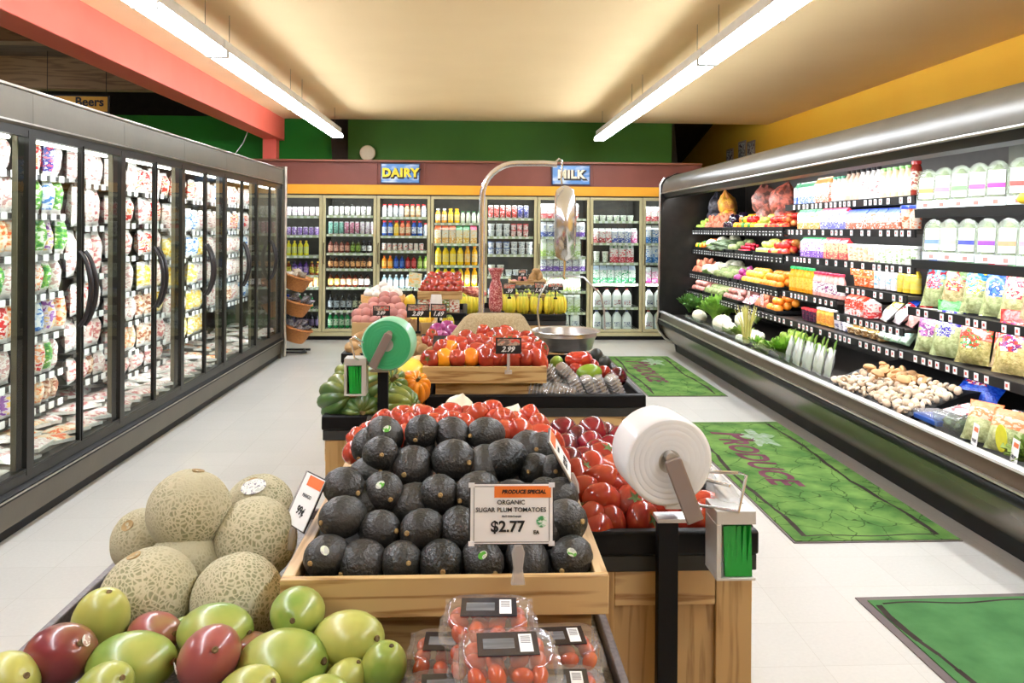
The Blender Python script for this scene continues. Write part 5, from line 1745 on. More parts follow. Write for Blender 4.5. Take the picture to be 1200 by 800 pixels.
# --- lower deck, far and middle sections
LG = lambda s, r, h, n, c1, c2: leafy(s, r, h, n, c1, c2, 'leafy_head')
GD, GM, GL = ((92, 138, 54), (62, 108, 38)), ((146, 190, 72), (108, 160, 54)), ((196, 218, 132), (160, 196, 98))
deck = [
    (9.55, 2.60, .58, LG(1, .16, .22, 70, *GD), 'kale_bunch', 'dark green kale bunch at the far end of the lower deck'), (9.2, 2.65, .60, LG(2, .17, .22, 80, *GD), 'kale_bunch', 'dark kale bunch, second from the far end'),
    (9.35, 2.9, .62, LG(3, .16, .2, 70, *GM), 'lettuce', 'green lettuce behind the dark kale'), (8.9, 2.92, .64, LG(4, .16, .2, 70, *GL), 'lettuce', 'pale lettuce behind the parsley'),
    (8.55, 2.6, .60, LG(5, .2, .26, 130, *GM), 'parsley_bunch', 'big bright parsley bunch on the lower deck'), (8.75, 2.8, .62, LG(6, .17, .22, 90, *GM), 'chard_bunch', 'leafy chard bunch behind the parsley'),
    (8.2, 2.92, .60, LG(7, .15, .18, 70, *GL), 'cabbage', 'pale green cabbage under the fourth shelf'),
    (7.55, 2.55, .52, LG(9, .12, .14, 90, (150, 170, 80), (110, 140, 60)), 'asparagus_bunch', 'short asparagus bunch on the lower deck'), (7.0, 2.5, .51, LG(10, .09, .12, 60, *GM), 'herb_bunch', 'small dark herb bunch by the lemongrass'),
    (6.45, 2.52, .52, LG(11, .15, .17, 120, (140, 186, 60), (104, 156, 44)), 'parsley_bunch', 'curly bright parsley beside the packed herbs'), (6.75, 2.5, .5, LG(12, .11, .13, 80, (190, 206, 130), (150, 176, 90)), 'sprout_bunch', 'fine pale sprout bunch beside the curly parsley'),
    (6.25, 2.72, .52, LG(13, .12, .15, 80, *GL), 'lettuce', 'light lettuce behind the curly parsley'),
]
for (y, x, z, me, nm, lab) in deck:
    o = put(me, nm, None, (x - .02, y, z - .045), (0, R.uniform(-.3, 0), R.uniform(0, 6)))
    tag(o, lab, nm.replace('_', ' '), 'greens on the lower deck')
for i, (y, x, z, s) in enumerate(((8.1, 2.52, .56, 1.3), (7.95, 2.7, .6, 1.3), (8.85, 2.5, .55, 1.1), (7.8, 2.5, .55, 1.0))):
    o = put(simple_fruit('cauli'), 'cauliflower', None, (x, y, z), (R.uniform(-.5, .5), -.5, i), s)
    tag(o, 'white cauliflower, %s along the lower deck' % ['second from far', 'third from far, set back', 'farthest', 'nearest'][i], 'cauliflower', 'cauliflowers on the lower deck')
for i in range(9):
    o = put(simple_fruit('onionw'), 'onion', None, (2.47 + .07 * (i % 3), 7.25 + .08 * (i // 3), .50 + .02 * (i % 3)), (R.uniform(-.6, .6), R.uniform(-.6, .6), i))
    tag(o, 'white fennel-like onion, %s of the bulbs by the lemongrass' % ORD[i], 'onion', 'white bulbs')
pile('lime', 'lime', 'lime', 'pale green lime', 6.62, 7.05, .50, x0=2.68, rows=3, layers=2, pitch=.068, where='lower deck')
t = thing('lemongrass_bunch', 'upright bunch of dry yellow lemongrass stalks on the lower deck', 'lemongrass', (2.44, 7.12, .50))
for i in range(34):
    a = R.uniform(0, 6.28)
    rr_ = R.uniform(0, .05)
    MB().tube([(math.cos(a) * rr_ * .5, math.sin(a) * rr_ * .5, 0), (math.cos(a) * rr_, math.sin(a) * rr_, .16), (math.cos(a) * rr_ * 2.2, math.sin(a) * rr_ * 2.4, R.uniform(.27, .34))], [.007, .006, .002], 5).obj(
        'stalk', P('lemongrass_stalk', (222, 214, 130), (190, 184, 96), rough=.5), t)
for i in range(8):
    t = thing('herb_packet', 'clear packet of white-topped green onions, %s from the far end' % ORD[i], 'herb packet', (2.43 + .015 * (i % 2), 6.16 - .095 * i, .49), (math.radians(-12), 0, -PI / 2 + R.uniform(-.2, .1)), 'packets standing on the lower deck')
    o = put(bag(.095, .2, .04, [(1.01, 0)], mats=[clear('packet_film', (250, 252, 250), fac=.1, rough=.15, bump=.5, milky=.35)], nu=6, nv=8), 'film', t)
    m = MB()
    for q in range(5):
        xx = -.03 + .015 * q
        m.tube([(xx, 0, .01), (xx + R.uniform(-.005, .005), -.004, .09), (xx * 1.2, 0, .12)], [.006, .007, .004], 5, 0)
    m.ball(.035, .014, .038, lambda d, a, th: 1 + .15 * math.sin(9 * a), 10, 8, mi=1)
    m.xf(Matrix.Translation((0, 0, .145)), len(m.v) - 99)
    m.obj('contents', [P('packet_green', (130, 160, 70), (90, 130, 50), rough=.5), colm((244, 246, 244))], t)
m = MB()
m.box(2.385, 2.392, 0, 3.0, .47, .56)
m.xf(Matrix.Translation((0, 6.0, 0)))
tag(m.obj('clear_guard', clear('guard_plastic', (240, 246, 244), fac=.07)), 'clear plastic guard strip along the far lower deck', 'guard')

# --- mushrooms, bags and clamshells on the near deck
for r_ in range(8):
    for q in range(18):
        y = 4.40 + .054 * q + R.uniform(-.016, .016)
        x = 2.425 + .040 * r_ + R.uniform(-.010, .010)
        if y > 5.36 - .02 * r_:
            continue
        kind = 'brown_mushroom' if (4.75 < y < 5.25 and r_ > 4) else 'mushroom'
        o = put(simple_fruit(kind), 'mushroom', None, (x, y, .487 + .016 * r_ + R.uniform(0, .02)), (R.uniform(-1.5, 1.5), R.uniform(-1.5, 1.5), R.uniform(0, 6)), R.uniform(.8, 1.25))
        tag(o, '%s mushroom, %s row from the rail, %s from near end' % ('brown' if kind[0] == 'b' else 'white', ORD[r_], ORD[q]), 'mushroom', 'loose mushrooms on the lower deck')
for i, (y, x) in enumerate(((5.05, 2.62), (4.9, 2.66), (4.78, 2.6), (4.98, 2.54), (5.2, 2.6), (4.72, 2.7))):
    o = put(simple_fruit('brown_mushroom'), 'mushroom', None, (x, y, .60), (R.uniform(-.4, .4), -.3, i), 1.35)
    tag(o, 'large brown mushroom cap, %s on top of the mushroom heap' % ORD[i], 'mushroom', 'large brown mushrooms')
MB().prism([(2.40, .455), (3.2, .455), (3.2, .66), (2.75, .6), (2.42, .475)], 1, 4.38, 5.42).obj('sloping_bed', BLACK)
tag(bpy.data.objects['sloping_bed'], 'black sloping bed under the loose mushrooms', 'display bed')
salad_bag((2.80, 4.42, .56), (20, 70, 180), (26, 86, 196), (30, 80, 190), (190, 40, 60), 'dark blue foil bag lying behind the mushrooms', h=.24, w_=.3, d=.09, rot=(math.radians(-50), 0, -PI / 2 + .3), nm='foil_bag')
t = thing('mushroom_pack', 'flat clear pack of white mushrooms with blue base by the rail', 'mushroom pack', (2.47, 4.22, .485))
MB().box(-.06, .08, -.11, .11, 0, .03).obj('tray', P('blue_tray', (40, 90, 180), (30, 76, 160), rough=.3), t, bev=.006)
MB().box(-.062, .082, -.112, .112, .03, .05).obj('cover', FILM, t, bev=.006)
for i, (y, x) in enumerate(((4.02, 2.52), (3.86, 2.66))):
    t = thing('salad_box', ['large clear box of mixed salad with red-printed white label', 'clear salad box behind the romaine bags'][i], 'salad box', (x, y, .48), (0, math.radians(-12), .08))
    MB().box(-.11, .11, -.1, .1, 0, .115).obj('shell', clear('salad_shell', (240, 246, 240), fac=.1, bump=.2, milky=.1), t, bev=.015)
    m = MB()
    m.ball(.1, .09, .052, lambda d, a, th: 1 + .1 * math.sin(7 * a + 3 * th) * math.sin(6 * th), 24, 14)
    m.xf(Matrix.Translation((0, 0, .056)))
    m.obj('leaves', P('salad_leaves', (96, 116, 74), (56, 70, 52), rough=.5, scale=40, lo=.42, hi=.6, bump=.9, bscale=70), t)
    MB().box(-.06, .08, -.07, .07, .116, .118).obj('label', printed('salad_label', (240, 236, 232), (206, 60, 70), (226, 226, 226), 22), t)
for i, y in enumerate((3.80, 3.62)):
    salad_bag((2.43, y, .49), (240, 130, 70), (236, 140, 90), (206, 214, 160), (244, 200, 170), ['romaine bag with orange top beside the salad box', 'romaine bag with orange top beside the leafy greens'][i], h=.2, w_=.17, d=.1, rot=(math.radians(-24), 0, -PI / 2 + .4), group='romaine bags', label_oval=False)
t = thing('lemon_tag', 'yellow lemon-shaped tag standing at the rail', 'tag', (2.40, 3.57, .50), (0, 0, -PI / 2))
MB().lathe([(.0001, 0), (.05, 0), (.05, .003), (.0001, .003)], 24).xf(Matrix.Rotation(PI / 2, 4, 'X') @ Matrix.Diagonal((.8, 1.25, 1, 1))).xf(Matrix.Translation((0, 0, .065))).obj('disc', colm((226, 222, 60)), t)
o = put(LG(15, .13, .15, 90, (150, 190, 60), (110, 160, 40)), 'leafy_greens', None, (2.48, 3.44, .47), (0, -.3, 0))
tag(o, 'loose bright leafy greens at the near end of the deck', 'greens')
for i, (y, z) in enumerate(((3.70, .50), (3.42, .50))):
    t = thing('price_card', ['white price card clipped on the rail under the romaine bags', 'white price card clipped on the rail under the leafy greens'][i], 'price card', (2.352, y, z), (math.radians(-8), 0, -PI / 2 - .25))
    MB().box(-.036, .036, -.001, .001, 0, .1).obj('card', TAGM, t)
    MB().box(-.018, .03, -.002, -.001, .066, .086).obj('band', colm((236, 120, 70)), t)
    lettering('$4.99' if i == 0 else '$8.99', .021, INK, t, (0.0, -.002, .022), bold=.0008, extrude=.0002)

# ---------------------------------------------------------------- floor mats
def mat_material():
    m, nt, b, out = newmat('green_leaf_mat')
    vec = coords(nt, (1, 1, 1))
    nz = N(nt, 'ShaderNodeTexNoise')
    nz.inputs['Scale'].default_value = 7
    nz.inputs['Detail'].default_value = 3
    nt.links.new(vec, nz.inputs['Vector'])
    vm = N(nt, 'ShaderNodeVectorMath', operation='SCALE')
    vm.inputs['Scale'].default_value = 0.12
    nt.links.new(nz.outputs['Color'], vm.inputs[0])
    va = N(nt, 'ShaderNodeVectorMath', operation='ADD')
    nt.links.new(vec, va.inputs[0])
    nt.links.new(vm.outputs[0], va.inputs[1])
    vo = N(nt, 'ShaderNodeTexVoronoi', feature='DISTANCE_TO_EDGE')
    vo.inputs['Scale'].default_value = 5.2
    nt.links.new(va.outputs[0], vo.inputs['Vector'])
    rp = N(nt, 'ShaderNodeValToRGB')
    rp.color_ramp.elements[0].position = 0.006
    rp.color_ramp.elements[1].position = 0.02
    rp.color_ramp.elements[0].color = lin((110, 120, 100))
    rp.color_ramp.elements[1].color = (1, 1, 1, 1)
    nt.links.new(vo.outputs['Distance'], rp.inputs['Fac'])
    n2 = N(nt, 'ShaderNodeTexNoise')
    n2.inputs['Scale'].default_value = 5
    n2.inputs['Detail'].default_value = 6
    nt.links.new(vec, n2.inputs['Vector'])
    r2 = N(nt, 'ShaderNodeValToRGB')
    r2.color_ramp.elements[0].position = 0.35
    r2.color_ramp.elements[1].position = 0.68
    r2.color_ramp.elements[0].color = lin((64, 100, 48))
    r2.color_ramp.elements[1].color = lin((108, 140, 72))
    nt.links.new(n2.outputs['Fac'], r2.inputs['Fac'])
    mx = N(nt, 'ShaderNodeMix', data_type='RGBA', blend_type='MULTIPLY')
    mx.inputs[0].default_value = 0.75
    nt.links.new(r2.outputs[0], mx.inputs[6])
    nt.links.new(rp.outputs[0], mx.inputs[7])
    nt.links.new(mx.outputs[2], b.inputs['Base Color'])
    b.inputs['Roughness'].default_value = 0.95
    b.inputs['Specular IOR Level'].default_value = 0.1
    return m


MATG = mat_material()
MATG2 = P('plain_green_carpet', (78, 122, 74), (64, 106, 62), rough=.95, scale=6, detail=6, spec=.1, bump=.3, bscale=300)
RUB = P('grey_mat_rubber', (104, 92, 90), (92, 80, 80), rough=.7)
LINEM = P('mat_dark_line', (64, 56, 52), (48, 42, 38), rough=.95, spec=.1)
PURP = P('mat_purple_letters', (104, 62, 76), (84, 46, 60), rough=.95, spec=.1)
for k, (xa, xb, ya, yb, rz, lab) in enumerate(((1.575, 2.305, 7.22, 9.5, 0, 'far green mat with purple lettering before the open case'), (1.545, 2.38, 3.82, 6.24, .0, 'middle green mat with purple lettering before the open case'),
                                              (1.59, 2.4, .82, 3.25, .02, 'nearest green mat with a dark outline drawn along its edge'))):
    W, Lm = xb - xa, yb - ya
    t = thing('floor_mat', lab, 'floor mat', ((xa + xb) / 2, (ya + yb) / 2, 0), (0, 0, rz), 'green floor mats along the open case')
    MB().box(-W / 2, W / 2, -Lm / 2, Lm / 2, .001, .005).obj('backing', RUB, t)
    e = .012 if k < 2 else .035
    MB().box(-W / 2 + e, W / 2 - .008, -Lm / 2 + e, Lm / 2 - e, .005, .009).obj('carpet', MATG if k < 2 else MATG2, t)
    # hand-drawn outline
    rr = random.Random(30 + k)
    m = MB()
    for sgn in (-1, 1):
        pts = []
        for q in range(25):
            s_ = q / 24
            pts.append((sgn * (W / 2 - (.07 if sgn < 0 else .1)) + .018 * math.sin(9 * s_ + k) + rr.uniform(-.006, .006), -Lm / 2 + .07 + s_ * (Lm - .15), .0095))
        for q in range(24):
            a, b_ = Vector(pts[q]), Vector(pts[q + 1])
            wd = .006 + .008 * abs(math.sin(q * .55 + k))
            m.quad((a.x - wd, a.y, .0096), (a.x + wd, a.y, .0096), (b_.x + wd, b_.y, .0096), (b_.x - wd, b_.y, .0096))
    for sgn in (-1, 1):
        for q in range(10):
            xa_ = -W / 2 + .08 + q * (W - .18) / 10
            yy = sgn * (Lm / 2 - .07) + .01 * math.sin(q * .9)
            y2 = sgn * (Lm / 2 - .07) + .01 * math.sin((q + 1) * .9)
            m.quad((xa_, yy - .006, .0096), (xa_ + (W - .18) / 10, y2 - .006, .0096), (xa_ + (W - .18) / 10, y2 + .006, .0096), (xa_, yy + .006, .0096))
    m.obj('drawn_outline', LINEM, t, smooth=False)
    if k < 2:
        o = lettering('RODUCE', .27, PURP, t, (-.12, .06 + (0.12 if k else 0), .0098), rot=(0, 0, -PI / 2), bold=.008, shear=.25, extrude=.0002)
        o.scale = (.95, .95, 1)
        o = lettering('P', .44, PURP, t, (-.07, .70 + (.1 if k else 0), .0099), rot=(0, 0, -PI / 2), bold=.008, shear=.3, extrude=.0002, name='initial')
        m = MB()
        m.ball(.1, .2, .0006, lambda d, a, th: 1 + .3 * math.sin(5 * a) + .15 * math.sin(11 * a), 40, 4)
        m.xf(Matrix.Translation((.1, .72, .0098)))
        m.obj('splash_print', P('grey_splash', (140, 152, 140), (104, 134, 84), rough=.95, scale=30), t)

# ---------------------------------------------------------------- display tables
def bin_table(x0, x1, y0, y1, label, z=.9, left_open=False):
    t = thing('produce_table', label, 'display table', (x0, y0, 0), group='wooden produce tables')
    W, D = x1 - x0, y1 - y0
    m = MB()
    m.box(.02, W - .02, .02, D - .02, .05, z - .08)
    m.obj('base', OAKV, t)
    m = MB()
    for (a, b_) in ((.012, .085), (W - .085, W - .012)):
        m.box(a, b_, .008, .02, .05, z - .08)
    m.obj('stile', OAKV, t, bev=.0015)
    MB().box(.0855, W - .0855, .010, .02, z - .15, z - .0805).obj('rail', OAK, t, bev=.0015)
    for sx in (.008, W - .02):
        m = MB()
        m.box(sx, sx + .012, .02, D - .02, z - .15, z - .0805)
        m.obj('rail', OAKY, t)
    MB().box(.04, W - .04, .05, D - .04, 0, .05).obj('plinth', BLACK, t)
    m = MB()
    m.box(.004, W - .004, .004, D - .004, z - .08, z - .048)
    m.obj('vinyl_band', DGREY, t, bev=.002)
    m = MB()
    m.box(0, W, 0, .028, z - .048, z)
    m.box(0, W, D - .028, D, z - .048, z)
    m.box(0, .028, .028, D - .028, z - .048, z)
    m.box(W - .028, W, .028, D - .028, z - .048, z)
    m.obj('bumper', BLACKM, t, bev=.006)
    MB().box(.028, W - .028, .028, D - .028, z - .048, z - .040).obj('liner', BLACK, t)
    return t


def wood_tray(x0, x1, y0, y1, z0, z1, label, wall=.013, side=.02, liner=0.0, nm='wooden_tray', cross=None):
    t = thing(nm, label, 'tray', (x0, y0, z0), group='wooden produce trays')
    W, D, H = x1 - x0, y1 - y0, z1 - z0
    MB().box(0, W, 0, wall, 0, H).obj('front_board', OAK, t, bev=.0015)
    MB().box(0, W, D - wall, D, 0, H).obj('rear_board', OAK, t, bev=.0015)
    for a in (0, W - side):
        MB().box(a, a + side, wall, D - wall, 0, H).obj('side_board', OAKY, t, bev=.0015)
    m = MB()
    if liner:
        m.prism([(wall, 0.004), (D - wall, .004), (D - wall, H + liner), (wall, H * .25)], 0, side, W - side)
    else:
        m.box(side, W - side, wall, D - wall, .003, .01)
    m.obj('bed', BLACK, t, smooth=False)
    return t


# low front table
t = thing('produce_table', 'low front table carrying the mangoes and melons', 'display table', (0, 0, 0), group='wooden produce tables')
MB().box(-.655, .19, .72, 1.88, .05, .795).obj('base', OAKV, t)
MB().box(-.62, .16, .76, 1.84, 0, .05).obj('plinth', BLACK, t)
m = MB()
m.box(-.685, .215, .70, 1.90, .795, .825)
m.obj('top', P('grey_speckled_laminate', (120, 116, 112), (84, 80, 80), rough=.4, scale=220, lo=.4, hi=.6, rnd=False), t, bev=.003)
m = MB()
m.box(-.70, -.685, .69, 1.915, .79, .845)
m.box(.215, .23, .69, 1.915, .79, .845)
m.box(-.685, .215, 1.9, 1.915, .79, .845)
m.box(-.685, .215, .69, .70, .79, .845)
m.obj('edge_strip', P('grey_brown_edge', (112, 104, 104), (90, 84, 86), rough=.45, scale=120), t, bev=.003)

t = thing('tray_riser', 'plain wooden riser carrying the avocado tray', 'riser', (0, 0, 0))
MB().box(-.265, .19, 1.275, 1.90, .8255, .909).obj('box', OAK, t)
t = thing('tray_riser', 'taller wooden riser carrying the rear tomato tray', 'riser', (0, 0, 0))
MB().box(-.25, .165, 1.92, 2.06, .0, .909).obj('box', OAK, t)
wood_tray(-.288, .211, 1.235, 1.675, .91, .97, 'oak tray heaped with avocados', liner=.045)
wood_tray(-.285, .197, 1.678, 2.08, .91, .975, 'oak tray of plum tomatoes behind the avocados', liner=.05)

bin_table(.20, .575, 1.595, 2.45, 'table with black bumper carrying tomatoes and plums')
bin_table(-.17, .632, 2.925, 3.88, 'middle table with black bumper before the hanging scale')
bin_table(-.482, -.185, 2.615, 3.86, 'narrow table of winter squash with green bag roll')
bin_table(-.632, -.20, 3.92, 5.3, 'table of potatoes and garlic behind the squash')
bin_table(-.17, .66, 5.70, 6.6, 'far table of bananas before the coolers')
bin_table(-.36, -.04, 5.0, 5.66, 'small table under the far tomato tray', z=.98)

# ---------------------------------------------------------------- avocados
AVO = [(1.300, 'front row', [(382, 652), (422, 660), (471, 658), (517, 659), (566, 657), (619, 658), (669, 654)]),
       (1.360, 'second row', [(400, 606), (446, 621), (494, 621), (540, 622), (590, 621), (640, 618), (663, 610)]),
       (1.440, 'third row', [(404, 571), (429, 590), (450, 576), (482, 590), (514, 579), (558, 577), (600, 583), (638, 582), (655, 583)]),
       (1.530, 'fourth row', [(431, 556), (446, 532), (482, 547), (532, 539), (568, 545), (590, 539), (627, 551), (648, 554)]),
       (1.625, 'fifth row', [(434, 522), (452, 511), (491, 527), (494, 506), (530, 509), (568, 509), (564, 528), (616, 528), (636, 527)])]
for (Y, rn, ps) in AVO:
    for i, (px, py) in enumerate(ps):
        p = at(px, py, Y + R.uniform(-.004, .004))
        mk = avocado_mesh(i % 5)
        t = thing('avocado', 'dark avocado, %s, %s of the avocado heap' % (nth(i), rn), 'avocado', p, (R.uniform(1.2, 2.3), R.uniform(-.5, .5), R.uniform(-.9, .9)), 'avocados heaped in the oak tray')
        s_ = R.uniform(.92, 1.04)
        if rn == 'fourth row' and i in (2, 3, 5):
            s_ = 1.12
        t.scale = (s_,) * 3
        put(mk, 'skin', t)
        e = [1.15, 1.3][0]
        nb = put(stem_nub(), 'stem_scar', t, (0, 0, max(v.co.z for v in mk.vertices) - .0005))
        if (rn, i) in (('front row', 4), ('front row', 0), ('front row', 6), ('third row', 2), ('fifth row', 1)):
            d = Vector((R.uniform(-.2, .2), -.75, .55))
            d.rotate(t.rotation_euler.to_quaternion().inverted())
            d.normalize()
            so = put(sticker_mesh(.0085, (226, 236, 216), (90, 170, 60)), 'sticker', t, d * .0372, d.to_track_quat('Z', 'Y').to_euler())

# tomatoes behind the avocados
TB = [(462, 497, 1.82), (475, 499, 1.82), (501, 489, 1.87), (517, 491, 1.86), (524, 486, 1.9), (545, 499, 1.8), (558, 487, 1.87), (575, 484, 1.9), (590, 496, 1.82), (592, 507, 1.78), (613, 508, 1.76), (632, 501, 1.82),
      (633, 512, 1.76), (434, 508, 1.8), (415, 530, 1.74), (475, 511, 1.77), (505, 500, 1.8), (448, 498, 1.84), (605, 497, 1.86), (620, 492, 1.9), (646, 520, 1.74), (488, 491, 1.9), (530, 497, 1.82), (550, 490, 1.92), (424, 518, 1.77), (650, 534, 1.72), (582, 492, 1.86), (470, 488, 1.95)]
for i, (px, py, Y) in enumerate(TB):
    o = put(simple_fruit('roma'), 'plum_tomato', None, at(px, py, Y), (R.uniform(.3, 1.4), R.uniform(-.6, .6), R.uniform(-1.2, 1.2)), R.uniform(.95, 1.15))
    where = sorted(TB, key=lambda q: q[0]).index((px, py, Y))
    tag(o, 'red plum tomato behind the avocados, %s from left' % ORD[where] if where < 20 else 'red plum tomato behind avocados, %s from the price card' % ORD[len(TB) - 1 - where], 'tomato', 'plum tomatoes behind the avocados')
for i, (px, py, Y) in enumerate(((538, 480, 1.95), (599, 494, 1.9))):
    o = put(simple_fruit('onionw'), 'onion', None, at(px, py, Y), (.3, .2, i), .9)
    tag(o, ['pale onion showing above the middle plum tomatoes', 'pale onion behind the plum tomatoes towards the price card'][i], 'onion')

# tomatoes and plums beside the white bag roll
TA = [(704, 561, 1.76, 't'), (732, 570, 1.75, 't'), (705, 587, 1.70, 't'), (715, 612, 1.665, 't'), (753, 609, 1.665, 't'), (721, 546, 1.82, 't'), (698, 549, 1.84, 't'), (682, 572, 1.74, 't'), (690, 606, 1.66, 't'), (741, 590, 1.70, 't'),
      (766, 588, 1.72, 't'), (678, 556, 1.8, 't'), (708, 537, 1.88, 't'), (745, 560, 1.84, 't'), (790, 596, 1.72, 't'), (822, 590, 1.72, 't'), (812, 607, 1.68, 't'), (832, 604, 1.69, 't'), (725, 590, 1.73, 't'), (780, 575, 1.8, 't'), (800, 585, 1.8, 't'), (760, 565, 1.86, 't'), (697, 622, 1.64, 't'),
      (660, 505, 2.05, 'p'), (694, 504, 2.05, 'p'), (692, 521, 1.97, 'p'), (715, 525, 1.97, 'p'), (726, 514, 2.05, 'p'), (684, 540, 1.9, 'p'), (663, 525, 1.97, 'p'), (677, 513, 2.02, 'p'), (648, 538, 1.9, 'p'), (668, 541, 1.88, 'p'), (738, 530, 1.95, 'p'), (708, 510, 2.1, 'p'), (750, 525, 2.0, 'p'), (700, 532, 1.93, 'p')]
for kk, nm in (('t', 'tomato'), ('p', 'plum')):
    sel = sorted([q for q in TA if q[3] == kk], key=lambda q: q[0])
    for i, (px, py, Y, _) in enumerate(sel):
        me = simple_fruit('roma' if (kk == 't' and i % 4 == 1) else ('tomato' if kk == 't' else 'plum'))
        o = put(me, nm, None, at(px, py, Y), (R.uniform(-1.2, 1.3), R.uniform(-.8, .8), R.uniform(0, 6)) if i % 4 != 1 else (1.3, .2, 1.2), R.uniform(.95, 1.12) * (1.08 if kk == 't' else 1.05))
        side = nth(i) if i < 20 else ['first', 'second', 'third', 'fourth'][max(0, len(sel) - 1 - i) % 4] + ' from the post'
        tag(o, ('bright red round tomato' if kk == 't' else 'dark red plum') + ', ' + side + ', by the white bag roll', nm, nm + 's beside the white bag roll')
MB().prism([(1.63, .862), (2.42, .862), (2.42, .868), (2.12, .915)], 0, .235, .54).obj('sloping_bed', BLACK)
tag(bpy.data.objects['sloping_bed.001'] if 'sloping_bed.001' in bpy.data.objects else bpy.data.objects['sloping_bed'], 'black sloping bed under the tomatoes and plums', 'display bed')

# ---------------------------------------------------------------- mangoes
MG = P('mango_green', (118, 146, 60), (160, 166, 82), rough=.32, scale=13, lo=.4, hi=.62, coat=.15)
MY = P('mango_yellow_green', (180, 178, 92), (148, 160, 76), rough=.35, scale=12, coat=.15)
MR = P('mango_red', (120, 48, 52), (136, 108, 62), rough=.28, scale=9, lo=.5, hi=.72, coat=.25)
MR2 = P('mango_rosy', (146, 76, 72), (144, 144, 74), rough=.28, scale=8, lo=.48, hi=.68, coat=.25)
MANG = [(70, 768, 1.13, MR, 1.06, (.9, .5, .6), 'large dark red mango at the table edge, with sticker'), (118, 727, 1.20, MY, .95, (.2, .3, 0), 'yellow-green mango behind the dark red one'), (154, 777, 1.12, MG, 1.08, (1.5, .1, 1.45), 'yellow-green mango lying between the two red mangoes'),
        (181, 742, 1.19, MR2, .8, (1.3, .5, .9), 'small green and red mango tucked under the front melon'), (245, 770, 1.10, MR2, 1.02, (.9, -.5, .8), 'rosy red and green mango pointing at the viewer'), (252, 740, 1.17, MG, 1.0, (1.5, -.15, 1.3), 'slim green mango lying behind the rosy mango'),
        (330, 778, 1.11, MG, 1.18, (1.4, 0, 1.3), 'large green mango, biggest of the front row'), (349, 717, 1.185, MG, .93, (1.35, .1, 0), 'round green mango with stem pit against the oak tray'), (408, 748, 1.14, MY, 1.0, (1.3, .2, .9), 'yellow-green mango below the oak tray front'),
        (449, 782, 1.10, MG, .74, (.3, .3, 0), 'small green mango next to the tomato packs'), (402, 802, 1.09, MY, .7, (.5, .3, 1), 'pale yellow mango at the bottom beside the small green one'), (388, 774, 1.14, MY, .66, (.4, 0, 0), 'small yellow mango in the gap behind the largest mango'),
        (8, 800, 1.09, MY, .95, (.5, 1, 0), 'yellow mango at the very corner of the table'), (296, 763, 1.16, MR2, .7, (1.2, .2, 0), 'little rosy mango in the gap behind the rosy mango'), (210, 752, 1.21, MG, .7, (.4, 0, 1), 'little green mango under the slim green one'),
        (122, 806, 1.06, MG, .8, (1, 0, 1), 'green mango low in the front between the red and yellow ones'), (290, 812, 1.05, MY, .85, (1, .3, 1), 'yellow mango low in front of the rosy one'), (372, 822, 1.04, MY, .8, (1, .3, 1), 'yellow-green mango low beside the pale yellow one')]
for i, (px, py, Y, m_, s_, rt, lab) in enumerate(MANG):
    t = thing('mango', lab, 'mango', at(px, py, Y), rt, 'mangoes on the front table')
    t.scale = (s_,) * 3
    mm = mango_mesh(i % 3, m_)
    put(mm, 'skin', t)
    put(cached('mstem', lambda: MB().lathe([(.004, -.004), (.0045, .001), (.003, .002), (.0001, .001)], 8).mesh('stem', P('mango_stem', (120, 96, 56), (70, 56, 34), rough=.8))), 'stem', t, (.002, 0, max(v.co.z for v in mm.vertices) - .0015))
    if i in (0, 4):
        d = Vector((.75, -.35, .5) if i == 0 else (-.75, -.5, -.1))
        d.rotate(Euler(rt).to_quaternion().inverted())
        d.normalize()
        hit = min(mm.vertices, key=lambda v: -v.co.normalized().dot(d)).co
        put(sticker_mesh(.0075, (236, 232, 226), (190, 160, 150)), 'sticker', t, hit + d * .0005, d.to_track_quat('Z', 'Y').to_euler())

# ---------------------------------------------------------------- melons
MEL = [(175, 698, 1.31, .075, 'front cantaloupe beside the yellow-green mango'), (278, 703, 1.31, .072, 'front cantaloupe next to the oak tray'), (216, 662, 1.43, .066, 'middle cantaloupe wedged between the others'), (222, 598, 1.46, .0735, 'topmost cantaloupe of the heap'),
       (168, 634, 1.53, .060, 'cantaloupe half hidden behind the topmost one'), (299, 632, 1.46, .073, 'coarse-netted cantaloupe beside the orange-topped price card'), (303, 596, 1.62, .068, 'rear cantaloupe with a white oval sticker'), (247, 650, 1.55, .062, 'cantaloupe deep in the heap behind the middle one')]
for i, (px, py, Y, r, lab) in enumerate(MEL):
    t = thing('cantaloupe', lab, 'melon', at(px, py, Y), (R.uniform(-.6, .6), R.uniform(-.6, .6), R.uniform(0, 6)), 'cantaloupes heaped on the front table')
    m = MB()
    rr = random.Random(i)
    ph = rr.uniform(0, 6)
    m.ball(r, r * rr.uniform(.95, 1), r * rr.uniform(.92, 1.02), lambda d, a, th: 1 + .008 * math.cos(9 * a) * math.sin(th) + .012 * math.sin(2 * a + ph) - .03 * math.exp(-(th / .18) ** 2), 40, 26)
    m.obj('rind', net_skin(), t, sharp=180)
    MB().lathe([(.010, -.003), (.011, .0005), (.006, -.001), (.0001, -.002)], 14).obj('stem_scar', P('melon_scar', (176, 150, 104), (130, 104, 66), rough=.8), t, (0, 0, r * .955))
    if i == 6:
        d = Vector((.0, -.55, .8))
        d.rotate(t.rotation_euler.to_quaternion().inverted())
        d.normalize()
        put(sticker_mesh(.024, (232, 232, 228), (150, 150, 160)), 'sticker', t, d * (r * 1.0), d.to_track_quat('Z', 'Y').to_euler())

# ---------------------------------------------------------------- clamshells of small tomatoes
CLAM = clear('clamshell_plastic', (252, 250, 248), fac=.09, rough=.05, bump=.35, milky=.05)


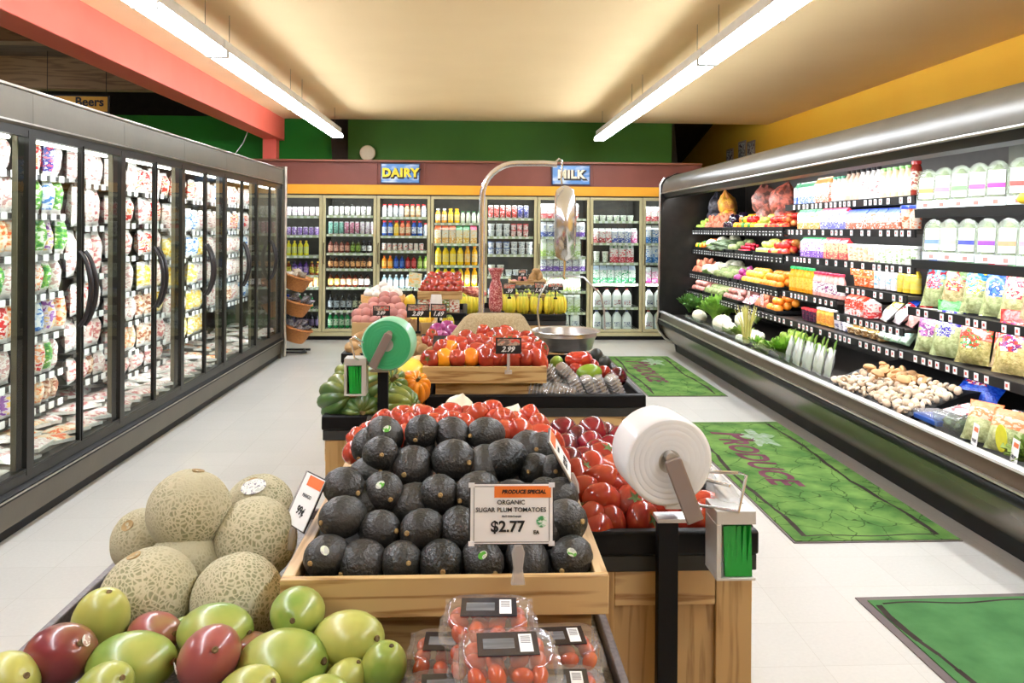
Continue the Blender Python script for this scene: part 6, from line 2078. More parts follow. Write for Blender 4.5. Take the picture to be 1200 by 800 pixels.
def clam_proto():
    t = bpy.data.objects.new('tomato_clamshell', None)
    COL.objects.link(t)
    # base: tapered open tub with a flange
    m = MB()
    rg = lambda w_, d, z: rrect(w_, d, z, n=24)
    m.loft([rg(.108, .084, 0), rg(.112, .088, .012), rg(.118, .094, .042), rg(.132, .108, .043), rg(.132, .108, .045)], cap=False)
    m.obj('tub', CLAM, t, sharp=60)
    m = MB()
    m.loft([rg(.132, .108, .046), rg(.120, .096, .047), rg(.114, .09, .062), rg(.104, .08, .064), rg(.002, .002, .064)], cap=False)
    for sx in (-1, 1):
        for q in range(4):
            m.box(sx * .056 - .003, sx * .056 + .003, -.03 + q * .018, -.022 + q * .018, .050, .062)
    m.obj('lid', CLAM, t, sharp=60)
    m = MB()
    m.box(-.037, .037, -.024, .026, .0645, .0652, 0)
    m.box(.014, .030, -.018, .020, .0652, .0655, 1)
    m.box(-.030, .008, -.010, .012, .0652, .0654, 2)
    for q in range(5):
        m.box(.016, .028, .014 - q * .0035, .0155 - q * .0035, .0655, .0657, 3)
    m.obj('label', [P('clam_label_black', (30, 28, 34), (44, 40, 44), rough=.25), TAGM, P('clam_label_grey', (112, 114, 118), (86, 88, 92), rough=.2, scale=40, stretch=(.3, 3, 1)), colm((120, 120, 124))], t, smooth=False)
    return t


cl0 = clam_proto()
CP = [(595, 771, .985, .911, 'front middle clamshell of small tomatoes, top layer'), (573, 718, 1.078, .911, 'rear clamshell of small tomatoes, top layer against the tray'), (657, 788, 1.055, .825, 'lower clamshell of small tomatoes by the table edge, front'),
      (655, 745, 1.170, .825, 'lower clamshell of small tomatoes by the table edge, rear'), (528, 788, 1.05, .825, 'lower clamshell of small tomatoes beside the mangoes, front'), (528, 755, 1.16, .825, 'lower clamshell of small tomatoes beside the mangoes, rear')]
for i, (px, py, Y, zb, lab) in enumerate(CP):
    X = at(px, 700, Y).x
    c = cl0 if i == 0 else copy_tree(cl0)
    c.location = (X, Y, zb + .0005)
    rz = [0.03, -.03, -.03, .05, .04, -.04][i]
    tl = math.radians(3 if i == 0 else 1)
    c.rotation_euler = (tl, 0, rz)
    c.scale = (1, 1, 1.33)
    tag(c, lab, 'tomato pack', 'clamshells of small tomatoes')
    n = 0
    mat4 = Matrix.Translation((X, Y, zb)) @ Euler((tl, 0, rz)).to_matrix().to_4x4()
    for ly in range(3):
        for r_ in range(3):
            for q in range(4):
                if ly < 2 and r_ > 0:
                    continue
                n += 1
                lp = Vector((-.038 + .0255 * q + R.uniform(-.003, .003), -.03 + .028 * r_ + R.uniform(-.003, .003), .015 + .0245 * ly + R.uniform(-.001, .003)))
                o = put(simple_fruit('grape_tomato'), 'small_tomato', None, mat4 @ lp, (R.uniform(0, 3), R.uniform(0, 3), R.uniform(0, 3)), R.uniform(.95, 1.12))
                tag(o, 'small red tomato, %s, %s of the %s' % (nth(q), ('bottom layer' if ly == 0 else 'middle layer' if ly == 1 else 'top ' + ['front', 'middle', 'back'][r_] + ' row'), ['front middle', 'rear top', 'edge front', 'edge rear', 'mango-side front', 'mango-side rear'][i] + ' clamshell'), 'tomato', 'small tomatoes in the clamshells')

# ---------------------------------------------------------------- price cards on clips
CLIPM = clear('clip_plastic', (236, 232, 228), fac=.12, rough=.15, milky=.35, mcol=(226, 220, 214))


def card_clip(t, px=0.0, zt=0.0, length=.075, tilt=0):
    m = MB()
    m.loft([[(px - .006, -.004, zt), (px + .006, -.004, zt), (px + .006, .004, zt), (px - .006, .004, zt)], [(px - .010, -.004, zt - .012), (px + .010, -.004, zt - .012), (px + .010, .004, zt - .012), (px - .010, .004, zt - .012)],
            [(px - .007, -.004, zt - .035), (px + .007, -.004, zt - .035), (px + .007, .004, zt - .035), (px - .007, .004, zt - .035)], [(px - .011, -.006, zt - length), (px + .011, -.006, zt - length), (px + .011, .006, zt - length), (px - .011, .006, zt - length)]])
    m.obj('clip', CLIPM, t, bev=.002)


c_ = at(599.5, 602, 1.212)
t = thing('price_card', 'white price card with orange heading and large black price over the avocados', 'price card', c_, (math.radians(-3), 0, math.radians(-1)), 'cards on clear clips')
W2, H2 = .0635, .0455
MB().box(-W2, W2, 0, .002, -H2, H2).obj('backing', P('card_holder_black', (34, 34, 38), rough=.4), t, bev=.001)
MB().box(-W2 + .002, W2 - .002, -.0012, 0, -H2 + .002, H2 - .0015).obj('card', TAGM, t)
m = MB()
for (sx, sz) in ((-1, -1), (1, -1), (-1, 1), (1, 1)):
    a, b_ = (sx * W2 - .008 if sx > 0 else -W2 - .001), (sx * W2 + .001 if sx > 0 else -W2 + .008)
    c2, d2 = (sz * H2 - .006 if sz > 0 else -H2 - .001), (sz * H2 + .001 if sz > 0 else -H2 + .006)
    m.box(a, b_, -.0022, -.0012, c2, d2)
m.obj('corner_mount', P('card_corner_white', (240, 240, 240), rough=.3), t)
MB().box(-.026, W2 - .0045, -.0019, -.0012, .0245, .0415).obj('heading_band', colm((240, 130, 60)), t)
m = MB()
for (xa, xb, za, zb_) in ((-.056, .056, .0405, .0412), (-.056, .056, -.0412, -.0405), (-.0567, -.056, -.0412, .0412), (.056, .0567, -.0412, .0412)):
    m.box(xa, xb, -.0017, -.0012, za, zb_)
m.obj('printed_border', INK, t)
lt = lambda s, sz, x, z, **kw: lettering(s, sz, INK, t, (x, -.0022, z), extrude=.0002, **kw)
lt('PRODUCE SPECIAL', .0078, .018, .033, bold=.00035, shear=.2)
lt('ORGANIC', .0092, -.001, .0175, bold=.0001)
lt('SUGAR PLUM TOMATOES', .0092, -.001, .0065, bold=.0001)
lt('PINT CONTAINER', .0036, .0, -.003, bold=.0001)
lt('$2.77', .0225, -.006, -.0185, bold=.0006)
lt('EA', .0075, .037, -.0265, bold=.0003)
MB().lathe([(.0001, 0), (.0085, 0), (.0085, .0004), (.0001, .0004)], 20).xf(Matrix.Rotation(PI / 2, 4, 'X')).xf(Matrix.Translation((.045, -.0014, -.011))).obj('green_seal', printed('seal_print', (190, 220, 196), (70, 150, 90), (236, 244, 236), 140), t)
card_clip(t, .010, -.045, .058)

# card at the melon side, seen from its edge
pts = [at(362, 548, 1.50), at(379, 572, 1.43), at(354, 632, 1.40), at(338, 599, 1.48)]
cen = sum(pts, Vector()) / 4
ux = (pts[1] - pts[0]).normalized()
uz = ((pts[0] - pts[3]) + (pts[1] - pts[2])).normalized()
ux = (ux - uz * ux.dot(uz)).normalized()
uy = uz.cross(ux).normalized()
Rm = Matrix((ux, uy, uz)).transposed().to_4x4()


def side_card(cen, Rm, wd, hh, label, price, word):
    t = thing('price_card', label, 'price card', cen, Rm.to_euler(), 'cards on clear clips')
    MB().box(-wd / 2, wd / 2, .0, .0022, -hh / 2, hh / 2).obj('backing', _M['card_holder_black'], t)
    MB().box(-wd / 2 + .002, wd / 2 - .002, -.0012, 0, -hh / 2 + .002, hh / 2 - .002).obj('card', TAGM, t)
    MB().box(-wd / 2 + .02, wd / 2 - .003, -.0018, -.0012, hh / 2 - .022, hh / 2 - .004).obj('heading_band', colm((240, 120, 60)), t)
    lettering(word, .009, INK, t, (0, -.002, .008), extrude=.0002)
    lettering(price, .02, INK, t, (0, -.002, -.018), extrude=.0002, bold=.0005)
    MB().tube([(-wd / 2 - .001, -.001, -hh / 2), (-wd / 2 - .001, -.001, hh / 2)], .002, 6).obj('edge_tube', STEEL, t)
    m = MB()
    m.tube([(0, 0, -hh / 2), (0, .004, -hh / 2 - .02), (0.0, .01, -hh / 2 - .035)], [.006, .009, .008], 8)
    m.obj('clip', CLIPM, t)
    return t


side_card(cen, Rm, .078, .094, 'white and orange price card turned towards the melons', '99¢', 'MANGO')
cen2 = at(656, 532, 1.47)
_uz = Vector((-.49, 0, .87)).normalized()
_ux = Vector((.15, .98, 0)).normalized()
_ux = (_ux - _uz * _ux.dot(_uz)).normalized()
Rm2 = Matrix((_ux, _uz.cross(_ux), _uz)).transposed().to_4x4()
side_card(cen2, Rm2, .085, .082, 'white and orange price card leaning over the plum tomatoes', '$2.99', 'PLUMS')


def black_sign(px, py, Y, wd, hh, price, label, rz=0.0, stand=.07):
    t = thing('price_sign', label, 'price sign', at(px, py, Y), (0, 0, rz), 'black price signs on stands')
    MB().box(-wd / 2, wd / 2, 0, .003, -hh / 2, hh / 2).obj('board', P('chalk_black', (30, 29, 30), (38, 37, 38), rough=.35), t, bev=.001)
    MB().box(-wd / 2 + .006, wd / 2 - .006, -.0015, 0, hh * .02, hh * .42).obj('name_strip', printed('sign_strip', (186, 160, 140), (206, 80, 66), (120, 100, 90), 60), t)
    lettering(price, hh * .46, P('chalk_white', (240, 240, 238), rough=.6), t, (-wd * .04, -.002, -hh * .22), extrude=.0003, bold=hh * .012, shear=.35)
    m = MB()
    m.box(-.005, .005, -.002, .004, -hh / 2 - stand, -hh / 2)
    m.box(-.013, .013, -.005, .01, -hh / 2 - stand - .012, -hh / 2 - stand)
    m.obj('stand', CLIPM if Y < 3.5 else BLACK, t)
    return t


black_sign(596, 405, 2.90, .092, .058, '2.99', 'black price sign clipped before the middle tomato tray', stand=.06)
black_sign(447, 364, 4.22, .088, .052, '2.89', 'black price sign over the red potatoes')
black_sign(490, 364, 4.15, .115, .068, '2.89', 'black price sign over the golden potatoes')
black_sign(514, 364, 4.1, .086, .07, '1.69', 'tilted black price sign next to the one over the golden potatoes', rz=-.3)
black_sign(477, 404, 3.7, .1, .05, '.99', 'black price sign low among the brown roots')
black_sign(597, 338, 5.72, .09, .08, '.99', 'black price sign at the near end of the far avocados', stand=.02)
black_sign(632, 337, 5.72, .07, .08, '1.49', 'black price sign in the middle of the far avocados', stand=.02)
black_sign(651, 336, 5.70, .11, .05, '1.69', 'black price sign at the end of the far avocados', stand=.05)
black_sign(612, 320, 6.05, .06, .05, '.99', 'small black price sign above the far potatoes', stand=.02)

# ---------------------------------------------------------------- bag roll dispensers
def bag_dispenser(loc, roll_c, rlen, rr_, roll_mat, side_mat, arm, box_loc, post_h, post_w, label, green_in, flip=1):
    """upright black post with a roll on a steel arm and a tie box beside it; local origin = top of the post"""
    t = thing('bag_dispenser', label, 'bag dispenser', loc, group='bag roll dispensers')
    MB().box(-post_w / 2, post_w / 2, -.01, .014, -post_h, 0).obj('post', P('post_black', (5, 5, 6), (8, 8, 9), rough=.6, spec=.2), t, bev=.002)
    m = MB()
    m.lathe([(rr_ * .26, 0), (rr_ * .93, 0), (rr_, .005), (rr_, rlen - .004), (rr_ * .94, rlen), (rr_ * .26, rlen)], 48, mis=[1, 0, 0, 0, 1], cap=False)
    # faint winding rings on the near end
    for q in range(5):
        a = rr_ * (.36 + q * .12)
        m.lathe([(a, -.0004), (a + rr_ * .045, -.0007), (a + rr_ * .09, -.0003)], 48, mi=1, cap=False)
    m.xf(Matrix.Translation(roll_c) @ Matrix.Rotation(flip * math.radians(6), 4, 'Z') @ Matrix.Rotation(-PI / 2, 4, 'X'))
    m.obj('roll', [roll_mat, side_mat], t, sharp=50)
    m = MB()
    m.lathe([(rr_ * .26, .001), (rr_ * .26, rlen - .002), (rr_ * .2, rlen - .002), (rr_ * .2, .001)], 24)
    m.xf(Matrix.Translation(roll_c) @ Matrix.Rotation(flip * math.radians(6), 4, 'Z') @ Matrix.Rotation(-PI / 2, 4, 'X'))
    m.obj('core', P('cardboard_core', (190, 186, 178), (176, 170, 160), rough=.6), t)
    a0, a1, aw = arm
    a0, a1 = Vector(a0), Vector(a1)
    dr = (a1 - a0).normalized()
    pn = Vector((dr.z, 0, -dr.x))
    m = MB()
    ring = []
    for (s_, w_) in ((0, .82), (.06, 1), (1, 1)):
        c = a0 + (a1 - a0) * s_
        ring.append([tuple(c + pn * aw * w_ + Vector((0, -.006, 0))), tuple(c - pn * aw * w_ + Vector((0, -.006, 0))), tuple(c - pn * aw * w_ + Vector((0, .0, 0))), tuple(c + pn * aw * w_)])
    m.loft(ring)
    m.obj('arm', P('arm_steel', (150, 138, 134), (136, 124, 120), rough=.3, metal=.5, rnd=False), t, bev=.003)
    m = MB()
    m.tube([a0 + Vector((0, .0, 0)), a0 + Vector((0, rlen + .02, 0))], rr_ * .12, 10)
    m.obj('spindle', STEEL, t)
    m = MB()
    b0 = a1 - Vector((aw * 1.9 * flip, 0, -.004))
    m.box(min(b0.x, a1.x) - .004, max(b0.x, a1.x) + .004, -.012, .07, a1.z - .006, a1.z + .004)
    m.box(-post_w * .55, a1.x + .01 if flip > 0 else post_w * .55, -.012, .03, -.004, .004) if flip > 0 else m.box(a1.x - .01, post_w * .55, -.012, .03, -.004, .004)
    m.obj('bracket', STEEL, t, bev=.001)
    # wire loop
    bx, by, bz, bw, bh, bd = box_loc
    k = bw / .05
    m = MB()
    m.tube([(a1.x, -.002, a1.z + .02), (a1.x + flip * .01 * k, -.01, a1.z + .045 * k), (bx - flip * .0, by - .01, bz + bh + .05 * k), (bx + flip * .012 * k, by, bz + bh + .045 * k), (bx, by - .012, bz + bh + .004), (a1.x + flip * .012, -.012, a1.z + .004)], .0022 * k, 6)
    m.tube([(a1.x, .01, a1.z + .02), (a1.x + flip * .018 * k, .0, a1.z + .035 * k), (bx - flip * .01, by + .01, bz + bh + .03 * k)], .0022 * k, 6)
    m.obj('wire_guide', CHROME, t)
    # tie box: side wall, back and a window with green ties
    m = MB()
    w2 = bw / 2
    m.box(bx - w2, bx + w2, by, by + bd, bz + bh * .80, bz + bh)
    m.box(bx - w2, bx - w2 + .006 * k, by, by + bd, bz, bz + bh * .8)
    m.box(bx - w2, bx + w2, by + bd - .004, by + bd, bz, bz + bh * .8)
    m.box(bx - w2, bx + w2, by, by + bd, bz - .005, bz)
    if flip > 0:
        m.box(bx + w2 - .003, bx + w2, by + bd * .6, by + bd, bz, bz + bh * .8)
    else:
        m.box(bx + w2 - .014, bx + w2, by, by + bd, bz, bz + bh * .8)
    m.obj('tie_box', P('box_grey_steel', (206, 204, 196), (190, 188, 182), rough=.35, metal=.3), t, bev=.001)
    m = MB()
    for q in range(5):
        xx = bx - w2 * .35 + q * w2 * .26
        m.loft([[(xx - .004 * k, by + .006, bz + .001), (xx + .004 * k, by + .004, bz + .001), (xx + .004 * k, by + .014, bz + .001), (xx - .004 * k, by + .014, bz + .001)],
                [(xx - .007 * k + .002 * q * k, by + .003, bz + bh * .76), (xx + .002 * k, by + .003, bz + bh * .78), (xx + .003 * k, by + .014, bz + bh * .78), (xx - .006 * k, by + .014, bz + bh * .76)]])
    m.obj('green_ties', P('tie_green', (10, 150, 44), (6, 120, 34), rough=.3), t)
    return t


WROLL = P('white_film_roll', (236, 236, 234), (226, 226, 226), rough=.3, coat=.3)
WSIDE = P('white_film_roll_end', (214, 216, 218), (226, 228, 228), rough=.4, scale=2)
pt = at(782, 608, 1.565)
o = bag_dispenser(pt, (at(785, 541, 1.49) - pt)[:], .10, .0835, WROLL, WSIDE, ((at(787, 537, 1.47) - pt)[:], (at(815, 611, 1.47) - pt)[:], .0165), ((at(862, 640, 1.50) - pt).x, -.07, (at(862, 676, 1.50) - pt).z, .075, .125, .075), .75, .04,
                  'white plastic bag roll on a black post at the table corner', True)
m = MB()
rr = random.Random(3)
rings = []
for j in range(7):
    s_ = j / 6
    c = Vector((.085 + .055 * s_, .0, .075 - .03 * s_ - .02 * s_ * s_))
    rings.append([tuple(c + Vector((.004 * math.sin(i * 2.1 + j), (.045 + .01 * math.sin(j * 1.3)) * math.cos(i * PI / 8) * .6, (.030 - .010 * s_) * math.sin(i * PI / 8) + .003 * math.sin(i * 3 + j)))) for i in range(16)])
m.loft(rings, cap=False)
m.obj('loose_bag_end', clear('bag_film', (250, 250, 250), fac=.14, rough=.15, bump=.8, milky=.25), o, sharp=180)

GROLL = P('green_film_roll', (120, 190, 150), (160, 214, 180), rough=.35, coat=.2)
GSIDE = P('green_film_roll_end', (44, 148, 92), (56, 160, 104), rough=.35, scale=3)
pt = at(449, 434, 2.60)
bag_dispenser(pt, (at(453, 404, 2.56) - pt)[:], .085, .082, GROLL, GSIDE, ((at(456, 391, 2.55) - pt)[:], (at(436, 431, 2.55) - pt)[:], .014), ((at(416, 440, 2.55) - pt).x, -.05, (at(416, 462, 2.55) - pt).z, .068, .112, .06), .35, .033,
              'green plastic bag roll on a black post before the squash', True, flip=-1)

# ---------------------------------------------------------------- winter squash
SQ = [(402, 467, 2.72, 'green', 1.0, (1.2, .6, .3), 'dark green ribbed squash at the aisle edge of the squash bin'), (447, 456, 2.76, 'stripe', 1.05, (1.0, .2, .5), 'striped green squash behind the black post'), (465, 476, 2.70, 'green', .85, (1.4, 0, 1.0), 'green squash low behind the bumper, next to the table'),
      (422, 480, 2.69, 'green', .8, (1.5, 0, .2), 'green squash with an orange patch, low in the bin'), (484, 455, 2.80, 'orange', .72, (.9, 0, .4), 'orange ribbed squash beside the middle table'), (413, 446, 3.0, 'green', .9, (1, 0, 0), 'grey-green squash behind the dark green one'),
      (440, 478, 2.72, 'stripe', .7, (1, 1, 0), 'small striped squash low behind the post')]
for (px, py, Y, k_, s_, rt, lab) in SQ:
    o = put(squash_mesh(k_), 'acorn_squash', None, at(px, py, Y), rt, s_)
    tag(o, lab, 'squash', 'winter squash in the narrow bin')
for (px, py, Y, k_, s_, lab) in ((480, 437, 2.98, 'squash_y', .72, 'smooth round yellow squash behind the orange one'), (434, 440, 3.0, 'squash_y', .5, 'small yellow squash behind the striped one')):
    tag(put(simple_fruit(k_), 'squash', None, at(px, py, Y), (.3, .2, 0), s_), lab, 'squash')
for i, (px, py, Y) in enumerate(((470, 427, 3.2), (492, 430, 3.25), (458, 433, 3.15))):
    m = MB()
    m.ball(.05, .05, .095, lambda d, a, th: 1 - .38 * math.exp(-((th - .75) / .5) ** 2), 20, 16)
    tag(m.obj('butternut_squash', P('butternut_skin', (238, 190, 140), (228, 174, 120), rough=.45), None, at(px, py, Y), (1.3, .2, -.6 + i)), ['tan butternut squash above the green roll side of the bin', 'tan butternut squash beside the middle table', 'tan butternut squash half hidden by the green roll'][i], 'squash')
MB().prism([(2.66, .862), (3.80, .862), (3.80, .93), (3.1, .9)], 0, -.44, -.225).obj('sloping_bed', BLACK)

# ---------------------------------------------------------------- middle table: tomato tray, berry packs, scale
t = thing('tray_riser', 'wooden riser under the middle tomato tray', 'riser', (0, 0, 0))
MB().box(-.135, .225, 2.97, 3.4, .861, .939).obj('box', OAK, t)
wood_tray(-.181, .269, 2.94, 3.36, .94, 1.0, 'oak tray heaped with tomatoes on the middle table', liner=.06)
rows = [(0, 9, 498, 640, 420, 3.00), (1, 9, 508, 638, 411, 3.07), (2, 8, 522, 634, 404, 3.15), (3, 6, 540, 626, 398, 3.23), (4, 3, 562, 600, 393, 3.30)]
for (j, n, xa, xb, py, Y) in rows:
    for i in range(n):
        px = xa + (xb - xa) * (i + .5) / n + R.uniform(-2, 2)
        yk = 'yellow_tomato' if (j == 0 and i in (1, 3)) or (j == 1 and i == 1) else ('roma' if R.random() < .45 else 'tomato')
        o = put(simple_fruit(yk), 'tomato', None, at(px, py + R.uniform(-1.5, 1.5), Y), (R.uniform(.2, 1.6), R.uniform(-.7, .7), R.uniform(-1.5, 1.5)), R.uniform(.95, 1.1) * (1.05 if yk != 'roma' else 1.25))
        tag(o, ('yellow-orange' if yk[0] == 'y' else 'red') + ' tomato, %s, %s row of the middle tray' % (nth(i), ['front', 'second', 'third', 'fourth', 'top'][j]), 'tomato', 'tomatoes in the middle tray')
bp_ = [(648, 440, 3.08, .9, 'leaning'), (664, 437, 3.08, .8, 'leaning'), (632, 456, 2.99, .2, 'flat'), (646, 457, 2.99, .2, 'flat'), (661, 457, 2.99, .2, 'flat'), (676, 453, 3.01, 1.1, 'upright'), (690, 453, 3.01, 1.1, 'upright'), (704, 453, 3.01, 1.1, 'upright'), (720, 452, 3.01, 1.1, 'upright')]
for i, (px, py, Y, tl, wd) in enumerate(bp_):
    t = thing('berry_pack', '%s ribbed clear pack in the middle table bin, %s' % (wd, nth(i)), 'clear pack', at(px, py, Y), (0, tl, R.uniform(-.3, .3)), 'ribbed clear packs')
    m = MB()
    m.loft([rrect(.085, .06, -.018, n=20), rrect(.095, .075, .0, n=20), rrect(.085, .06, .018, n=20)])
    m.obj('shell', clear('berry_shell', (236, 232, 228), fac=.14, rough=.1, bump=.8, milky=.15), t, bev=.002)
    m = MB()
    for q in range(6):
        m.box(-.036 + q * .013, -.031 + q * .013, -.03, .03, -.0205, .0205)
    m.obj('ribs', clear('berry_rib', (220, 220, 220), fac=.25, rough=.1, milky=.3), t)
    m = MB()
    m.ball(.036, .026, .013, lambda d, a, th: 1 + .1 * math.sin(8 * a) * math.sin(5 * th), 16, 10)
    m.obj('filling', P('dark_filling', (92, 70, 60), (50, 44, 40), rough=.5, scale=60), t)
for (k_, px, py, Y, s_, nm, lab) in (('heirloom', 678, 421, 3.2, .95, 'heirloom_tomato', 'large ribbed red tomato beside the scale pan'), ('tomato', 676, 433, 3.15, .95, 'tomato', 'red tomato below the large ribbed one'), ('tomato', 692, 429, 3.25, 1.0, 'tomato', 'red tomato behind the green mango'),
                                     ('tomato', 706, 436, 3.2, .95, 'tomato', 'red tomato by the mango, towards the aisle'), ('plum', 724, 441, 3.1, 1.15, 'peach', 'dark red peach in the corner of the middle table'), ('plum', 716, 444, 3.08, .8, 'peach', 'small dark red peach beside the clear packs'),
                                     ('avo_far', 699, 416, 3.5, .85, 'avocado', 'lone dark avocado behind the heirloom tomato'), ('avo_far', 709, 424, 3.45, .8, 'avocado', 'dark avocado near the aisle bumper'), ('avo_far', 690, 420, 3.5, .8, 'avocado', 'dark avocado beside the lone one'),
                                     ('lime', 652, 425, 3.3, .9, 'lime', 'green lime behind the leaning packs')):
    tag(put(simple_fruit(k_), nm, None, at(px, py, Y), (R.uniform(-.4, .8), R.uniform(-.3, .3), R.uniform(0, 3)), s_), lab, nm.split('_')[-1])
tag(put(mango_mesh(1, P('mango_green_rosy', (120, 150, 40), (190, 90, 70), rough=.25, scale=10, lo=.52, hi=.68)), 'mango', None, at(690, 437, 3.1), (1.4, 0, 1.4), .95), 'green and rosy mango among the tomatoes of the middle table', 'mango')

# hanging scale
SP = Vector((.04, 3.95, 0))
t = thing('hanging_scale', 'chrome hanging scale on a bent pole over the middle table', 'scale', SP)
pts = [(0, 0, .88), (0, 0, 1.3), (0, 0, 1.62)]
for q in range(1, 9):
    a = PI / 2 * q / 8
    pts.append((.17 * (1 - math.cos(a)), 0, 1.65 + .17 * math.sin(a)))
pts += [(.30, 0, 1.822), (.365, 0, 1.818)]
MB().tube(pts, .0145, 14).obj('pole', CHROME, t)
MB().lathe([(.05, 0), (.05, .008), (.02, .015), (.016, .04)], 20).obj('pole_foot', STEEL, t, (0, 0, .905))
m = MB()
m.tube([(.36, 0, 1.83), (.375, 0, 1.845), (.39, 0, 1.835), (.39, 0, 1.80), (.385, 0, 1.75), (.39, 0, 1.72)], .005, 8)
m.obj('hook', CHROME, t)
m = MB()
m.lathe([(.0001, -.05), (.125, -.05), (.16, -.042), (.178, -.018), (.182, 0), (.178, .018), (.16, .042), (.12, .052), (.0001, .058)], 40, mis=[1, 0, 0, 0, 0, 0, 0, 0])
m.xf(Matrix.Translation((.405, 0, 1.53)) @ Matrix.Rotation(math.radians(-5), 4, 'Z') @ Matrix.Rotation(PI / 2, 4, 'Y') @ Matrix.Diagonal((1.02, 1, 1, 1)))
m.obj('dial_housing', [CHROME, P('dial_face', (226, 224, 218), rough=.2)], t, sharp=30)
m = MB()
m.tube([(.405, 0, 1.36), (.405, 0, 1.30), (.40, 0, 1.27), (.41, 0, 1.255)], .006, 8)
m.obj('pan_hook', CHROME, t)
m = MB()
m.tube([(.285, 0, 1.005), (.275, 0, 1.10), (.282, 0, 1.17), (.335, 0, 1.265), (.40, 0, 1.272), (.50, 0, 1.265), (.585, 0, 1.18), (.605, .02, 1.10), (.61, .02, 1.005)], .0045, 8)
m.tube([(.29, 0, 1.0), (.305, -.05, .94)], .006, 6)
m.obj('bail', STEEL, t)
m = MB()
m.lathe([(.0001, -.095), (.115, -.095), (.130, -.085), (.146, -.03), (.152, -.022), (.150, -.006), (.168, .0), (.166, .004), (.148, -.001), (.140, -.03), (.124, -.08), (.0001, -.088)], 44)
m.xf(Matrix.Translation((.413, 0, 1.005)))
m.obj('pan', STEEL, t, sharp=40)

# burlap over the pole foot
m = MB()
rings = []
for j in range(9):
    s_ = j / 8
    w_ = .24 * (1 - .5 * s_ ** 1.3)
    d = .16 * (1 - .55 * s_)
    ring = []
    for i in range(36):
        a = 2 * PI * i / 36
        wr = 1 + .05 * (1 - s_) * math.sin(7 * a + 1) + .03 * math.sin(4 * a)
        e = .7
        cx, sy = math.cos(a), math.sin(a)
        ring.append((math.copysign(abs(cx) ** e, cx) * w_ * wr + .03 * (s_ - .5), math.copysign(abs(sy) ** e, sy) * d * wr, 0.215 * s_ - .012 * (s_ > .95)))
    rings.append(ring)
m.loft(rings)
BURL = P('burlap_cloth', (190, 172, 138), (166, 148, 112), rough=.9, scale=120, bump=.5, bscale=260, spec=.1)
tag(m.obj('burlap_sack', BURL, None, (.085, 3.72, .905), sharp=180), 'tan burlap cloth draped round the foot of the scale pole', 'cloth')

m = MB()
rings = []
for j in range(12):
    s_ = j / 11
    r_ = [.026, .033, .035, .034, .033, .034, .032, .028, .020, .022, .03, .036][j]
    rings.append([(r_ * math.cos(2 * PI * i / 24) * (1 + (.18 * math.sin(6 * 2 * PI * i / 24) if j > 8 else .03 * math.sin(9 * i))), r_ * math.sin(2 * PI * i / 24), .22 * s_) for i in range(24)])
m.loft(rings)
tag(m.obj('net_sack', printed('red_net', (186, 90, 92), (224, 176, 170), (150, 60, 66), 120), None, at(581, 365, 4.1), sharp=180), 'red netted sack with a gathered top behind the burlap', 'net sack')
m = MB()
m.ball(.08, .04, .03, lambda d, a, th: 1 + .08 * math.sin(6 * a), 20, 12)
tag(m.obj('net_sack', printed('red_net2', (196, 104, 90), (226, 170, 150), (150, 60, 60), 60), None, at(556, 342, 5.2), (0, .2, 0)), 'reddish net sack lying at the end of the far tomatoes', 'net sack')

# red onions, roots and small items left of the burlap
for i, (px, py, Y) in enumerate(((517, 396, 3.75), (530, 389, 3.85), (524, 384, 3.9), (512, 387, 3.9), (536, 398, 3.75))):
    tag(put(simple_fruit('onion'), 'red_onion', None, at(px, py, Y), (.8, .3, i)), 'purple-red onion, %s of the heap beside the burlap' % ORD[i], 'onion', 'red onions beside the burlap')
for i, (px, py, Y) in enumerate(((506, 392, 3.7), (500, 400, 3.6), (508, 404, 3.55), (516, 407, 3.5))):
    tag(put(simple_fruit('tomato'), 'tomato', None, at(px, py, Y), (.8, .3, i), .8), 'small red tomato, %s before the red onions' % ORD[i], 'tomato', 'small tomatoes before the red onions')
for i, (px, py, Y) in enumerate(((478, 414, 3.45), (488, 410, 3.5), (497, 412, 3.4), (484, 402, 3.65), (494, 403, 3.6), (470, 409, 3.6), (504, 416, 3.35))):
    tag(put(simple_fruit('potato', i % 3), 'root', None, at(px, py, Y), (R.uniform(0, 3), .4, i), .8), 'knobbly brown root, %s behind the green roll' % ORD[i], 'root vegetable', 'brown roots behind the green roll')

# potato table
wood_tray(-.64, -.335, 4.32, 4.7, .93, 1.0, 'oak tray of red potatoes', liner=.05)
wood_tray(-.325, -.2, 4.32, 4.7, .94, 1.0, 'small oak tray of golden potatoes', liner=.03)
for j, (n, xa, xb, py, Y) in enumerate(((6, 414, 473, 376, 4.38), (6, 414, 476, 368, 4.44), (5, 422, 474, 361, 4.50), (3, 432, 470, 354, 4.57), (2, 446, 466, 348, 4.62))):
    for i in range(n):
        px = xa + (xb - xa) * (i + .5) / n
        tag(put(simple_fruit('red_potato', i % 3), 'red_potato', None, at(px, py + R.uniform(-1, 1), Y), (R.uniform(0, 3), .3, i)), 'rosy red potato, %s, %s row of the potato heap' % (nth(i), ['front', 'second', 'third', 'fourth', 'top'][j]), 'potato', 'red potatoes in the oak tray')
for i, (px, py, Y) in enumerate(((484, 376, 4.38), (492, 377, 4.38), (500, 376, 4.38), (488, 371, 4.44), (496, 371, 4.44), (504, 372, 4.44), (492, 366, 4.5))):
    tag(put(simple_fruit('lemon'), 'golden_potato', None, at(px, py, Y), (R.uniform(0, 3), .3, i), .85), 'golden potato, %s in the small oak tray' % ORD[i], 'potato', 'golden potatoes')
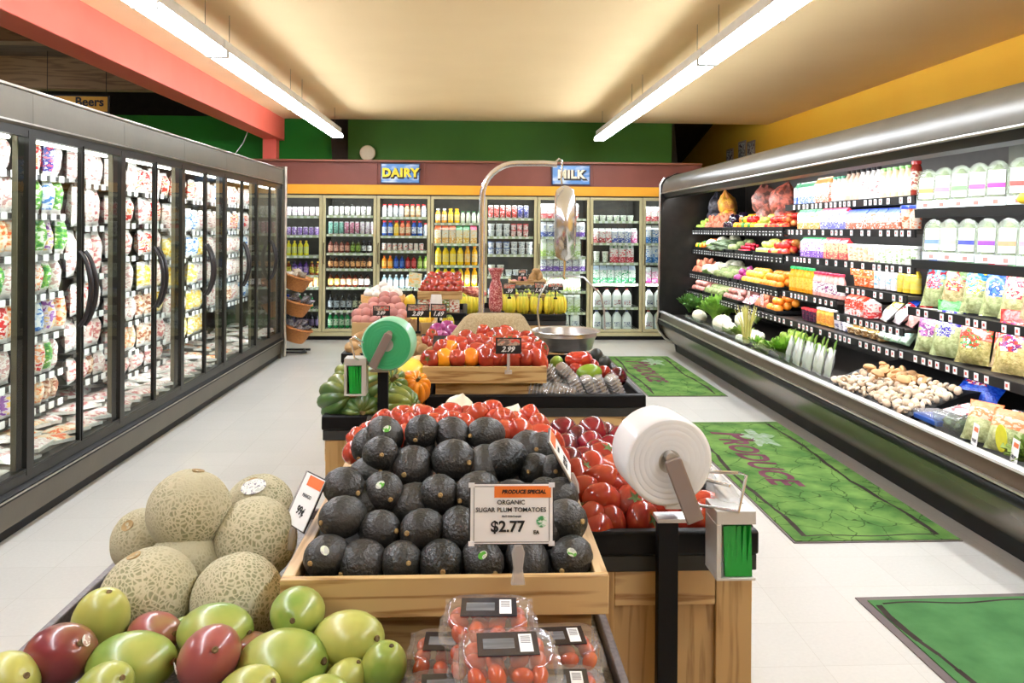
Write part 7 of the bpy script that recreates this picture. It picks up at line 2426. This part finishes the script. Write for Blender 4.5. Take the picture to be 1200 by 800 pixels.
for i, (px, py, Y) in enumerate(((413, 407, 3.98), (420, 398, 4.05), (424, 410, 4.0), (430, 402, 4.05), (418, 415, 3.96), (436, 412, 4.0), (432, 394, 4.15))):
    tag(put(simple_fruit('potato', i % 3), 'potato', None, at(px, py, Y), (R.uniform(0, 3), .3, i), 1.1), 'brown russet potato, %s at the aisle corner behind the squash' % ORD[i], 'potato', 'russet potatoes')
for i, (px, py, Y) in enumerate(((478, 386, 4.25), (486, 388, 4.22))):
    m = MB()
    m.ball(.04, .03, .06, lambda d, a, th: 1 + .07 * math.sin(5 * a + 3 * th), 14, 12)
    tag(m.obj('paper_sack', P('brown_paper_sack', (170, 132, 84), (140, 104, 62), rough=.8, bump=.6), None, at(px, py, Y)), ['brown paper sack under the golden potatoes', 'second brown paper sack under the golden potatoes'][i], 'sack')
# garlic basket
t = thing('garlic_basket', 'round wooden bushel basket heaped with white garlic', 'basket', (-.545, 4.95, .93))
m = MB()
m.lathe([(.105, .0), (.128, .12), (.122, .12), (.1, .008), (.0001, .008)], 28)
m.obj('body', wood('basket_veneer', (226, 176, 112), (204, 150, 88), 2, 1.2), t)
MB().lathe([(.129, .122), (.134, .125), (.134, .165), (.122, .165), (.122, .122)], 28).obj('rim', wood('basket_rim', (226, 176, 112), (210, 156, 92), 0, 1), t)
MB().box(-.63, -.43, 4.8, 5.1, .862, .93).obj('produce_riser', OAK)
tag(bpy.data.objects['produce_riser'], 'wooden block under the garlic basket', 'riser')
for i in range(16):
    a, rd = (i * 2 * PI / 10, .09) if i < 10 else ((i - 10) * 2 * PI / 5, .045) if i < 15 else (0, 0)
    tag(put(simple_fruit('garlic'), 'garlic', None, (-.545 + rd * math.cos(a), 4.95 + rd * math.sin(a), 1.105 + (0 if i < 10 else .022 if i < 15 else .05)), (R.uniform(-.5, .5), R.uniform(-.5, .5), i)),
        'white garlic bulb, %s round the %s of the basket heap' % (ORD[i if i < 10 else i - 10 if i < 15 else 0], 'rim' if i < 10 else 'middle' if i < 15 else 'very top'), 'garlic', 'garlic in the bushel basket')
tag(put(simple_fruit('lemon'), 'yellow_onion', None, at(480, 354, 4.9), (0, .3, 0), 1.2), 'golden onion beside the garlic basket', 'onion')

# far tomato tray with stacked boxes beneath
wood_tray(-.345, -.07, 5.05, 5.4, 1.06, 1.11, 'oak tray of tomatoes before the creamer cooler', liner=.05)
t = thing('tray_riser', 'riser under the far tomato tray', 'riser', (0, 0, 0))
MB().box(-.32, -.09, 5.2, 5.4, .94, 1.059).obj('box', OAK, t)
for j, (n, xa, xb, py, Y) in enumerate(((5, 491, 543, 339, 5.12), (5, 495, 543, 333, 5.18), (4, 499, 540, 328, 5.25), (4, 502, 540, 323, 5.32))):
    for i in range(n):
        px = xa + (xb - xa) * (i + .5) / n
        tag(put(simple_fruit('tomato'), 'tomato', None, at(px, py, Y), (R.uniform(-.5, 1), .3, i), .95), 'red tomato, %s, %s row of the far tray' % (nth(i), ['front', 'second', 'third', 'top'][j]), 'tomato', 'tomatoes in the far tray')
for i in range(8):
    c = [(206, 216, 190), (226, 60, 60), (90, 150, 70), (236, 226, 206)][i % 4]
    t = put(cached(('sbox', i % 4), lambda: MB().box(-.03, .03, -.02, .02, 0, .04).mesh('box', printed('small_box%d' % (i % 4), c, (236, 236, 230), (190, 90, 70), 60))), 'dressing_packet', None, (-.31 + .065 * (i % 4), 5.08, .981 + (.041 if i > 3 else 0)))
    tag(t, 'small printed packet, %s, %s row under the far tomatoes' % (nth(i % 4), 'lower' if i < 4 else 'upper'), 'packet', 'packets under the far tomatoes')
t = thing('recipe_card', 'pale yellow-green card standing by the far tomato tray', 'card', at(486, 328, 5.045), (0, .15, 0))
MB().box(-.04, .04, 0, .002, -.045, .045).obj('card', printed('recipe_print', (226, 224, 190), (240, 200, 120), (190, 206, 150), 26), t)
MB().box(-.004, .004, 0, .003, -.2, -.045).obj('stand', BLACK, t)
t = thing('paper_bag', 'white paper bag standing before the far tomatoes', 'bag', at(511, 375, 4.75))
m = MB()
m.loft([rrect(.07, .04, 0), rrect(.07, .04, .1), rrect(.06, .01, .15)])
m.obj('bag', colm((236, 234, 228), .7), t)
# bananas
n_ = 0
for (j, xs, py, Y) in ((0, (541, 553, 597, 612, 628, 644, 656), 357, 5.78), (1, (536, 548, 560, 590, 603, 618, 634, 648), 352, 5.9)):
    for i, px in enumerate(xs):
        t = thing('banana_bunch', 'yellow banana bunch, %s, %s row' % (nth(i), ['front', 'rear'][j]), 'bananas', at(px, py, Y), (0, 0, R.uniform(-.3, .3)), 'bananas on the far table')
        for q in range(4):
            put(banana_mesh(), 'banana', t, (-.03 + .021 * q, -.02 + .006 * abs(q - 1.5), .0), (R.uniform(-.15, .15), PI / 2 + R.uniform(-.12, .12), PI / 2 + (q - 1.5) * .28), .92)
t = thing('banana_bunch', 'small yellow-green banana bunch left of the burlap', 'bananas', at(524, 378, 4.1))
for q in range(5):
    put(banana_mesh(), 'banana', t, (-.02 + .012 * q, 0, 0), (.2, PI / 2, PI / 2 + (q - 2) * .4), .42)
wood_tray(.26, .63, 5.84, 6.2, .985, 1.03, 'oak tray of dark avocados over the bananas', liner=.03)
for j, (n, xa, xb, py, Y) in enumerate(((8, 600, 656, 344, 5.92), (7, 603, 650, 338, 6.0))):
    for i in range(n):
        px = xa + (xb - xa) * (i + .5) / n
        tag(put(simple_fruit('avo_far'), 'avocado', None, at(px, py, Y), (1.2, .3, i * .7), .85), 'dark avocado, %s, %s row over the bananas' % (nth(i), ['front', 'rear'][j]), 'avocado', 'avocados over the bananas')
wood_tray(.28, .52, 6.22, 6.5, 1.06, 1.1, 'upper oak tray of brown and red potatoes', liner=.03)
t = thing('tray_riser', 'wooden riser under the far avocado and potato trays', 'riser', (0, 0, 0))
MB().box(.28, .6, 5.95, 6.5, .862, .984).obj('box', OAK, t)
for i, (px, py, k_) in enumerate(((602, 330, 'r'), (609, 331, 'r'), (616, 330, 'r'), (612, 325, 'r'), (621, 328, 'b'), (628, 329, 'b'), (635, 328, 'b'), (625, 322, 'b'), (632, 322, 'b'), (629, 317, 'b'))):
    tag(put(simple_fruit('red_potato' if k_ == 'r' else 'potato', i % 3), 'potato', None, at(px, py + 2, 6.3), (R.uniform(0, 3), .3, i)), ('red' if k_ == 'r' else 'brown') + ' potato, %s in the upper far tray' % ORD[i], 'potato', 'potatoes in the upper far tray')
fl = bpy.data.objects.get('sloping_bed.002')
for o in bpy.data.objects:
    if o.name.startswith('sloping_bed') and 'category' not in o:
        tag(o, 'black sloping bed under the winter squash', 'display bed')
